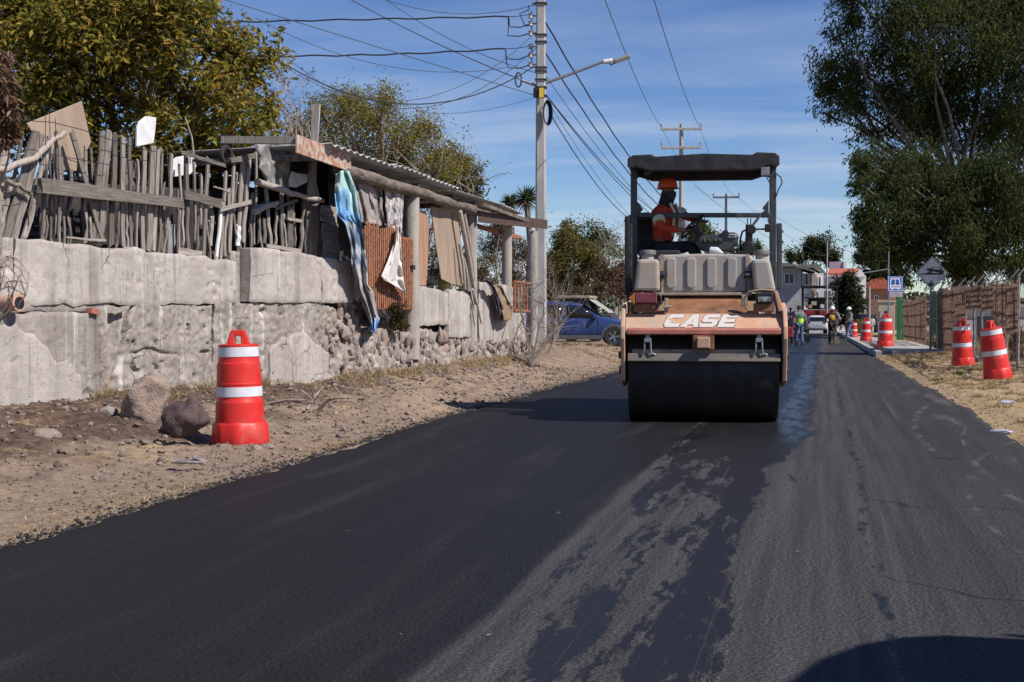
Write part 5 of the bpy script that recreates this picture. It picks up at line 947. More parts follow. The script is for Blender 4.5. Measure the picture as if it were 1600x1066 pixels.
# ---------------------------------------------------------------- traffic drums
M_DRED = pm('drum_plastic', (.66, .03, .022), (.58, .022, .018), 3, .42, .001, 30, dirt=(.42, .12, .085), dscale=3.5, dlo=.5, dhi=.75); M_BAND = pm('reflective_band', (.68, .7, .74), (.58, .6, .64), 9, .35, dirt=(.4, .38, .36), dscale=6, dlo=.62, dhi=.8)
def make_drum():
    e = empty('traffic_drum', '', 'traffic drum', (0, 0, 0), 0, 'red and white traffic drums')
    b = MB(); N = 8; r1 = .275; ring = []
    for r, h, t in ((.285, 0, 0), (.29, .02, 0), (.275, .19, 0), (.25, .215, .6), (.225, .225, 1)):
        for j in range(32):
            a = 2*math.pi*j/32+math.pi/8; k = math.cos(math.pi/N)/math.cos((a % (2*math.pi/N))-math.pi/N); ring.append(((r*(k*(1-t)+t))*math.cos(a), (r*(k*(1-t)+t))*math.sin(a), h))
    b.add(ring, [(i*32+j, i*32+(j+1) % 32, (i+1)*32+(j+1) % 32, (i+1)*32+j) for i in range(4) for j in range(32)]+[tuple(range(31, -1, -1))]); b.build('base', M_DRED, e, 50)
    b = MB(); b.lathe([(.245, .2), (.236, .41), (.236, .413), (.226, .43), (.222, .58), (.226, .585), (.226, .6), (.222, .605), (.215, .8), (.207, .805), (.2, .84), (.197, .96), (.199, .965), (.196, .985), (.17, .99), (.01, .992)], 40); b.build('body', M_DRED, e, 35)
    for z, r in ((.47, .2285), (.865, .2025)): b = MB(); b.lathe([(r-.012, z), (r+.001, z), (r-.003, z+.095), (r-.014, z+.095)], 40, cap=False); b.build('reflective_band', M_BAND, e, 35)
    b = MB(); P = [(-.115, .985), (-.072, 1.12), (-.058, 1.132), (.058, 1.132), (.072, 1.12), (.115, .985), (.03, .985), (.03, 1.07), (-.03, 1.07), (-.03, .985)]; b.prism(P, -.055, .055, 'Y'); b.build('handle', M_DRED, e, bevel=.012)
    return e
drum0 = make_drum(); first = True
def place_drum(p, label, h=1.135, rz_=0, tilt=(0, 0)):
    global first
    o = drum0 if first else copy_tree(drum0); first = False
    o.location = p; o.scale = (h/1.135,)*3; o.rotation_mode = 'QUATERNION'; o.rotation_quaternion = Quaternion((0, 1, 0), tilt[1]) @ Quaternion((1, 0, 0), tilt[0]) @ Quaternion((0, 0, 1), rz_); o['label'] = label; return o
q = G(376, 689, .02); q[2] = gh(q[0], q[1])+.005; place_drum(q, 'upright red and white drum on the left shoulder nearest the camera', 1.135, R(17), (0, R(-1.2)))
q = G(1505, 566, .15); q[2] = gh(q[0], q[1])+.0; dA = place_drum(q, 'dirty drum with dark scuffed foot on the dry grass, behind the leaning one', 1.16, R(25), (R(2), R(-3)))
q = G(1560, 587, .12); q[2] = gh(q[0], q[1])+.0; place_drum(q, 'drum leaning left on the dry grass at the right edge of the photo', 1.13, R(60), (R(3), R(-9)))
q = G(1383, 543, .13); place_drum(q, 'drum at the end of the concrete slab just left of the speed bump sign', 1.3, R(10), (0, R(1)))
q = G(1353, 534, .13); place_drum(q, 'drum farther along the kerb, between the walking worker and the nearer drum', 1.15, R(5))
q = G(1334, 528, .13); place_drum(q, 'drum partly hidden behind the walking worker at the kerb', 1.0, R(0))
b = MB(); v_ = AX(1515, 563, 4.0); b = empty('dark_bag', 'dark rubbish bag slumped against the foot of the dirty drum', 'bag', tuple(np.array(G(1514, 565, .15))+np.array([.1, -.1, .06]))); o = link('body', rockmesh('body', 140, 2, (1, 1, .8), .2, pm('dark_bag', (.06, .065, .08), rough=.5)), b); o.scale = (.2, .16, .15)

# ---------------------------------------------------------------- poles, lamp, wires
P1 = np.array(G(845, 552, .25)); s1 = ppm(P1)
p1 = empty('utility_pole', 'tall pale concrete utility pole with a street lamp arm by the shed', 'pole', tuple(P1), R(8)); H1 = 13.2
b = MB(); n8 = [(math.cos(a), math.sin(a)) for a in np.linspace(math.pi/4, 2*math.pi+math.pi/4, 5)[:-1]]
b = MB(); V = []
for z in np.linspace(-.3, H1, 8):
    r = (.175-.058*(z+.3)/13)*.93; c = .28*r
    V += [(x, y, z) for x, y in ((r, -r+c), (r, r-c), (r-c, r), (-r+c, r), (-r, r-c), (-r, -r+c), (-r+c, -r), (r-c, -r))]
b.add(V, [(i*8+j, i*8+(j+1) % 8, (i+1)*8+(j+1) % 8, (i+1)*8+j) for i in range(7) for j in range(8)]+[tuple(56+j for j in range(8))]); b.build('shaft', M_POLE, p1)
def P1L(px, py, d=0):   # a point on the pole's own vertical plane, in the pole's frame
    p = onplane(px, py, P1-cf*d, _f0); q = p-P1; a = -R(8); return Vector((q[0]*math.cos(a)-q[1]*math.sin(a), q[0]*math.sin(a)+q[1]*math.cos(a), q[2]))
for py in (6, 55, 66, 106, 112, 125, 137, 150): c = P1L(844, py); MB().box((0, 0, c.z), (.33, .33, .035)).build('pole_band', M_DKSTEEL, p1, bevel=.01)
for py in (6,): MB().bar(P1L(831, py), P1L(857, py), .05, .05).build('bracket', M_STEEL, p1)
for x, y0, y1 in ((830.5, 18, 55), (830.5, 68, 106)):
    MB().bar(P1L(x, y0), P1L(x, y1), .05, .05).build('rack', M_STEEL, p1)
for py in (25, 37, 52, 73, 86, 101): c = P1L(829, py); MB().lathe([(.03, -.07), (.07, -.06), (.05, -.02), (.05, .02), (.07, .06), (.03, .07)], 10, c).build('insulator', pm('porcelain', (.32, .3, .3), rough=.3) if py == 25 else bpy.data.materials['porcelain'], p1, 40); MB().bar(P1L(830, py), P1L(840, py), .04, .04).build('insulator_pin', M_STEEL, p1)
a = [P1L(846, 132), P1L(880, 120), P1L(920, 105), P1L(938, 98), P1L(945, 96.5)]; MB().tube(a, [.045, .042, .04, .04, .04], 8).build('lamp_arm', M_STEEL, p1, 60)
MB().tube([P1L(943, 97), P1L(957, 95)], .07, 10).build('arm_sleeve', M_WHITE, p1, 50); MB().bar(P1L(959, 96.5), P1L(984, 88), .1, .3, (0, 1, 0)).build('lamp_head', pm('lamp_housing', (.25, .26, .27), (.2, .2, .21), 6, .5), p1, bevel=.03); MB().bar(P1L(962, 97.6), P1L(982, 91.5), .03, .24, (0, 1, 0)).build('lamp_lens', M_WHITE, p1)
MB().tube([P1L(950, 98), P1L(955, 102), P1L(961, 98)], .018, 6).build('lamp_cable', M_CABLE, p1, 60)
MB().tube([P1L(838, 134), P1L(822, 128), P1L(813, 125)], .04, 8).build('side_bracket', M_STEEL, p1, 60); MB().tube([P1L(810, 117)+Vector((.07*math.cos(t) , 0, .0))*0+Vector((.085*math.cos(t), 0, -.14+.2*math.sin(t))) for t in np.linspace(0, 6.28, 15)], .022, 6, False).build('cable_loop', M_CABLE, p1, 60)
MB().box(P1L(842, 145, .25), (.3, .12, .26)).build('junction_box', M_BLACK, p1, bevel=.02); MB().box(P1L(846, 145, .33), (.12, .06, .26)).build('warning_plate', pm('yellow_plate', (.7, .5, .05), rough=.5), p1)
cw_ = P1L(854, 177, .25); 
for k in range(5): MB().tube([cw_+Vector(((.075+.012*k)*math.cos(t)+.01*k, -.02*k, (.28+.015*k)*math.sin(t))) for t in np.linspace(0, 6.28, 22)], .018, 6, False).build('cable_coil', M_CABLE, p1, 60)
wn_ = 0
def wire(a, b_, sag, r, label, m=None, group=None, n=28, twist=False):
    a = Vector(a); b_ = Vector(b_); pts = []
    for i in range(n+1):
        t = i/n; p = a.lerp(b_, t)-Vector((0, 0, sag*4*t*(1-t)))
        if twist: p += Vector((0, math.cos(i*1.7), math.sin(i*1.7)))*r*.8
        pts.append(p)
    b = MB(); b.tube(pts, r, 5); o = b.build('cable', m or M_CABLE, None, 70); return tag(o, label, 'cable', group)
W1 = lambda px, py, d=0: onplane(px, py, P1-cf*d, _f0)
YL = 40.0
def wl(px, py, Y=YL): return AY(px, py, Y)
# to the left, out over the shed
gl = 'overhead cables running left from the utility pole'
wire(wl(180, 38, 36), W1(795, 26), .0, .022, 'thick dark cable running left from the top insulators, upper of the two thick ones', group=None, twist=True); wire(W1(795, 26), W1(829, 22), .02, .01, 'thin tie wire carrying the upper thick cable to the pole')
wire(wl(260, 84, 36), W1(790, 76), .12, .022, 'thick dark cable running left from the lower insulators over the acacia crown', twist=True); wire(W1(790, 76), W1(829, 72), .02, .01, 'thin tie wire carrying the lower thick cable to the pole')
for i, (a, c, d) in enumerate((((795, 26), (797, 42), (829, 37)), ((794, 28), (793, 56), (829, 52)), ((790, 77), (792, 92), (829, 86)), ((790, 77), (793, 106), (829, 101)), ((826, 8), (812, 22), (829, 40)))):
    p = [W1(*a), W1(a[0]+.5, (a[1]+c[1])/2), W1(*c), W1((c[0]+d[0])/2, max(c[1], d[1])+1), W1(*d)]; b = MB(); b.tube(p, .016, 5); tag(b.build('cable_tail', M_CABLE, None, 70), 'short slack black cable tail looping to an insulator on the pole', 'cable', 'cable tails at the insulators')
wire(wl(320, -10, 34), W1(838, 150), .0, .012, 'straight thin cable from the top left sky to the pole below the lamp arm', M_CABLEG)
wire(wl(540, -5, 40), W1(812, 124), .1, .014, 'straight thin cable from the top of the photo down to the side bracket', M_CABLEG); wire(wl(595, -6, 38), W1(838, 114), .25, .01, 'thin pale cable from the top of the photo crossing to the pole middle', M_CABLEG)
wire(wl(330, 14, 32), W1(835, 104), 1.6, .016, 'long sagging black service cable crossing low to the pole', M_CABLE); wire(wl(400, 28, 36), W1(790, 106), .6, .009, 'thin grey cable close above the sagging service cable', M_CABLEG)
wire(wl(330, 5, 34), W1(838, 50), 2.2, .009, 'pale twisted cable sagging between the two thick ones', M_CABLEG, twist=True); wire(wl(405, 50, 36), W1(838, 75), 1.85, .009, 'pale twisted thin cable sagging lowest above the acacia', M_CABLEG, twist=True); wire(wl(590, -5, 38), W1(836, 8), .35, .009, 'pale twisted thin cable nearest the top edge of the photo', M_CABLEG, twist=True)
wire(wl(660, 175, 50), W1(838, 152), .2, .006, 'hair thin cable running low over the acacia to the pole', M_CABLEG)
# the farther poles
def pole(px, pyb, pyt, label, wpx, arms, Y, m=M_POLE):
    base = AY(px, pyb, Y); s = ppm(base); h = (pyb-pyt)/s; e = empty('utility_pole', label, 'pole', (base[0], base[1], float(gh(base[0], base[1]))-.1), R(6)); dz = base[2]-e.location.z
    MB().tube([(0, 0, -.2), (0, 0, h+dz)], [wpx/s/2*1.2, wpx/s/2*.75], 8).build('shaft', m, e, 30)
    for py, w_ in arms:
        z = dz+(pyb-py)/s; MB().box((0, -.16, z), (w_/s, .12, .14)).build('crossarm', m, e, bevel=.015)
        for k in (-.48, -.0, .48): MB().lathe([(.02, 0), (.05, .05), (.035, .12), (.06, .16), (.04, .26)], 8, (k*w_/s, -.16, z+.05)).build('insulator', bpy.data.materials['porcelain'], e, 40)
    return e, s
Y2, Y3 = 76.0, 112.0
e, s = pole(1064, 470, 196, 'concrete pole with two crossarms and a transformer behind the driver', 8, ((203, 64), (232, 62)), Y2)
MB().lathe([(.16, -.6), (.2, -.55), (.2, .4), (.16, .5)], 12, (.2, -.2, (470-290)/s)).build('transformer', M_STEEL, e, 40); MB().lathe([(.1, -.5), (.1, .5)], 10, (-.28, -.1, (470-330)/s)).build('insulator_rack', M_STEEL, e, 40)
for py in (272, 300, 318, 352): MB().box((0, 0, (470-py)/s), (.55, .3, .06)).build('bracket', M_STEEL, e)
e, s = pole(1134, 470, 305, 'thinner pole with one crossarm seen through the roller frame', 5, ((309, 41),), Y3)
e, s = pole(1292, 500, 378, 'slim grey mast in front of the white house', 2.6, (), 118); e, s = pole(1358, 505, 448, 'short pale post beside the white house front', 4.5, (), 100); e, s = pole(1388, 505, 393, 'thin grey lamp pole behind the bus stop sign', 2.4, (), 84, M_STEEL)
MB().bar((0, 0, 112/s), (-38/s, 0, 106/s), .06, .06).build('lamp_arm', M_STEEL, e)
at2 = lambda px, py: AY(px, py, Y2)
gg = 'cables of the bundle running from the lamp pole to the next pole'
for (x0, y0, x1, y1, sg, r) in ((852, 35, 1058, 330, .55, .024), (852, 83, 1058, 345, .55, .022), (853, 148, 1058, 352, .5, .014), (854, 150, 1057, 361, .5, .014), (852, 118, 1057, 356, .5, .01)):
    wire(W1(x0, y0), at2(x1, y1), sg, r, 'dark cable of the bundle sweeping from the lamp pole to the pole behind the driver', group=gg, twist=r > .02)
wire(W1(861, 180), AY(985, 343, 66), .35, .016, 'cable that drops lowest from the coil on the lamp pole towards the roller seat'); wire(W1(860, 165), AY(1000, 352, 66), .3, .008, 'hair thin cable just above the lowest one right of the lamp pole', M_CABLEG)
# high line over the road
for x0, x1, lab in ((938, 1034, 'thin high cable from the top of the photo to the crossarm left end'), (1016, 1094, 'thin high cable from the top of the photo to the crossarm right end')):
    wire(AY(x0, -20, 34), at2(x1, 200), .35, .013, lab, M_CABLEG)
for x0, x1, lab in ((1034, 1115, 'thin cable from the crossarm left end on to the farther pole'), (1094, 1152, 'thin cable from the crossarm right end on to the farther pole')):
    wire(at2(x0, 200), AY(x1, 307, Y3), .8, .01, lab, M_CABLEG)
wire(AY(1085, 290, Y2), AY(1290, 400, 118), .8, .012, 'thin cable running on towards the white house', M_CABLEG); wire(AY(1152, 308, Y3), AY(1300, 402, 160), .6, .012, 'thin cable from the far pole down towards the trees', M_CABLEG)
wire(AY(560, -5, 50) if False else AY(1345, 398, 84), AY(1200, 330, 84), .3, .01, 'thin cable crossing behind the roller canopy to the lamp pole on the right', M_CABLEG)

# ---------------------------------------------------------------- signs
M_BLUE = pm('sign_blue', (.015, .075, .36), (.02, .09, .4), 8, .4); M_SIGNW = pm('sign_grey_white', (.62, .63, .66), (.54, .55, .58), 5, .4, dirt=(.3, .3, .31), dscale=5); M_SIGNWH = pm('sign_white', (.72, .74, .78), rough=.45)
SB = np.array(G(1454, 546, .18)); sgn = empty('warning_sign', 'diamond warning sign with a car on a speed bump and a down arrow', 'sign', (SB[0], SB[1], gh(SB[0], SB[1])), YAW); ss_ = ppm(SB)
def SL(px, py): p = onplane(px, py, np.array(sgn.location)-cf*0, _f0); q = p-np.array(sgn.location); return Vector((float(np.dot(q, cr)), 0, float(q[2])))
MB().box((SL(1454.5, 500).x, .03, (SL(1454, 445).z-.2)/2), (.07, .05, SL(1454, 445).z+.2)).build('post', M_STEEL, sgn)
c = SL(1456.5, 426.5); hd_ = 26.0/ss_; dm = [(c.x, c.z+hd_), (c.x-hd_, c.z), (c.x, c.z-hd_), (c.x+hd_, c.z)]; dm2 = [(c.x+(x-c.x)*.93, c.z+(z-c.z)*.93) for x, z in dm]; dm3 = [(c.x+(x-c.x)*.97, c.z+(z-c.z)*.97) for x, z in dm]
MB().prism(dm, -.004, .006).build('plate', M_SIGNW, sgn); b = MB()
for i in range(4):
    j = (i+1) % 4; b.add([(dm3[i][0], -.008, dm3[i][1]), (dm3[j][0], -.008, dm3[j][1]), (dm2[j][0], -.008, dm2[j][1]), (dm2[i][0], -.008, dm2[i][1])], [(0, 1, 2, 3)])
b.build('plate_border', M_BLACK, sgn)
zz = lambda x, y: SL(1190+x/3.902, 360+y/3.902)
def flat(name, pts, m, par, fn=zz, d=-.011): b = MB(); b.prism([(fn(x, y).x, fn(x, y).z) for x, y in pts], d, -.003); return b.build(name, m, par)
flat('bump_symbol', [(958, 268), (1000, 262), (1016, 255), (1030, 258), (1112, 266), (1114, 271), (958, 271)], M_BLACK, sgn)
flat('car_symbol', [(1003, 243), (1006, 235), (1030, 232), (1045, 223), (1082, 222), (1098, 238), (1112, 248), (1112, 258), (1104, 261), (1098, 268), (1086, 268), (1082, 260), (1040, 250), (1034, 258), (1022, 257), (1018, 248)], M_BLACK, sgn)
flat('car_window', [(1038, 236), (1050, 227), (1079, 226), (1090, 240)], M_SIGNW, sgn, d=-.014)
flat('arrow_symbol', [(1029, 306), (1038, 306), (1038, 326), (1050, 318), (1053, 328), (1034, 345), (1014, 328), (1018, 318), (1029, 326)], M_BLACK, sgn)
BB = np.array(G(1389, 540, .2)); bus = empty('bus_stop_sign', 'blue bus stop sign with a white bus front and small plates below', 'sign', (BB[0], BB[1], gh(BB[0], BB[1])), YAW)
def BL(px, py): p = onplane(px, py, np.array(bus.location), _f0); q = p-np.array(bus.location); return Vector((float(np.dot(q, cr)), 0, float(q[2])))
MB().tube([(BL(1388.5, 500).x, .03, -.1), (BL(1388.5, 500).x, .03, BL(1388, 431).z)], .03, 8).build('post', M_STEEL, bus, 50)
a, c = BL(1386.5, 431.5), BL(1411, 456); MB().box(((a.x+c.x)/2, 0, (a.z+c.z)/2), (c.x-a.x, .012, a.z-c.z)).build('plate', M_BLUE, bus)
bz = lambda x, y: BL(1190+x/3.902, 360+y/3.902)
b = MB()
for (x0, y0, x1, y1) in ((772, 284, 857, 287), (772, 366, 857, 369), (772, 287, 775, 366), (854, 287, 857, 366)): p, q = bz(x0, y0), bz(x1, y1); b.box(((p.x+q.x)/2, -.008, (p.z+q.z)/2), (abs(q.x-p.x), .006, abs(p.z-q.z)))
b.build('plate_border', M_SIGNWH, bus)
flat('bus_symbol', [(786, 292), (842, 292), (848, 340), (848, 356), (840, 356), (840, 361), (828, 361), (828, 356), (802, 356), (802, 361), (790, 361), (790, 356), (781, 356), (781, 340)], M_SIGNWH, bus, bz)
flat('bus_window', [(793, 299), (812, 299), (812, 332), (788, 332)], M_BLUE, bus, bz, -.014); flat('bus_window', [(817, 299), (836, 299), (841, 332), (817, 332)], M_BLUE, bus, bz, -.014); flat('bus_bumper', [(788, 342), (842, 342), (842, 347), (788, 347)], M_BLUE, bus, bz, -.014)
M_PLP = pm('plate_mauve', (.34, .3, .4), (.45, .42, .5), 30, .5); M_PLO = pm('plate_print', (.45, .3, .28), (.3, .28, .42), 40, .5)
flat('lower_plate', [(777, 374), (817, 374), (817, 408), (777, 408)], M_PLP, bus, bz); flat('lower_plate', [(821, 374), (860, 374), (860, 406), (821, 406)], M_PLP, bus, bz)
for (x0, x1) in ((783, 793), (798, 811), (827, 838), (842, 855)): flat('plate_print', [(x0, 379), (x1, 379), (x1, 402), (x0, 402)], M_PLO, bus, bz, -.014)
# kerb, pavement
M_CONCP = pm('pavement_concrete', (.42, .39, .36), (.34, .315, .29), 4, .9, .004, 40, dirt=(.25, .2, .16), dscale=1.2, world=True)
def strip(name, label, y0, y1, x0, x1, h, mat, n=14):
    ys = np.linspace(y0, y1, n); V = []
    for y in ys:
        a, c = xr(y)+x0, xr(y)+x1; z = float(rz(y)); V += [(a, y, z-.1), (a, y, z+h), (c, y, z+h+.01), (c, y, z-.1)]
    F_ = [(4*i+j, 4*i+4+j, 4*i+5+j, 4*i+1+j) for i in range(n-1) for j in range(3)]+[(0, 1, 2, 3), (4*n-1, 4*n-2, 4*n-3, 4*n-4)]
    o = link(name, npmesh(name, np.array(V), F_, mat)); return setp(o, kind='structure', label=label)
strip('kerb', 'kerb along the right side of the far road', 47, 130, .02, .2, .17, M_CONCP); strip('pavement', 'pale concrete pavement slab beside the kerb', 48.5, 68, .62, 2.4, .17, M_CONCP); strip('pavement', 'concrete pavement farther along the kerb', 70, 130, .22, 1.5, .16, M_CONCP)

# ---------------------------------------------------------------- fence with reed screens on the right
ff0, ff1 = np.array(G(1591, 575, .2)), np.array(G(1444, 539, .2))
fd = (ff1-ff0)[:2]; fL = np.linalg.norm(fd); fd = fd/fL; fn = np.array([-fd[1], fd[0]])
def FP(px, py, off=0):
    p = onplane(px, py, (*(ff0[:2]+fn*off), 0), np.array([*fn, 0])); return p
mf = empty('mesh_fence', 'chain link fence on steel posts hung with brown reed screens', 'fence', (ff0[0], ff0[1], gh(ff0[0], ff0[1])))
M_FP = pm('fence_post', (.33, .32, .33), (.22, .2, .19), 9, .6, metal=.3)
for px, pt in ((1444, 458), (1465, 455), (1480, 452), (1495, 450), (1509, 449), (1522, 447), (1534, 444), (1551, 441), (1573, 442), (1591, 430), (1625, 428)):
    p = FP(px, 500); zt = FP(px, pt)[2]; z0 = float(gh(p[0], p[1]))-.1; MB().tube([(p[0], p[1], z0), (p[0], p[1], zt)], .035, 8).tube([(p[0], p[1], zt), (p[0]-.3*fn[0]*0+.25, p[1], zt+.3)], .02, 6).build('post', M_FP, mf, 50, world=True)
g = NG('reed_screen'); P = g.pos(); n = g.noise(g.map(P, (.6, .6, 22)), 2.0, 4, .6); M_REED = g.done(g.mix(g.rng(n, .3, .7), (.17, .105, .078), (.36, .25, .19)), .95, g.bump(n, .03, .8), 0, .15)
def reed(px0, px1, t0, t1, b0, b1, label=None):
    """upright reeds tied side by side, with gaps"""
    p0, p1 = FP(px0, 500, .06)[:2], FP(px1, 500, .06)[:2]; L = np.linalg.norm(p1-p0); n = max(6, int(L/.06)); b = MB()
    za = (FP(px0, t0)[2], FP(px1, t1)[2]); zb_ = (FP(px0, b0)[2], FP(px1, b1)[2])
    for i in range(n):
        if rs.random() < .16: continue
        u = (i+rs.random()*.6)/n; q = p0+(p1-p0)*u+fn*rs.uniform(-.02, .02); b.bar((q[0], q[1], zb_[0]+(zb_[1]-zb_[0])*u-rs.random()*.05), (q[0]+rs.uniform(-.05, .05), q[1]+rs.uniform(-.05, .05), za[0]+(za[1]-za[0])*u+rs.gauss(0, .06)), .035, .015)
    for k in np.linspace(.08, .92, 4): b.bar((*p0, zb_[0]+(za[0]-zb_[0])*k), (*p1, zb_[1]+(za[1]-zb_[1])*k), .03, .035)
    o = b.build('reed_screen', M_REED, mf, world=True); o['kind'] = 'stuff'
reed(1431, 1446, 470, 464, 532, 534); reed(1466, 1479, 456, 455, 542, 544); reed(1479.5, 1494, 455, 453, 543, 546); reed(1494.5, 1509, 453, 452, 515, 512); reed(1509.5, 1534, 452, 450, 482, 480); reed(1534.5, 1552, 450, 449, 484, 482); reed(1553, 1572, 447, 448, 562, 566); reed(1575, 1590, 446, 446, 520, 515)
reed(1412, 1430, 474, 471, 528, 531)
b = MB(); L0 = -1.5
for i in range(int((fL+1.5)/.36)):
    for sg in (-1, 1):
        s = L0+i*.36; a_ = ff0[:2]+fd*s; c_ = ff0[:2]+fd*(s+sg*1.0); za = float(gh(*a_)); b.tube([(a_[0], a_[1], za+.05), (c_[0], c_[1], za+1.95)], .004, 3, False)
for h in (.1, 1.1, 1.95): b.tube([(*(ff0[:2]+fd*s), float(gh(*(ff0[:2]+fd*s)))+h) for s in np.linspace(L0, fL, 12)], .012, 4, False)
o = b.build('wire_mesh', M_DKSTEEL, mf, world=True); o['kind'] = 'stuff'
# the yard beyond the fence: low white buildings, green gate, pale pillar
M_WH1 = pm('white_plaster', (.62, .61, .6), (.52, .51, .5), 2.5, .85, dirt=(.42, .4, .37), dscale=.8, world=True)
def bxw(name, m, par, x0, x1, y0, y1, z0, z1, bevel=0): return MB().box(((x0+x1)/2, (y0+y1)/2, (z0+z1)/2), (x1-x0, y1-y0, z1-z0)).build(name, m, par, world=True, bevel=bevel)
a = AY(1496, 480, 78); c = AY(1560, 515, 78); lw = empty('low_white_building', 'low white building seen through the wire fence', 'building', ((a[0]+c[0])/2, 80, -.3)); bxw('wall', M_WH1, lw, a[0]-1, c[0]+6, 78, 84, -.5, a[2]); bxw('roof', M_CONCP, lw, a[0]-1.2, c[0]+6.2, 77.8, 84.2, a[2], a[2]+.15); bxw('door', M_DKSTEEL, lw, a[0]+1.0, a[0]+1.9, 77.97, 78.1, -.4, a[2]-.5)
p = FP(1405, 520); gr = empty('green_gate', 'green metal gate post and leaf beside the reed screen', 'gate', (p[0], p[1], -.25)); x0, x1 = AY(1401, 500, p[1])[0], AY(1413, 500, p[1])[0]; M_GRN = pm('green_paint', (.02, .17, .06), (.015, .13, .05), 6, .5); zt = AY(1405, 464, p[1])[2]; bxw('post', M_GRN, gr, x0, x0+.22, p[1]-.1, p[1]+.12, -.4, zt, .01); bxw('leaf', M_GRN, gr, x0+.24, x1, p[1]-.03, p[1]+.03, -.3, zt-.15, .01)
q = np.array(AY(1456, 500, 62)); gr2 = empty('green_post', 'dark green metal post behind the speed bump sign', 'post', (q[0], 62, -.1)); zt = AY(1456, 455, 62)[2]; bxw('panel', pm('dark_green_paint', (.012, .06, .03), rough=.6), gr2, AY(1454, 500, 62)[0], AY(1463, 500, 62)[0], 61.95, 62.05, -.2, zt)
yb = 86.0; x0, x1 = AY(1372, 500, yb)[0], AY(1398, 500, yb)[0]; zt = AY(1385, 473, yb)[2]; pl = empty('gate_pillar', 'pale cream wall pillar behind the bus stop post', 'wall', ((x0+x1)/2, yb, -.3)); M_CREAM = pm('cream_plaster', (.5, .42, .33), (.42, .35, .28), 2, .9); bxw('wall', M_CREAM, pl, x0, x1, yb, yb+.6, -.5, zt, .02); bxw('cap', M_CREAM, pl, x0-.05, x1+.05, yb-.05, yb+.65, zt, zt+.12, .02)
bxw('plaque', pm('grey_plaque', (.4, .38, .36), rough=.7), pl, x0+.1, x0+.5, yb-.03, yb+.0, zt-1.0, zt-.5)
# trash in the grass
for i, (px, py, lab) in enumerate(((1573, 629, 'crumpled pale plastic scrap on the dry verge'), (1565, 666, 'crumpled clear plastic scrap at the road edge on the right'))):
    p = G(px, py, .07); me = rockmesh('plastic_scrap', 200+i, 2, (1, .6, .25), .6, M_PLP); o = link('plastic_scrap', me, None, (p[0], p[1], float(gh(p[0], p[1]))+.03)); o.scale = (.13, .09, .12); tag(o, lab, 'litter')
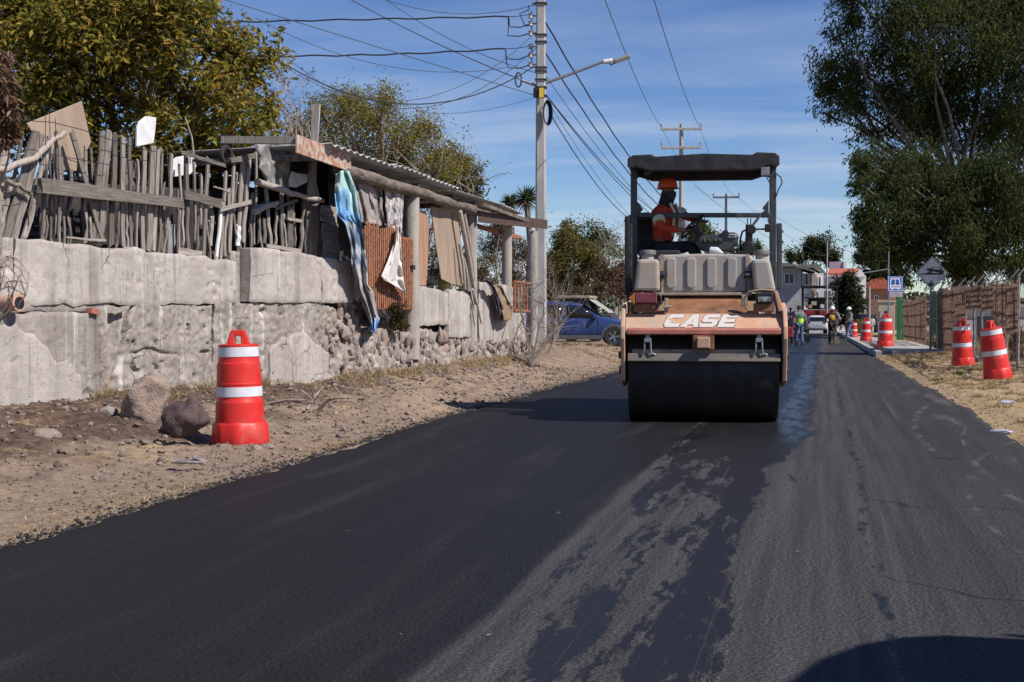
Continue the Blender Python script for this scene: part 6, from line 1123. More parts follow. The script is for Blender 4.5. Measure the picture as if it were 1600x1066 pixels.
# ---------------------------------------------------------------- cars
def car(name, label, loc, rz_, body, L=4.2, Wd=1.76, Ht=1.58, clad=True, kind='suv', group=None):
    """local: x along the car, front at +x; y across"""
    e = empty(name, label, 'car', loc, rz_, group); hL = L/2
    st = [(-1.0, .5, .98, .98, .70), (-.985, .36, 1.02, 1.1, .80), (-.93, .3, 1.0, 1.38, .84), (-.8, .26, 1.0, 1.5, .87), (-.55, .24, .98, 1.57, .88), (-.2, .24, .96, 1.58, .885), (.08, .24, .95, 1.52, .885), (.22, .24, .95, 1.38, .885), (.42, .24, .95, 1.08, .885), (.47, .24, .95, 1.02, .885), (.62, .25, .92, .98, .88), (.8, .27, .86, .92, .85), (.93, .32, .78, .83, .78), (.99, .4, .66, .7, .66), (1.0, .48, .6, .62, .6)]
    if kind == 'hatch': st = [(a, b, c, d*.94 if d > 1.1 else d, w_) for a, b, c, d, w_ in st]
    k = Wd/2/.885; hh = Ht/1.58; V = []; n = 12
    for x, z0, zb, zr_, w_ in st:
        X = x*hL; w_ = w_*k; tl = w_*(.78 if zr_-zb > .3 else (.9 if zr_ - zb > .1 else .93)); q = [(w_*.86, z0), (w_*.98, z0+.12), (w_, (z0+zb)/2+.05), (w_*.97, zb-.02), (w_*.94, zb+(.01 if zr_-zb > .05 else .005)), (tl, zr_-.05*min(1, (zr_-zb)/.3)), (tl*.55, zr_+.012)]
        V += [(X, y, z*hh) for y, z in q]+[(X, -y, z*hh) for y, z in q[::-1]]
    n = 14; F_ = [(i*n+j, i*n+(j+1) % n, (i+1)*n+(j+1) % n, (i+1)*n+j) for i in range(len(st)-1) for j in range(n)]+[tuple(range(n-1, -1, -1)), tuple((len(st)-1)*n+j for j in range(n))]
    b = MB(); b.add(V, F_); o = b.build('body', body, e, 60, sub=2)
    def at(x, t, s):   # point on the cabin side between belt (t=0) and roof (t=1)
        xs = [q[0] for q in st]; zb = np.interp(x, xs, [q[2] for q in st]); zr_ = np.interp(x, xs, [q[3] for q in st]); w_ = np.interp(x, xs, [q[4] for q in st])*k; return Vector((x*hL, s*(w_*.94+(w_*.78-w_*.94)*t+.004), (zb+.02+(zr_-.08-zb)*t)*hh))
    for s in (-1, 1):
        for wx0, wx1, tx0, tx1 in ((-.78, -.62, -.74, -.62), (-.6, -.22, -.6, -.22), (-.17, .37, -.17, .13)):
            P = []
            for u in np.linspace(0, 1, 5): P.append((at(wx0+(wx1-wx0)*u, .06, s), at(tx0+(tx1-tx0)*u, .92, s)))
            b = MB(); V = [p for pr in P for p in pr]; b.add(V, [(2*i, 2*i+2, 2*i+3, 2*i+1) for i in range(4)]); o = b.build('side_window', M_CARGLASS, e, 60); m = o.modifiers.new('t', 'SOLIDIFY'); m.thickness = .02; m.offset = 0
        b = MB()
        for x in (-.6, .62):
            cx_ = x*hL; r0, r1 = .335, .42; y_ = s*(Wd/2*.985); A = np.linspace(-.15, math.pi+.15, 16); V = [(cx_+r*math.cos(t), y_+s*d, .335+r*math.sin(t)) for t in A for r, d in ((r0, -.1), (r0, .025), (r1, .02), (r1+.005, -.03))]; b = MB(); b.add(V, [(4*i+j, 4*i+4+j, 4*i+5+j, 4*i+1+j) for i in range(15) for j in range(3)]); b.build('arch_cladding', M_CLAD if clad else body, e, 50)
            b = MB(); b.lathe([(.01, -.01), (.36, -.01), (.36, .0)], 24, (0, 0, 0), 'Y'); o = b.build('wheel_well', M_BLACK, e, loc=(cx_, y_-s*.015, .36))
            wh = MB(); wh.lathe([(.2, -.1), (.3, -.11), (.335, -.07), (.335, .07), (.3, .11), (.2, .1)], 28, (0, 0, 0), 'Y', False); wo_ = wh.build('wheel', M_RUBBER, e, 40, loc=(cx_, s*(Wd/2-.1), .335)); rb = MB(); rb.lathe([(.22, s*.07), (.225, s*.1), (.2, s*.1), (.19, s*.05), (.05, s*.045)], 24, (0, 0, 0), 'Y', False)
            for kk in range(5):
                for dd in (-.13, .13): a = kk*1.2566+dd; rb.bar((0, s*.07, 0), (.21*math.cos(a), s*.09, .21*math.sin(a)), .03, .022, (0, 1, 0))
            rb.build('rim', M_CHROME, wo_, 30)
        if clad: b = MB(); b.bar((-.42*hL, s*Wd*.49, .3), (.44*hL, s*Wd*.49, .3), .04, .13); b.build('sill_cladding', M_CLAD, e, bevel=.01)
        b = MB(); p = at(.3, .12, s); b.lathe([(.02, -.12), (.08, -.1), (.09, .0), (.07, .08), (.02, .1)], 10, p+Vector((.02, s*.1, .04)), 'Y'); b.build('wing_mirror', body, e, 50)
        MB().box((.95*hL, s*.55, .68*hh), (.16, .26, .1)).build('headlight', M_CHROME, e, bevel=.03); MB().box((-.985*hL, s*.66*k, 1.0*hh), (.1, .2, .22)).build('tail_light', M_LENSR, e, bevel=.03)
        for x in (-.18, .36, -.58): MB().box((x*hL, s*(Wd/2-.012), .62), (.012, .02, .56)).build('door_gap', M_BLACK, e)
    P = [(-.975, 1.04, .72), (-.915, 1.36, .62)]; b = MB(); b.add([(P[0][0]*hL-.03, -P[0][2]*k, P[0][1]*hh), (P[0][0]*hL-.03, P[0][2]*k, P[0][1]*hh), (P[1][0]*hL-.03, P[1][2]*k, P[1][1]*hh*.985), (P[1][0]*hL-.03, -P[1][2]*k, P[1][1]*hh*.985)], [(0, 1, 2, 3)]); o = b.build('rear_window', M_CARGLASS, e); m = o.modifiers.new('t', 'SOLIDIFY'); m.thickness = .03
    b = MB(); b.add([(.43*hL+.02, -.78*k, 1.06*hh), (.43*hL+.02, .78*k, 1.06*hh), (.11*hL+.03, .66*k, 1.49*hh), (.11*hL+.03, -.66*k, 1.49*hh)], [(0, 1, 2, 3)]); o = b.build('windscreen', M_CARGLASS, e); m = o.modifiers.new('t', 'SOLIDIFY'); m.thickness = .03
    MB().box((-.995*hL, 0, .75*hh), (.03, .5, .14)).build('number_plate', M_WHITE, e); MB().box((.97*hL, 0, .5*hh), (.1, 1.0*k, .16)).build('grille', M_CLAD, e, bevel=.03)
    return e
M_CARGLASS = pm('car_glass', (.012, .015, .02), rough=.12, spec=.6); M_CLAD = pm('grey_cladding', (.06, .062, .065), (.09, .09, .09), 8, .7); M_CARBLUE = pm('blue_car_paint', (.014, .034, .13), (.02, .045, .16), 3, .35, Coat_Weight=.3, Coat_Roughness=.2, dirt=(.09, .09, .11), dscale=2.5); M_CARWHITE = pm('white_car_paint', (.6, .61, .62), (.54, .55, .56), 3, .3); M_CARDARK = pm('dark_car_paint', (.018, .02, .024), rough=.3); M_CARSILV = pm('silver_car_paint', (.4, .41, .43), rough=.3, metal=.4)
YB = 48.0; q = AY(952, 541, YB); ang = YAW*.6+R(3)
zg = float(gh(q[0], q[1])); car('parked_car', 'blue crossover car with grey wheel arches parked beyond the lamp pole', (q[0]-.62*2.05*math.cos(ang), q[1]-.62*2.05*math.sin(ang)+.8, q[2]), ang, M_CARBLUE, 4.1, 1.76, 1.52)
q = AY(1275, 521.5, 102); car('white_car', 'white hatchback seen from behind on the far road', (q[0], 103.6, q[2]), R(92), M_CARWHITE, 3.4, 1.46, 1.36, False, 'hatch')
q = AY(1346, 521, 120); car('dark_car', 'dark car parked on the right beyond the walking worker', (q[0]+.3, 121.5, q[2]), R(95), M_CARDARK, 4.2, 1.76, 1.6, False, 'suv')
# added tall van out of view, shaped to cast the foreground shadow
vn_ = empty('shadow_van', 'silver van added out of view on the right verge to cast the road shadow', 'van', (4.1, 2.2, .05))
pr = [(-1.6, .45), (5.0, .45), (5.22, .7), (5.24, 1.5), (5.2, 2.2), (5.12, 2.88), (5.0, 3.06), (4.79, 3.24), (4.45, 3.42), (4.03, 3.55), (3.4, 3.6), (-1.5, 3.6), (-1.6, 3.5)]
MB().prism(pr, 3.0, 5.2, 'X').build('body', M_CARSILV, vn_, world=True, bevel=.04)
bxw('windscreen', M_CARGLASS, vn_, 3.15, 5.05, 5.2, 5.235, 1.75, 2.75, .01); bxw('bumper', M_CLAD, vn_, 2.98, 5.22, 5.1, 5.32, .4, .72, .04)
for x in (3.25, 4.95): bxw('headlight', M_CHROME, vn_, x-.16, x+.16, 5.2, 5.27, .95, 1.2, .03)
for x in (2.98, 5.2): bxw('side_window', M_CARGLASS, vn_, x, x+.03, 4.1, 4.95, 1.75, 2.6, .01); bxw('door_gap', M_BLACK, vn_, x, x+.025, 3.98, 4.0, .6, 2.8)
for y in (-.6, 4.1):
    for x in (3.12, 5.08): MB().lathe([(.12, -.12), (.36, -.13), (.4, -.08), (.4, .08), (.36, .13), (.12, .12)], 24, (x, y, .45), 'X').build('wheel', M_RUBBER, vn_, 40, world=True)
# old pickup or van behind the blue car: only its top shows
q = AY(903, 472, 56); ov = empty('old_van', 'dark old van with a pale roof edge half hidden behind the blue car', 'van', (q[0], 57, float(gh(q[0], 57)))); zt = AY(903, 462, 56)[2]; x0, x1 = AY(872, 470, 56)[0], AY(921, 470, 56)[0]; z0 = ov.location.z
M_OLD = pm('faded_dark_paint', (.03, .03, .032), (.06, .058, .055), 5, .7)
b = MB(); b.prism([(x0, z0+.45), (x1+1.0, z0+.45), (x1+.9, zt-.75), (x1+.1, zt-.7), (x1-.1, zt-.12), (x0, zt-.1)], 56.2, 57.9, 'Y'); b.build('body', M_OLD, ov, world=True, bevel=.06); bxw('roof', M_BEIGE, ov, x0-.05, x1-.0, 56.1, 58.0, zt-.12, zt, .03)
for x in (x0+.5, x1+.2): MB().lathe([(.1, -.1), (.32, -.1), (.34, 0), (.32, .1), (.1, .1)], 16, (x, 56.2, z0+.34), 'Y').build('wheel', M_RUBBER, ov, 40, world=True)
b = MB(); b.add([(x1-.05, 56.15, zt-.15), (x1+.75, 56.3, zt-.68), (x1+.75, 57.8, zt-.68), (x1-.05, 57.9, zt-.15)], [(0, 1, 2, 3)]); o = b.build('windscreen', pm('dusty_windscreen', (.3, .34, .3), (.42, .44, .42), 3, .4), ov, world=True)
# ---------------------------------------------------------------- the paver on the far road
q = AY(1281, 519, 119); pv = empty('paver', 'dark asphalt paver with a canopy and red hopper on the far road', 'paver', (q[0], 119, q[2]), 0); s = ppm(q); X = lambda px: (px-1281)/s; Zp = lambda py: (521-py)/s
M_RED = pm('red_paint', (.3, .02, .02), (.22, .02, .02), 6, .6); M_PVD = pm('paver_dark', (.05, .045, .04), (.1, .085, .07), 9, .8)
MB().box((0, .6, Zp(500)), (X(1306)-X(1255), 2.2, Zp(486)-Zp(514))).build('body', M_PVD, pv, bevel=.05); MB().box((0, -.5, Zp(496)), (X(1304)-X(1257), .5, Zp(488)-Zp(505))).build('hopper', M_RED, pv, bevel=.05)
for x in (1254.5, 1307): 
    for y in (-.4, 1.5): MB().box((X(x), y, (Zp(487)+Zp(450))/2), (.16, .12, Zp(450)-Zp(487))).build('canopy_post', M_BLACK, pv)
MB().box((0, .6, Zp(450.5)), (X(1309.5)-X(1252), 2.6, .2)).build('canopy', M_BLACK, pv, bevel=.05); MB().box((0, -.4, Zp(468)), (X(1307)-X(1255), .1, .1)).build('frame_rail', M_BLACK, pv); MB().box((0, 1.5, Zp(476)), (X(1300)-X(1262), .3, Zp(467)-Zp(486))).build('console', M_PVD, pv, bevel=.05); MB().box((X(1270), 1.2, Zp(476)), (.5, .5, .9)).build('seat', M_DARKFAB, pv, bevel=.05); MB().lathe([(.05, 0), (.17, 0), (.17, .05), (.05, .05)], 16, (X(1284.5), -.52, Zp(480.5)), 'Y').build('round_lamp', M_WHITE, pv, 40)
for i, (x, y, w_, h, m) in enumerate(((1262, 464, 9, 8, M_WHITE), (1270, 461, 4, 10, M_CREAM), (1277, 463, 3, 9, M_WHITE), (1292.5, 461.5, 11, 10, M_WHITE), (1261, 472, 5, 4, M_RORANGE), (1272, 476, 8, 6, M_CREAM), (1264, 481, 10, 5, M_RORANGE), (1294, 473, 10, 3, M_GREYF))): MB().box((X(x), .2 if i < 4 else -.45, Zp(y)), (w_/s, .04, h/s)).build('panel_sheet', m, pv)
for sg in (-1, 1): MB().prism([(-1, .1), (-.7, 0), (1.6, 0), (1.9, .2), (1.7, .7), (-.8, .7)], X(1281+sg*22)-.2, X(1281+sg*22)+.2, 'X').build('track', M_RUBBER, pv, bevel=.05)
# ---------------------------------------------------------------- houses
M_HGREY = pm('grey_render', (.46, .46, .49), (.4, .4, .43), 1.2, .9, world=True, dirt=(.24, .24, .25), dscale=.5); M_HWHITE = pm('house_white', (.8, .8, .81), (.7, .7, .71), 1.5, .85, world=True); M_ROOFG = pm('grey_roof', (.2, .19, .18), (.14, .135, .13), 3, .85, world=True); M_TILE = pm('red_tile', (.48, .13, .07), (.38, .1, .06), 3, .8, .02, 20, (1, 1, 1), world=True); M_LAV = pm('lavender_render', (.42, .36, .44), (.38, .33, .4), 2, .85, world=True); M_WIN = pm('window_glass', (.03, .035, .045), rough=.2)
def window(par, x0, x1, y, z0, z1, m=M_WIN, bars=1):
    f = MB()
    for a_, b_, c_, d_ in ((x0, x1, z0, z0+.07), (x0, x1, z1-.07, z1), (x0, x0+.07, z0+.07, z1-.07), (x1-.07, x1, z0+.07, z1-.07)): f.box(((a_+b_)/2, y-.03, (c_+d_)/2), (b_-a_, .08, d_-c_))
    for k in range(bars): xm = x0+(x1-x0)*(k+1)/(bars+1); f.box((xm, y-.03, (z0+z1)/2), (.05, .07, z1-z0-.14))
    o = f.build('window', M_HWHITE, par, world=True); p = MB().box(((x0+x1)/2, y-.005, (z0+z1)/2), (x1-x0-.14, .03, z1-z0-.14)).build('pane', m, o); p.matrix_parent_inverse = Matrix.Identity(4); p.location = -Vector(par.location); return o
YH = 128.0; hx = lambda px, Y=YH: float(AY(px, 480, Y)[0]); hz = lambda py, Y=YH, px=1250: float(AY(px, py, Y)[2])
h1 = empty('grey_house', 'two storey grey house with a low pitched roof left of the paver', 'house', (hx(1235), YH+4, -.8))
bxw('wall', M_HGREY, h1, hx(1165), hx(1252), YH, YH+9, -1.5, hz(418)); bxw('upper_wall', M_HWHITE, h1, hx(1253), hx(1287), YH+.5, YH+9, -1.5, hz(427)); bxw('wall_pier', M_CREAM, h1, hx(1268.5), hx(1276), YH+.2, YH+.48, hz(460), hz(428))
b = MB(); b.prism([(hx(1160), hz(412)), (hx(1205), hz(409)), (hx(1240), hz(413)), (hx(1273), hz(423)), (hx(1273), hz(426)), (hx(1240), hz(417)), (hx(1160), hz(417))], YH-.9, YH+9.5); b.build('roof', M_ROOFG, h1, world=True); b = MB(); b.prism([(hx(1225), hz(415)), (hx(1278), hz(412)), (hx(1291), hz(427)), (hx(1285), hz(428)), (hx(1270), hz(418)), (hx(1225), hz(420))], YH+1.2, YH+10); b.build('roof', M_ROOFG, h1, world=True)
window(h1, hx(1225), hx(1241), YH, hz(444), hz(427)); window(h1, hx(1257), hx(1263), YH+.5, hz(446), hz(427), bars=0); window(h1, hx(1264), hx(1268), YH+.5, hz(446), hz(427), bars=0); window(h1, hx(1278), hx(1283), YH+.5, hz(448), hz(432), bars=0)
MB().bar((hx(1238), YH+3, hz(413)), (hx(1242), YH+3, hz(408)), .3, .3).build('chimney_pipe', M_WHITE, h1, world=True)
YK = 140.0; h2 = empty('white_house', 'white house with a red tiled gable roof and lavender upper block', 'house', (hx(1325, YK), YK+5, -.9)); kz = lambda py: hz(py, YK)
bxw('wall', M_HWHITE, h2, hx(1282, YK), hx(1353, YK), YK, YK+9, -1.6, kz(432)); P = [(hx(1280, YK), kz(432)), (hx(1352, YK), kz(432)), (hx(1350, YK), kz(424)), (hx(1344, YK), kz(420.5)), (hx(1280, YK), kz(427))]
b = MB(); b.prism([(hx(1334, YK), kz(433)), (hx(1344, YK), kz(421)), (hx(1352, YK), kz(432)), (hx(1352, YK), kz(433))], YK-.3, YK+9); b.build('gable', M_HWHITE, h2, world=True)
b = MB(); b.add([(hx(1293, YK), YK-.4, kz(430)), (hx(1336, YK), YK-.4, kz(430)), (hx(1344, YK), YK+4, kz(419.5)), (hx(1296, YK), YK+4, kz(420.5)), (hx(1293, YK), YK-.4, kz(427.5)), (hx(1336, YK), YK-.4, kz(427.5)), (hx(1344, YK), YK+4, kz(417.5)), (hx(1296, YK), YK+4, kz(418.5))], [(0, 1, 2, 3), (4, 5, 6, 7), (0, 1, 5, 4), (1, 2, 6, 5), (2, 3, 7, 6), (3, 0, 4, 7)]); b.build('roof', M_TILE, h2, world=True)
bxw('upper_block', M_LAV, h2, hx(1296, YK), hx(1318.5, YK), YK+4.5, YK+9, kz(430), kz(407)); bxw('upper_wall', M_HWHITE, h2, hx(1318.6, YK), hx(1323, YK), YK+4.4, YK+9, kz(430), kz(406.5)); window(h2, hx(1345, YK), hx(1349, YK), YK, kz(490), kz(476), bars=0)
YO = 170.0; h3 = empty('tiled_house', 'orange house with tiled roofs beyond the white house', 'house', (hx(1372, YO), YO+4, -1)); M_ORW = pm('orange_plaster', (.3, .16, .11), (.36, .22, .16), 1.5, .9, world=True); oz = lambda py: hz(py, YO)
bxw('wall', M_ORW, h3, hx(1352, YO), hx(1400, YO), YO, YO+8, -1.6, oz(452)); b = MB(); b.prism([(hx(1351, YO), oz(452)), (hx(1360, YO), oz(438)), (hx(1378, YO), oz(434)), (hx(1402, YO), oz(452))], YO-.6, YO+8.6); b.build('roof', M_TILE, h3, world=True); window(h3, hx(1366, YO), hx(1373, YO), YO, oz(476), oz(462)); b = empty('brick_wall', 'dark brick boundary wall below the tiled house', 'wall', (hx(1370, 150), 150, -.8)); bxw('wall', pm('dull_brick', (.2, .11, .08), (.15, .085, .065), 4, .9), b, hx(1356, 150), hx(1420, 150), 150, 150.4, -1.5, hz(468, 150))
# a white wall of a house behind the shed
yq = 60.0; h4 = empty('white_wall', 'fragment of a white wall in the scrub behind the shed', 'wall', (AY(810, 430, yq)[0], yq, .2)); bxw('wall', M_HWHITE, h4, AY(808, 430, yq)[0], AY(818, 430, yq)[0], yq, yq+.3, -.3, AY(810, 398, yq)[2])
# barrier
q = AY(1345, 521, 95); br = empty('yellow_barrier', 'yellow barrier beyond the drums at the kerb', 'barrier', (q[0], 95, q[2])); MB().box((0, 0, .55), (.55, .2, .75)).box((0, 0, .1), (.7, .45, .2)).build('body', pm('yellow_paint', (.7, .42, .03), rough=.5), br, bevel=.04)
q = AY(1233, 527, 66); pc = empty('plate_compactor', 'red hand pushed machine beside the roller drum', 'machine', (q[0]+.02, 66, q[2])); MB().box((0, 0, .25), (.32, .5, .4)).box((0, 0, .04), (.36, .6, .08)).build('engine', M_RED, pc, bevel=.04); MB().tube([(-.15, .1, .4), (-.12, -.3, .95), (.12, -.3, .95), (.15, .1, .4)], .025, 6).build('handle', M_RED, pc, 60)
# ---------------------------------------------------------------- workers
def worker(px, py, ytop, label, face, J, **k):
    p = G(px, py); s = ppm(p); h = (py-ytop)/s; e = empty('person', label, 'person', tuple(p), face); person(e, {a: tuple(Vector(b)*(h/1.78)) for a, b in J.items()}, (0, 1, 0), **k); return e, h/1.78
w1, k1 = worker(1249, 540, 476, 'worker in a green and lime vest seen from behind next to the roller', R(15), stand(1.75, .08, ((-.27, .1, 1.15), (-.22, .35, 1.02)), ((.28, .0, 1.12), (.3, .1, .9)), .06), top=M_GREYF, legs=M_JEANS, vest=M_GREENF, hat=M_DARKFAB)
b = MB(); b.lathe([(.172*k1, .96*k1), (.185*k1, 1.08*k1), (.185*k1, 1.17*k1)], 16, (0, .03*k1, 0), cap=False); b.build('lime_panel', M_HIVIS, w1, 60)
sh = empty('shovel', 'black shovel hanging at the green vested worker\'s right side', 'shovel', tuple(np.array(G(1262, 536))+np.array([0, -.2, 0]))); MB().bar((0, 0, .35), (-.04, 0, 1.0), .035, .035).build('handle', M_BARK, sh); MB().prism([(-.13, .38), (.13, .38), (.15, .12), (0, -.02+.03), (-.15, .12)], -.02, .02).build('blade', M_BLACK, sh, bevel=.01)
w1b, _ = worker(1241, 536, 484, 'worker in dark trousers half hidden behind the green vested one', R(20), stand(1.7, .1), top=M_GREYF, legs=M_DARKFAB, hat=M_DARKFAB)
w2, k2 = worker(1300, 539, 478, 'worker in an amber vest and white helmet holding a shovel', R(182), stand(1.75, .06, ((-.28, .08, 1.14), (-.2, .28, 1.0)), ((.3, -.02, 1.14), (.24, .2, 1.05)), .0), top=M_DARKFAB, legs=M_DARKFAB, vest=M_VESTY, helmet=M_HELW)
q = np.array(G(1306.5, 539)); sh = empty('shovel', 'steel shovel with its blade on the road held by the amber vested worker', 'shovel', tuple(q+np.array([0, -.25, 0]))); MB().bar((0, 0, .3), (-.28, .05, 1.15), .035, .035).build('handle', M_POLEW, sh); MB().prism([(-.12, .36), (.1, .36), (.17, .1), (.05, .01), (-.1, .06)], -.02, .02).build('blade', pm('worn_steel', (.25, .19, .12), rough=.5), sh, bevel=.01)
w3, k3 = worker(1328, 532, 479, 'worker in an orange vest, jeans and white helmet striding along the kerb', R(120), stand(1.75, .28, ((-.25, .12, 1.14), (-.22, .3, .98)), ((.25, -.12, 1.12), (.28, -.2, .88)), .04), top=M_GREYF, legs=M_JEANS, vest=M_VESTO, helmet=M_HELW)
w4, k4 = worker(1384, 536, 488, 'dark haired person in a dark red top standing behind the near kerb drum', R(200), stand(1.7, .05), top=pm('dull_red_fabric', (.2, .06, .06), rough=.9), legs=M_DARKFAB); w4.location.z += .15
w5, k5 = worker(1362, 523, 492, 'person in white walking beyond the drums', R(170), stand(1.7, .1), top=M_WHITEF, legs=M_WHITEF); w6, k6 = worker(1368, 523, 490, 'person in dark clothes beside the one in white', R(190), stand(1.7, .1), top=M_DARKFAB, legs=M_DARKFAB); w7, k7 = worker(1235, 524, 478, 'distant worker beside the roller frame in grey', R(180), stand(1.7, .1), top=M_GREYF, legs=M_DARKFAB, hat=M_DARKFAB)
# ---------------------------------------------------------------- plants
def leafmat(name, rough=.55, tr=.35):
    g = NG(name); a = g.n('ShaderNodeAttribute'); a.attribute_name = 'tint'; g.done(a.outputs['Color'], rough, None, 0, .2)
    t = g.n('ShaderNodeBsdfTranslucent'); g.l(a.outputs['Color'], t.inputs['Color']); m = g.n('ShaderNodeMixShader'); m.inputs[0].default_value = tr; g.l(g.b.outputs[0], m.inputs[1]); g.l(t.outputs[0], m.inputs[2]); g.l(m.outputs[0], g.out.inputs[0]); return g.m
M_LEAF = leafmat('leaf', .65, .5); M_DRYLEAF = leafmat('dry_leaf', .9, .25)
def leaves(P, size, aspect=.4, droop=.3, palette=None, fold=.25, dirs=None):
    """diamond leaves with a folded midrib. returns V, F, col"""
    n = len(P); d = rng.normal(size=(n, 3)); d /= np.linalg.norm(d, axis=1)[:, None]; d[:, 2] = d[:, 2]*.7-droop
    if dirs is not None: d = d*.6+dirs
    d /= np.linalg.norm(d, axis=1)[:, None]; u = rng.normal(size=(n, 3)); u[:, 2] = np.abs(u[:, 2])+.6; s = np.cross(d, u); s /= np.linalg.norm(s, axis=1)[:, None]+1e-9; nn = np.cross(s, d)
    L = (size*(.65+.7*rng.random(n)))[:, None]; W_ = L*aspect/2
    V = np.stack([P, P+d*L*.45+s*W_+nn*L*fold*.3, P+d*L-nn*L*.12, P+d*L*.45-s*W_+nn*L*fold*.3], 1).reshape(-1, 3)
    k = np.arange(n)*4; F_ = np.concatenate([np.stack([k, k+1, k+2], 1), np.stack([k, k+2, k+3], 1)])
    pal = np.array([c[:3] for c in palette]); w_ = np.array([c[3] for c in palette]); w_ = w_/w_.sum(); ci = rng.choice(len(pal), n, p=w_); col = pal[ci]*(.75+.5*rng.random((n, 1))); col = np.repeat(col, 4, 0)
    return V, F_, col
def clump_points(clumps, n, sub=14, spread=.36, shell=.5):
    """uneven foliage: each clump is an ellipsoid filled with smaller tufts. clumps: (centre, radii)"""
    vol = np.array([np.prod(r)**.75 for _, r in clumps]); vol = vol/vol.sum(); P = []; T = []
    for (c, r), f in zip(clumps, vol):
        k = max(4, int(sub)); d = rng.normal(size=(k, 3)); d /= np.linalg.norm(d, axis=1)[:, None]; tc_ = np.array(c)+d*np.array(r)*(rng.random((k, 1))**shell); m = int(n*f); w_ = rng.random(k)+.3; idx_ = rng.choice(k, m, p=w_/w_.sum())
        P.append(tc_[idx_]+rng.normal(size=(m, 3))*np.array(r)*spread*(.6+.8*rng.random((k, 1)))[idx_]*.6); T += [(np.array(c), t) for t in tc_]
    return np.concatenate(P), T
def twigs(lines_, m, name, parent, n=4):
    b = MB()
    for pts, r0, r1 in lines_:
        k = len(pts); b.tube(pts, [r0+(r1-r0)*i/(k-1) for i in range(k)], n, False)
    o = b.build(name, m, parent, 70, world=True)
    if len(lines_) > 1: o['kind'] = 'stuff'
    return o
def bend(a, b_, amt, n=4):
    a = Vector(a); b_ = Vector(b_); L = (b_-a).length; o = Vector((rs.uniform(-1, 1), rs.uniform(-1, 1), rs.uniform(-.3, .8)))*amt*L
    return [a.lerp(b_, i/n)+o*math.sin(math.pi*i/n)+Vector((rs.uniform(-1, 1), rs.uniform(-1, 1), rs.uniform(-1, 1)))*L*.02*(0 < i < n) for i in range(n+1)]
def tree(name, label, cat, base, clumps, n, leaf, pal, trunk_r, fork=None, aspect=.4, droop=.3, sub=14, spread=.36, mat=None, bark=None, group=None, shell=.5, twig=.012, stems=1, limbs=None, limb=.55):
    e = empty(name, label, cat, tuple(base), 0, group); P, T = clump_points(clumps, n, sub, spread, shell); V, F_, col = leaves(P, leaf, aspect, droop, pal)
    link('crown', npmesh('crown', V-np.array(base), F_, mat or M_LEAF, False, col=col), e)
    b = MB(); base = Vector(base); fk = Vector(fork) if fork is not None else base+Vector((0, 0, .3)); bk = bark or M_BARK
    if trunk_r: b.tube(bend(base-Vector((0, 0, .15)), fk, .03, 5), [trunk_r*(1.25-.45*i/5) for i in range(6)], 10)
    for c, r in clumps:
        c = Vector(c); b.tube(bend(fk, c, .12, 5), [max(trunk_r*limb, twig*1.5)*(1-.13*i) for i in range(6)], 6)
    b.build('trunk', bk, e, 70, world=True)
    twigs([(bend(c, t, .12, 3), twig, twig*.35) for c, t in T], bk, 'branches', e); return e
def pc_(lst, Y, dy=0.0, flat=1.0, r3=.85):
    """clumps given by pixel circles at the road distance Y"""
    out = []
    for x, y, r, *d in lst:
        c = AY(x, y, Y+(d[0] if d else rs.uniform(-dy, dy))); R_ = r/ppm(c); out.append((c, (R_, R_*r3, R_*flat)))
    return out
# 1 the broad leaved tree behind the fence
PAL1 = [(.17, .17, .03, 3), (.3, .255, .048, 3.2), (.1, .11, .024, 2.2), (.4, .31, .06, 1.8), (.4, .2, .045, .8), (.2, .11, .04, .5)]
c1 = pc_([(40, 40, 95), (140, 45, 100), (250, 45, 80), (330, 75, 68), (385, 120, 55), (405, 185, 42), (350, 170, 65), (270, 130, 80), (170, 150, 85), (75, 140, 85), (310, 230, 48), (372, 232, 42), (240, 215, 55), (200, 0, 90), (90, -15, 90), (285, 15, 60), (-40, 80, 90), (20, 190, 60), (120, 215, 60), (330, 262, 26), (-60, 0, 100), (-50, 170, 60)], 20.6, 1.3)
tb = AY(205, 390, 21.5); tb[2] = 1.75
tree('broadleaf_tree', 'large olive and yellow leaved tree overhanging the picket fence', 'tree', tb, c1, 40000, .125, PAL1, .16, (tb[0]-.2, tb[1], 3.2), .42, .25, 24, .33, twig=.012)
b_ = empty('dead_sapling', 'thin bare stem rising through the leaves above the fence', 'branch', tuple(AY(303, 245, 18.2))); twigs([([AY(303, 246, 18.2), AY(300, 215, 18.2), AY(289, 182, 18.2)], .016, .008), ([AY(301, 222, 18.2), AY(296, 208, 18.2), AY(292, 203, 18.2)], .008, .004)], M_TWIG, 'stem', b_)
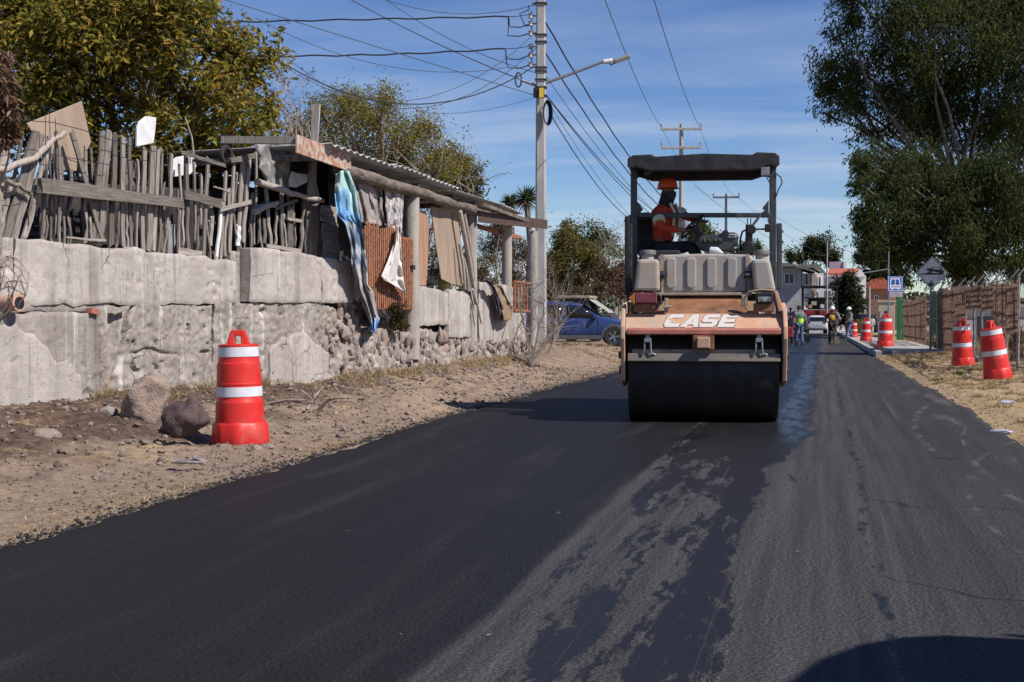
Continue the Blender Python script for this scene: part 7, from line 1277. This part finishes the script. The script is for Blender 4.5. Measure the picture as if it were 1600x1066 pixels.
# dry vine at the left edge
cv = pc_([(-6, 130, 24), (2, 165, 24), (8, 190, 18), (-8, 210, 24), (0, 100, 18)], 13.2, .2); bv = AY(-4, 376, 13.6); tree('dry_vine', 'dry brown vine hanging at the left edge over the fence', 'vine', bv, cv, 4200, .1, [(.2, .12, .075, 2), (.13, .075, .05, 2), (.28, .19, .13, 1)], .03, AY(-4, 300, 13.5), .25, .7, 18, .45, M_DRYLEAF, M_TWIG, twig=.008)
bx = [AY(x, y, 12.6) for x, y in ((-8, 420), (10, 400), (22, 450), (40, 462), (12, 440), (30, 430), (20, 480), (-5, 470))]; sb_ = empty('dry_shrub', 'bare twigs of a dry shrub against the wall at the left edge', 'shrub', tuple(AY(-20, 560, 12.6)))
twigs([(bend(AY(-25, 520, 12.7), p, .15, 4), .012, .004) for p in bx]+[(bend(bx[rs.randrange(8)], AY(rs.uniform(-5, 48), rs.uniform(400, 490), 12.6), .2, 3), .006, .003) for _ in range(22)], M_TWIG, 'stem', sb_)
# 2 acacia and bare trees behind the shed
PAL2 = [(.31, .275, .06, 3), (.22, .21, .05, 3), (.38, .31, .065, 1.6), (.055, .065, .018, 1.5), (.16, .1, .04, .6)]
c2 = pc_([(530, 180, 46), (590, 185, 50), (640, 215, 48), (560, 235, 50), (500, 215, 36), (620, 265, 48), (680, 240, 36), (540, 160, 28), (480, 250, 36), (600, 155, 26), (690, 270, 34), (460, 210, 34), (715, 250, 26), (500, 170, 28), (665, 195, 24)], 46, 2.5); base2 = np.array([*AY(585, 480, 47)[:2], 1.0])
tree('acacia_tree', 'feathery yellow green acacia behind the shed roof', 'tree', base2, c2, 27000, .125, PAL2, .2, AY(585, 330, 47), .3, .1, 30, .42, bark=M_TWIG, twig=.02)
c3 = pc_([(715, 275, 26), (735, 262, 18), (738, 290, 18), (700, 300, 34), (660, 305, 30), (730, 310, 20)], 50, 1.5); base3 = np.array([*AY(705, 480, 50)[:2], .8]); tree('green_bush', 'small brighter green tree at the right end of the acacia', 'tree', base3, c3, 7000, .13, [(.09, .12, .03, 2), (.14, .15, .04, 1), (.2, .16, .06, .6)], .08, AY(705, 360, 50), .5, .1, 18, .4, bark=M_TWIG, twig=.015)
def bare(name, label, base, tips, Y, spr, n2, r0, m=M_TWIG, tint=None, leafn=0, cat='tree'):
    e = empty(name, label, cat, tuple(base)); L_ = []
    for x, y in tips:
        t = Vector(AY(x, y, Y+rs.uniform(-1, 1))); pts = bend(base, t, .12, 6); L_.append((pts, r0, r0*.25)); k = ppm(t)
        for j in range(n2):
            s_ = pts[rs.randrange(2, 7)]; q = s_+Vector((rs.gauss(0, .5), rs.gauss(0, .4), abs(rs.gauss(.4, .5))))*spr/k; L_.append((bend(s_, q, .15, 3), r0*.3, r0*.12))
            for i in range(2): q2 = q+Vector((rs.gauss(0, .5), rs.gauss(0, .4), rs.gauss(.2, .4)))*spr*.5/k; L_.append((bend(q, q2, .15, 2), r0*.15, r0*.07))
    twigs(L_, m, 'branches', e, 3)
    if leafn:
        P = np.array([L_[rs.randrange(len(L_))][0][-1] for _ in range(leafn)])+rng.normal(size=(leafn, 3))*.08; V, F_, col = leaves(P, .09, .5, .3, tint); link('leaves', npmesh('leaves', V-np.array(base), F_, M_DRYLEAF, False, col=col), e)
    return e
TB = [(.14, .08, .05, 1), (.09, .05, .035, 1), (.2, .13, .06, .6)]
bare('bare_tree', 'nearly leafless grey twigged tree between the big olive tree and the acacia', np.array([*AY(455, 480, 40)[:2], 1.0]), [(430, 110), (445, 130), (455, 110), (470, 125), (485, 150), (440, 160), (425, 150), (465, 175), (480, 190), (410, 130), (450, 200)], 40, 45, 16, .05, tint=TB, leafn=900)
bare('bare_tree', 'thicket of grey bare branches rising behind the middle of the shed roof', np.array([*AY(650, 480, 46)[:2], .8]), [(600, 200), (640, 220), (670, 230), (690, 250), (660, 270), (620, 250), (700, 290), (650, 290), (740, 300), (720, 280), (680, 300), (750, 262), (755, 285)], 45, 50, 14, .05, tint=TB, leafn=700)
# brush seen through the open end of the shed
PALD = [(.2, .13, .08, 2), (.14, .09, .055, 2), (.27, .19, .12, 1), (.09, .075, .035, .8)]
cb_ = pc_([(770, 380, 30), (760, 420, 26), (820, 400, 26), (800, 430, 22), (780, 355, 20), (850, 420, 18)], 44, 1.2); tree('dry_bush', 'tall dry brown brush behind the open end of the shed', 'bush', np.array([*AY(780, 480, 44)[:2], .3]), cb_, 7500, .12, PALD, .05, AY(780, 450, 44), .22, -.3, 18, .42, M_DRYLEAF, M_TWIG, twig=.012)
cb_ = pc_([(690, 395, 26), (715, 420, 22), (680, 430, 24)], 36, .6); tree('dry_bush', 'greenish brush seen between the plywood sheet and the column', 'bush', np.array([*AY(695, 470, 36)[:2], 1.0]), cb_, 2500, .1, PALD+[(.08, .1, .03, 2)], .04, AY(695, 450, 36), .3, 0, 12, .4, M_DRYLEAF, M_TWIG)
# 3 yuccas
def yucca(px, py, rpx, Y, label, n=150):
    c = Vector(AY(px, py, Y)); r = rpx/ppm(c); base = Vector((c.x+.1, c.y, 1.0)); e = empty('yucca', label, 'yucca', tuple(base)); MB().tube(bend(base, c, .04, 5), [.16, .15, .14, .13, .12, .1], 9).build('trunk', M_BARK, e, 60, world=True)
    d = rng.normal(size=(n, 3)); d /= np.linalg.norm(d, axis=1)[:, None]; d[:, 2] += .15; V = []; F_ = []; col = []
    for i, v in enumerate(d):
        v = Vector(v).normalized(); s = v.cross(Vector((rs.random(), rs.random(), 1))).normalized()*.028; L = r*rs.uniform(.75, 1.1); k = len(V); V += [c+v*.05-s*.6, c+v*.05+s*.6, c+v*L*.5+s, c+v*L*.5-s, c+v*L-Vector((0, 0, L*.06))]; F_ += [(k, k+1, k+2, k+3), (k+3, k+2, k+4)]; g_ = (.05, .07, .03) if v.z > -.25 else (.2, .15, .09); col += [[x*rs.uniform(.7, 1.3) for x in g_]]*5
    m = npmesh('leaf_rosette', np.array([tuple(p-base) for p in V]), F_, M_LEAF, False, col=np.array(col)); link('leaf_rosette', m, e); return e
yucca(822, 312, 27, 52, 'spiky yucca head just left of the lamp pole, the upper of the two', 210); yucca(797, 318, 22, 54, 'spiky yucca head showing over the shed roof end, lower of the two')
# 4 scrub and trees behind the blue car
PALO = [(.16, .15, .045, 3), (.24, .185, .055, 2), (.1, .11, .035, 2), (.3, .18, .06, .8)]
for lab, lst, Y, n, pal, lf in (('olive and rust coloured bushy tree right of the lamp pole', [(880, 385, 30), (905, 400, 30), (925, 410, 26), (870, 415, 22), (900, 435, 30), (875, 440, 24)], 72, 9000, PALO, .2), ('darker green tree top behind the olive bush', [(888, 362, 14), (925, 372, 22), (945, 380, 18), (905, 372, 16)], 90, 5000, [(.06, .08, .022, 2), (.09, .1, .03, 1)], .2), ('reddish dry bush behind the cactus beside the roller', [(955, 430, 24), (975, 425, 20), (940, 450, 22), (970, 455, 20)], 66, 5000, [(.2, .12, .075, 2), (.14, .09, .06, 2), (.26, .18, .1, 1)], .14), ('low dry scrub right behind the parked blue car', [(865, 455, 20), (900, 462, 18), (930, 458, 18)], 62, 3500, PALD+[(.09, .1, .03, 2)], .13), ('green tree seen through the roller frame', [(1092, 355, 18), (1080, 372, 18), (1105, 372, 14)], 150, 2500, [(.09, .11, .03, 2), (.06, .08, .02, 1)], .35), ('low trees beyond the roller controls', [(1135, 390, 14), (1160, 388, 14), (1180, 386, 12), (1110, 392, 12)], 170, 3000, [(.07, .09, .025, 2), (.05, .06, .02, 1)], .35), ('rounded dark green tree above the grey house roof', [(1262, 392, 22), (1285, 390, 22), (1240, 402, 16), (1300, 405, 16), (1272, 378, 12)], 200, 7000, [(.045, .06, .02, 2), (.07, .085, .028, 1), (.09, .1, .035, .5)], .4), ('distant trees hidden behind the roller at the left', [(1000, 420, 40), (1040, 430, 40), (960, 395, 18)], 160, 4000, PALO, .4), ('far dark trees along the right of the street', [(1370, 420, 26), (1400, 430, 26), (1352, 398, 18)], 190, 5000, [(.035, .045, .015, 1), (.05, .06, .02, 1)], .45)):
    x = np.mean([q[0] for q in lst]); yb_ = max(q[1] for q in lst); base = np.array([*AY(x, 490, Y)[:2], float(rz(Y))]); tree('bushy_tree' if Y > 68 else 'dry_bush', lab, 'tree' if Y > 68 else 'bush', base, pc_(lst, Y, 2), n, lf, pal, .12, AY(x, yb_, Y), .4, .1, 16, .4, M_LEAF, M_TWIG, twig=.02)
bare('bare_tree', 'pale grey leafless tree just left of the roller seat', np.array([*AY(958, 480, 74)[:2], 0]), [(940, 375), (955, 365), (965, 372), (975, 385), (948, 395), (965, 400), (935, 400)], 74, 34, 14, .05)
# cactus
M_NOPAL = pm('cactus_skin', (.055, .075, .04), (.08, .1, .055), 9, .8)
for i, (px, py, lab) in enumerate(((940, 484, 'prickly pear cactus behind the blue car bonnet'), (965, 482, 'prickly pear cactus half hidden by the roller'))):
    p = AY(px, py+6, 58); e = empty('cactus', lab, 'cactus', tuple(p)); 
    for k in range(8):
        o = link('pad', rockmesh('pad', 300+k, 2, (.1, .03, .14), .05, M_NOPAL), e, (rs.uniform(-.3, .3), rs.uniform(-.2, .2), .1+.085*k*rs.uniform(.5, 1))); o.rotation_euler = (0, rs.uniform(-.7, .7), rs.uniform(-1, 1)); o.data.polygons.foreach_set('use_smooth', [True]*len(o.data.polygons))
# 5 the big trees on the right
PAL5 = [(.05, .07, .022, 3), (.07, .092, .028, 3), (.1, .12, .037, 1.2), (.15, .15, .045, .4)]
def rtree(label, base_px, Y, lst, n, leaf, fork_px, tr, dy=3.5, pal=PAL5):
    b0 = AY(base_px[0], base_px[1], Y); b0[2] = float(rz(Y))-.1
    return tree('eucalyptus_tree', label, 'tree', b0, pc_(lst, Y, dy), n, leaf, pal, tr, AY(*fork_px, Y), .26, .75, 20, .36, bark=pm('pale_bark', (.13, .11, .09), (.08, .066, .055), 3, .9, .02, 10) if 'pale_bark' not in bpy.data.materials else bpy.data.materials['pale_bark'], twig=.035, limb=.34)
rtree('tallest dark tree on the right reaching out over the road', (1512, 500), 104, [(1335, 100, 46), (1300, 105, 36), (1310, 150, 36), (1350, 150, 44), (1290, 140, 24), (1296, 182, 12), (1400, 60, 66), (1330, 30, 42), (1325, -20, 44), (1430, 170, 40), (1390, 140, 40), (1480, 180, 50), (1460, 40, 80), (1540, 40, 80), (1440, 120, 60), (1500, 130, 70), (1580, 90, 70), (1400, 190, 40), (1460, 200, 54), (1350, 205, 26), (1400, -30, 70), (1500, -40, 90), (1600, 10, 80), (1540, 210, 66), (1600, 190, 60), (1650, 100, 90)], 76000, .36, (1500, 330), .5)
rtree('broad lower dark tree behind the fence on the right', (1535, 505), 94, [(1375, 255, 40), (1352, 255, 24), (1345, 290, 20), (1400, 290, 46), (1440, 270, 50), (1370, 345, 42), (1345, 350, 24), (1410, 345, 46), (1460, 330, 52), (1510, 290, 56), (1560, 290, 56), (1610, 300, 56), (1520, 350, 56), (1580, 350, 56), (1640, 360, 60), (1400, 395, 34), (1450, 400, 36), (1370, 395, 28), (1510, 405, 40), (1570, 405, 40), (1630, 410, 40)], 72000, .32, (1530, 400), .36, 3)
rtree('shadowy tree trunk and crown at the right edge of the photo', (1690, 520), 48, [(1650, 230, 56), (1635, 330, 42), (1710, 260, 90), (1700, 150, 90), (1720, 350, 70), (1660, 390, 40), (1770, 240, 90), (1700, 60, 80)], 26000, .2, (1690, 420), .25, 1.2)
# small conifer before the white house
cc_ = pc_([(1325, 440, 14), (1318, 455, 18), (1335, 458, 16), (1312, 472, 18), (1330, 474, 20), (1340, 472, 12), (1322, 488, 20), (1327, 428, 8), (1305, 440, 8)], 124, 1); tree('small_tree', 'small dark pine like tree in front of the white house', 'tree', np.array([*AY(1323, 515, 124)[:2], -.5]), cc_, 5000, .4, [(.03, .045, .018, 2), (.045, .06, .022, 1)], .12, AY(1323, 480, 124), .3, .2, 14, .35, twig=.03)
# dry sapling before the lamp pole, plant by the gate, weeds
bare('dry_sapling', 'bare dark sapling standing at the wall end before the lamp pole', G(829, 570, .2), [(836, 470), (860, 450), (845, 500), (868, 470), (815, 500), (870, 500), (805, 540), (850, 440)], 35.5, 36, 10, .03, M_BARK, cat='sapling')
bare('dry_shrub', 'leafless grey shrub in front of the parked blue car', np.array([*AY(862, 545, 42)[:2], .3]), [(850, 470), (865, 460), (880, 470), (890, 490), (855, 500), (875, 510), (845, 450)], 42, 40, 10, .025, cat='shrub')
cb_ = [(AX(621, 490, SX+.15), (.16, .16, .2)), (AX(626, 505, SX+.15), (.14, .14, .16)), (AX(617, 512, SX+.12), (.1, .1, .12))]; tree('small_shrub', 'small dark shrub growing from the rubble below the rusty gate', 'shrub', AX(624, 520, SX+.1), cb_, 700, .07, [(.04, .055, .02, 2), (.2, .1, .05, 1), (.09, .06, .03, 1)], .01, AX(624, 508, SX+.12), .5, .1, 8, .4, twig=.005)
def tufts(name, label, pts, n, hgt, pal, lean_=.5, wid=.006, kind='stuff'):
    """blades of grass round tuft centres"""
    c = pts[rng.integers(0, len(pts), n)]; P = c.copy(); P[:, :2] += rng.normal(0, .055, (n, 2)); P[:, 2] = gh(P[:, 0], P[:, 1])-.01; d = rng.normal(size=(n, 3))*lean_; d[:, 2] = 1; d /= np.linalg.norm(d, axis=1)[:, None]; h = (hgt*(.4+.9*rng.random(n)))[:, None]; s = np.cross(d, rng.normal(size=(n, 3))); s /= np.linalg.norm(s, axis=1)[:, None]; s *= wid
    bend_ = np.stack([d[:, 0], d[:, 1], np.full(n, -.25)], -1)*h*.35; V = np.stack([P-s, P+s, P+d*h*.55+s*.7, P+d*h*.55-s*.7, P+d*h+bend_], 1).reshape(-1, 3); k = np.arange(n)*5; F_ = np.concatenate([np.stack([k, k+1, k+2], 1), np.stack([k, k+2, k+3], 1), np.stack([k+3, k+2, k+4], 1)])
    p_ = np.array([q[:3] for q in pal]); w_ = np.array([q[3] for q in pal]); col = p_[rng.choice(len(p_), n, p=w_/w_.sum())]*(.7+.6*rng.random((n, 1))); o = link(name, npmesh(name, V, F_, M_DRYLEAF, False, col=np.repeat(col, 5, 0))); return setp(o, kind=kind, label=label)
PALG = [(.42, .31, .17, 3), (.32, .23, .12, 2), (.5, .4, .24, 1.5), (.2, .14, .08, 1), (.14, .15, .05, .15)]
m = 2600; Y = 14+rng.random(m)**.8*60; X = xr(Y)+.15+rng.random(m)**.8*5.2; keep = (fbm(X*.9, Y*.9, 3, 6) > -.25) & ~((Y > 48) & (X < xr(Y)+2.5)); T_ = np.stack([X, Y, Y*0], -1)[keep]; tufts('dry_grass', 'short dry straw grass on the right verge', T_, 95000, .1, PALG, .9, .0055)
m = 420; Y = 42+rng.random(m)*38; X = 4.35+rng.random(m)*.9+(Y-45)*.01; tufts('tall_dry_grass', 'taller dry weeds along the foot of the wire fence', np.stack([X, Y, Y*0], -1), 9000, .5, PALG, .35, .008)
m = 200; Y = 15.5+rng.random(m)*21; X = wx(Y)+.18+np.abs(rng.normal(0, .3, m)); tufts('dry_weeds', 'dry weeds at the foot of the old wall', np.stack([X, Y, Y*0], -1)[fbm(Y, Y*0, 2, 5) > -.05], 5200, .17, PALG+[(.12, .13, .05, 1)], .7, .004)
m = 500; Y = 7.5+rng.random(m)*7; X = xl(Y)-.08-np.abs(rng.normal(0, .22, m)); tufts('straw', 'bleached straw along the left edge of the asphalt', np.stack([X, Y, Y*0], -1)[(fbm(Y*1.1, Y*0, 3, 2) > -.1)], 4200, .05, PALG, 1.8, .003)
m = 260; Y = 37+rng.random(m)*14; X = -5-rng.random(m)*7; tufts('dry_weeds', 'straw and dry weeds on the open ground before the blue car', np.stack([X, Y, Y*0], -1), 9000, .14, PALG, .8, .006)
for i, (px, py, lab) in enumerate(((1498, 585, 'small green weed in the dry grass between the two leaning drums'), (1465, 545, 'small green weed at the foot of the speed bump sign'))):
    p = G(px, py, .1); p[2] = float(gh(p[0], p[1])); tree('green_weed', lab, 'weed', p, [(p+np.array([0, 0, .07]), (.13, .13, .06))], 70, .07, [(.06, .12, .03, 1), (.1, .16, .05, 1)], .006, p+np.array([0, 0, .06]), .4, -.4, 6, .5, twig=.004)
b_ = pc_([(1485, 535, 16), (1470, 540, 12)], 52, .4); tree('dry_bush', 'dry straw coloured weed clump behind the speed bump sign post', 'bush', np.array([*AY(1482, 545, 52)[:2], .0]), b_, 1800, .16, [(.35, .25, .14, 2), (.25, .17, .1, 1)], .01, AY(1482, 540, 52), .12, -.5, 10, .4, M_DRYLEAF, M_TWIG, twig=.006)
b_ = pc_([(1596, 560, 20), (1590, 535, 18), (1610, 580, 24)], 37, .4); tree('dry_bush', 'dry brown weed clump at the right edge of the photo', 'bush', np.array([*AY(1600, 590, 37)[:2], .1]), b_, 2600, .14, [(.3, .2, .12, 2), (.2, .13, .08, 1)], .01, AY(1600, 575, 37), .12, -.5, 10, .4, M_DRYLEAF, M_TWIG, twig=.006)
# straws fallen on the road
P = np.array([[*G(x, y)[:2], .012] for x, y in ((870, 747), (868, 804), (826, 742), (1253, 862), (760, 996), (715, 1023), (625, 992), (940, 700), (1180, 690), (1330, 745), (870, 800), (540, 830), (430, 720), (1010, 712))]); V, F_, col = leaves(P, .07, .1, 0, [(.4, .32, .2, 1)]); V[:, 2] = .006+.01*np.abs(V[:, 2]-.012); o = link('straw_bits', npmesh('straw_bits', V, F_, M_DRYLEAF, False, col=col)); setp(o, kind='stuff', label='bits of straw fallen on the asphalt')
# far-off wood that closes the plain
n = 26000; X = rng.uniform(-190, 230, n); hgt = 7+4*fbm(X*.05, X*0, 3, 2); P = np.stack([X, 270+rng.normal(0, 5, n)+.15*np.abs(X), float(rz(270))+hgt*rng.random(n)**.8], -1); V, F_, col = leaves(P, 1.1, .7, .1, [(.06, .075, .03, 2), (.09, .1, .04, 1), (.13, .11, .06, .6)])
o = link('far_wood', npmesh('far_wood', V, F_, M_LEAF, False, col=col)); setp(o, kind='stuff', label='far off line of trees closing the plain')
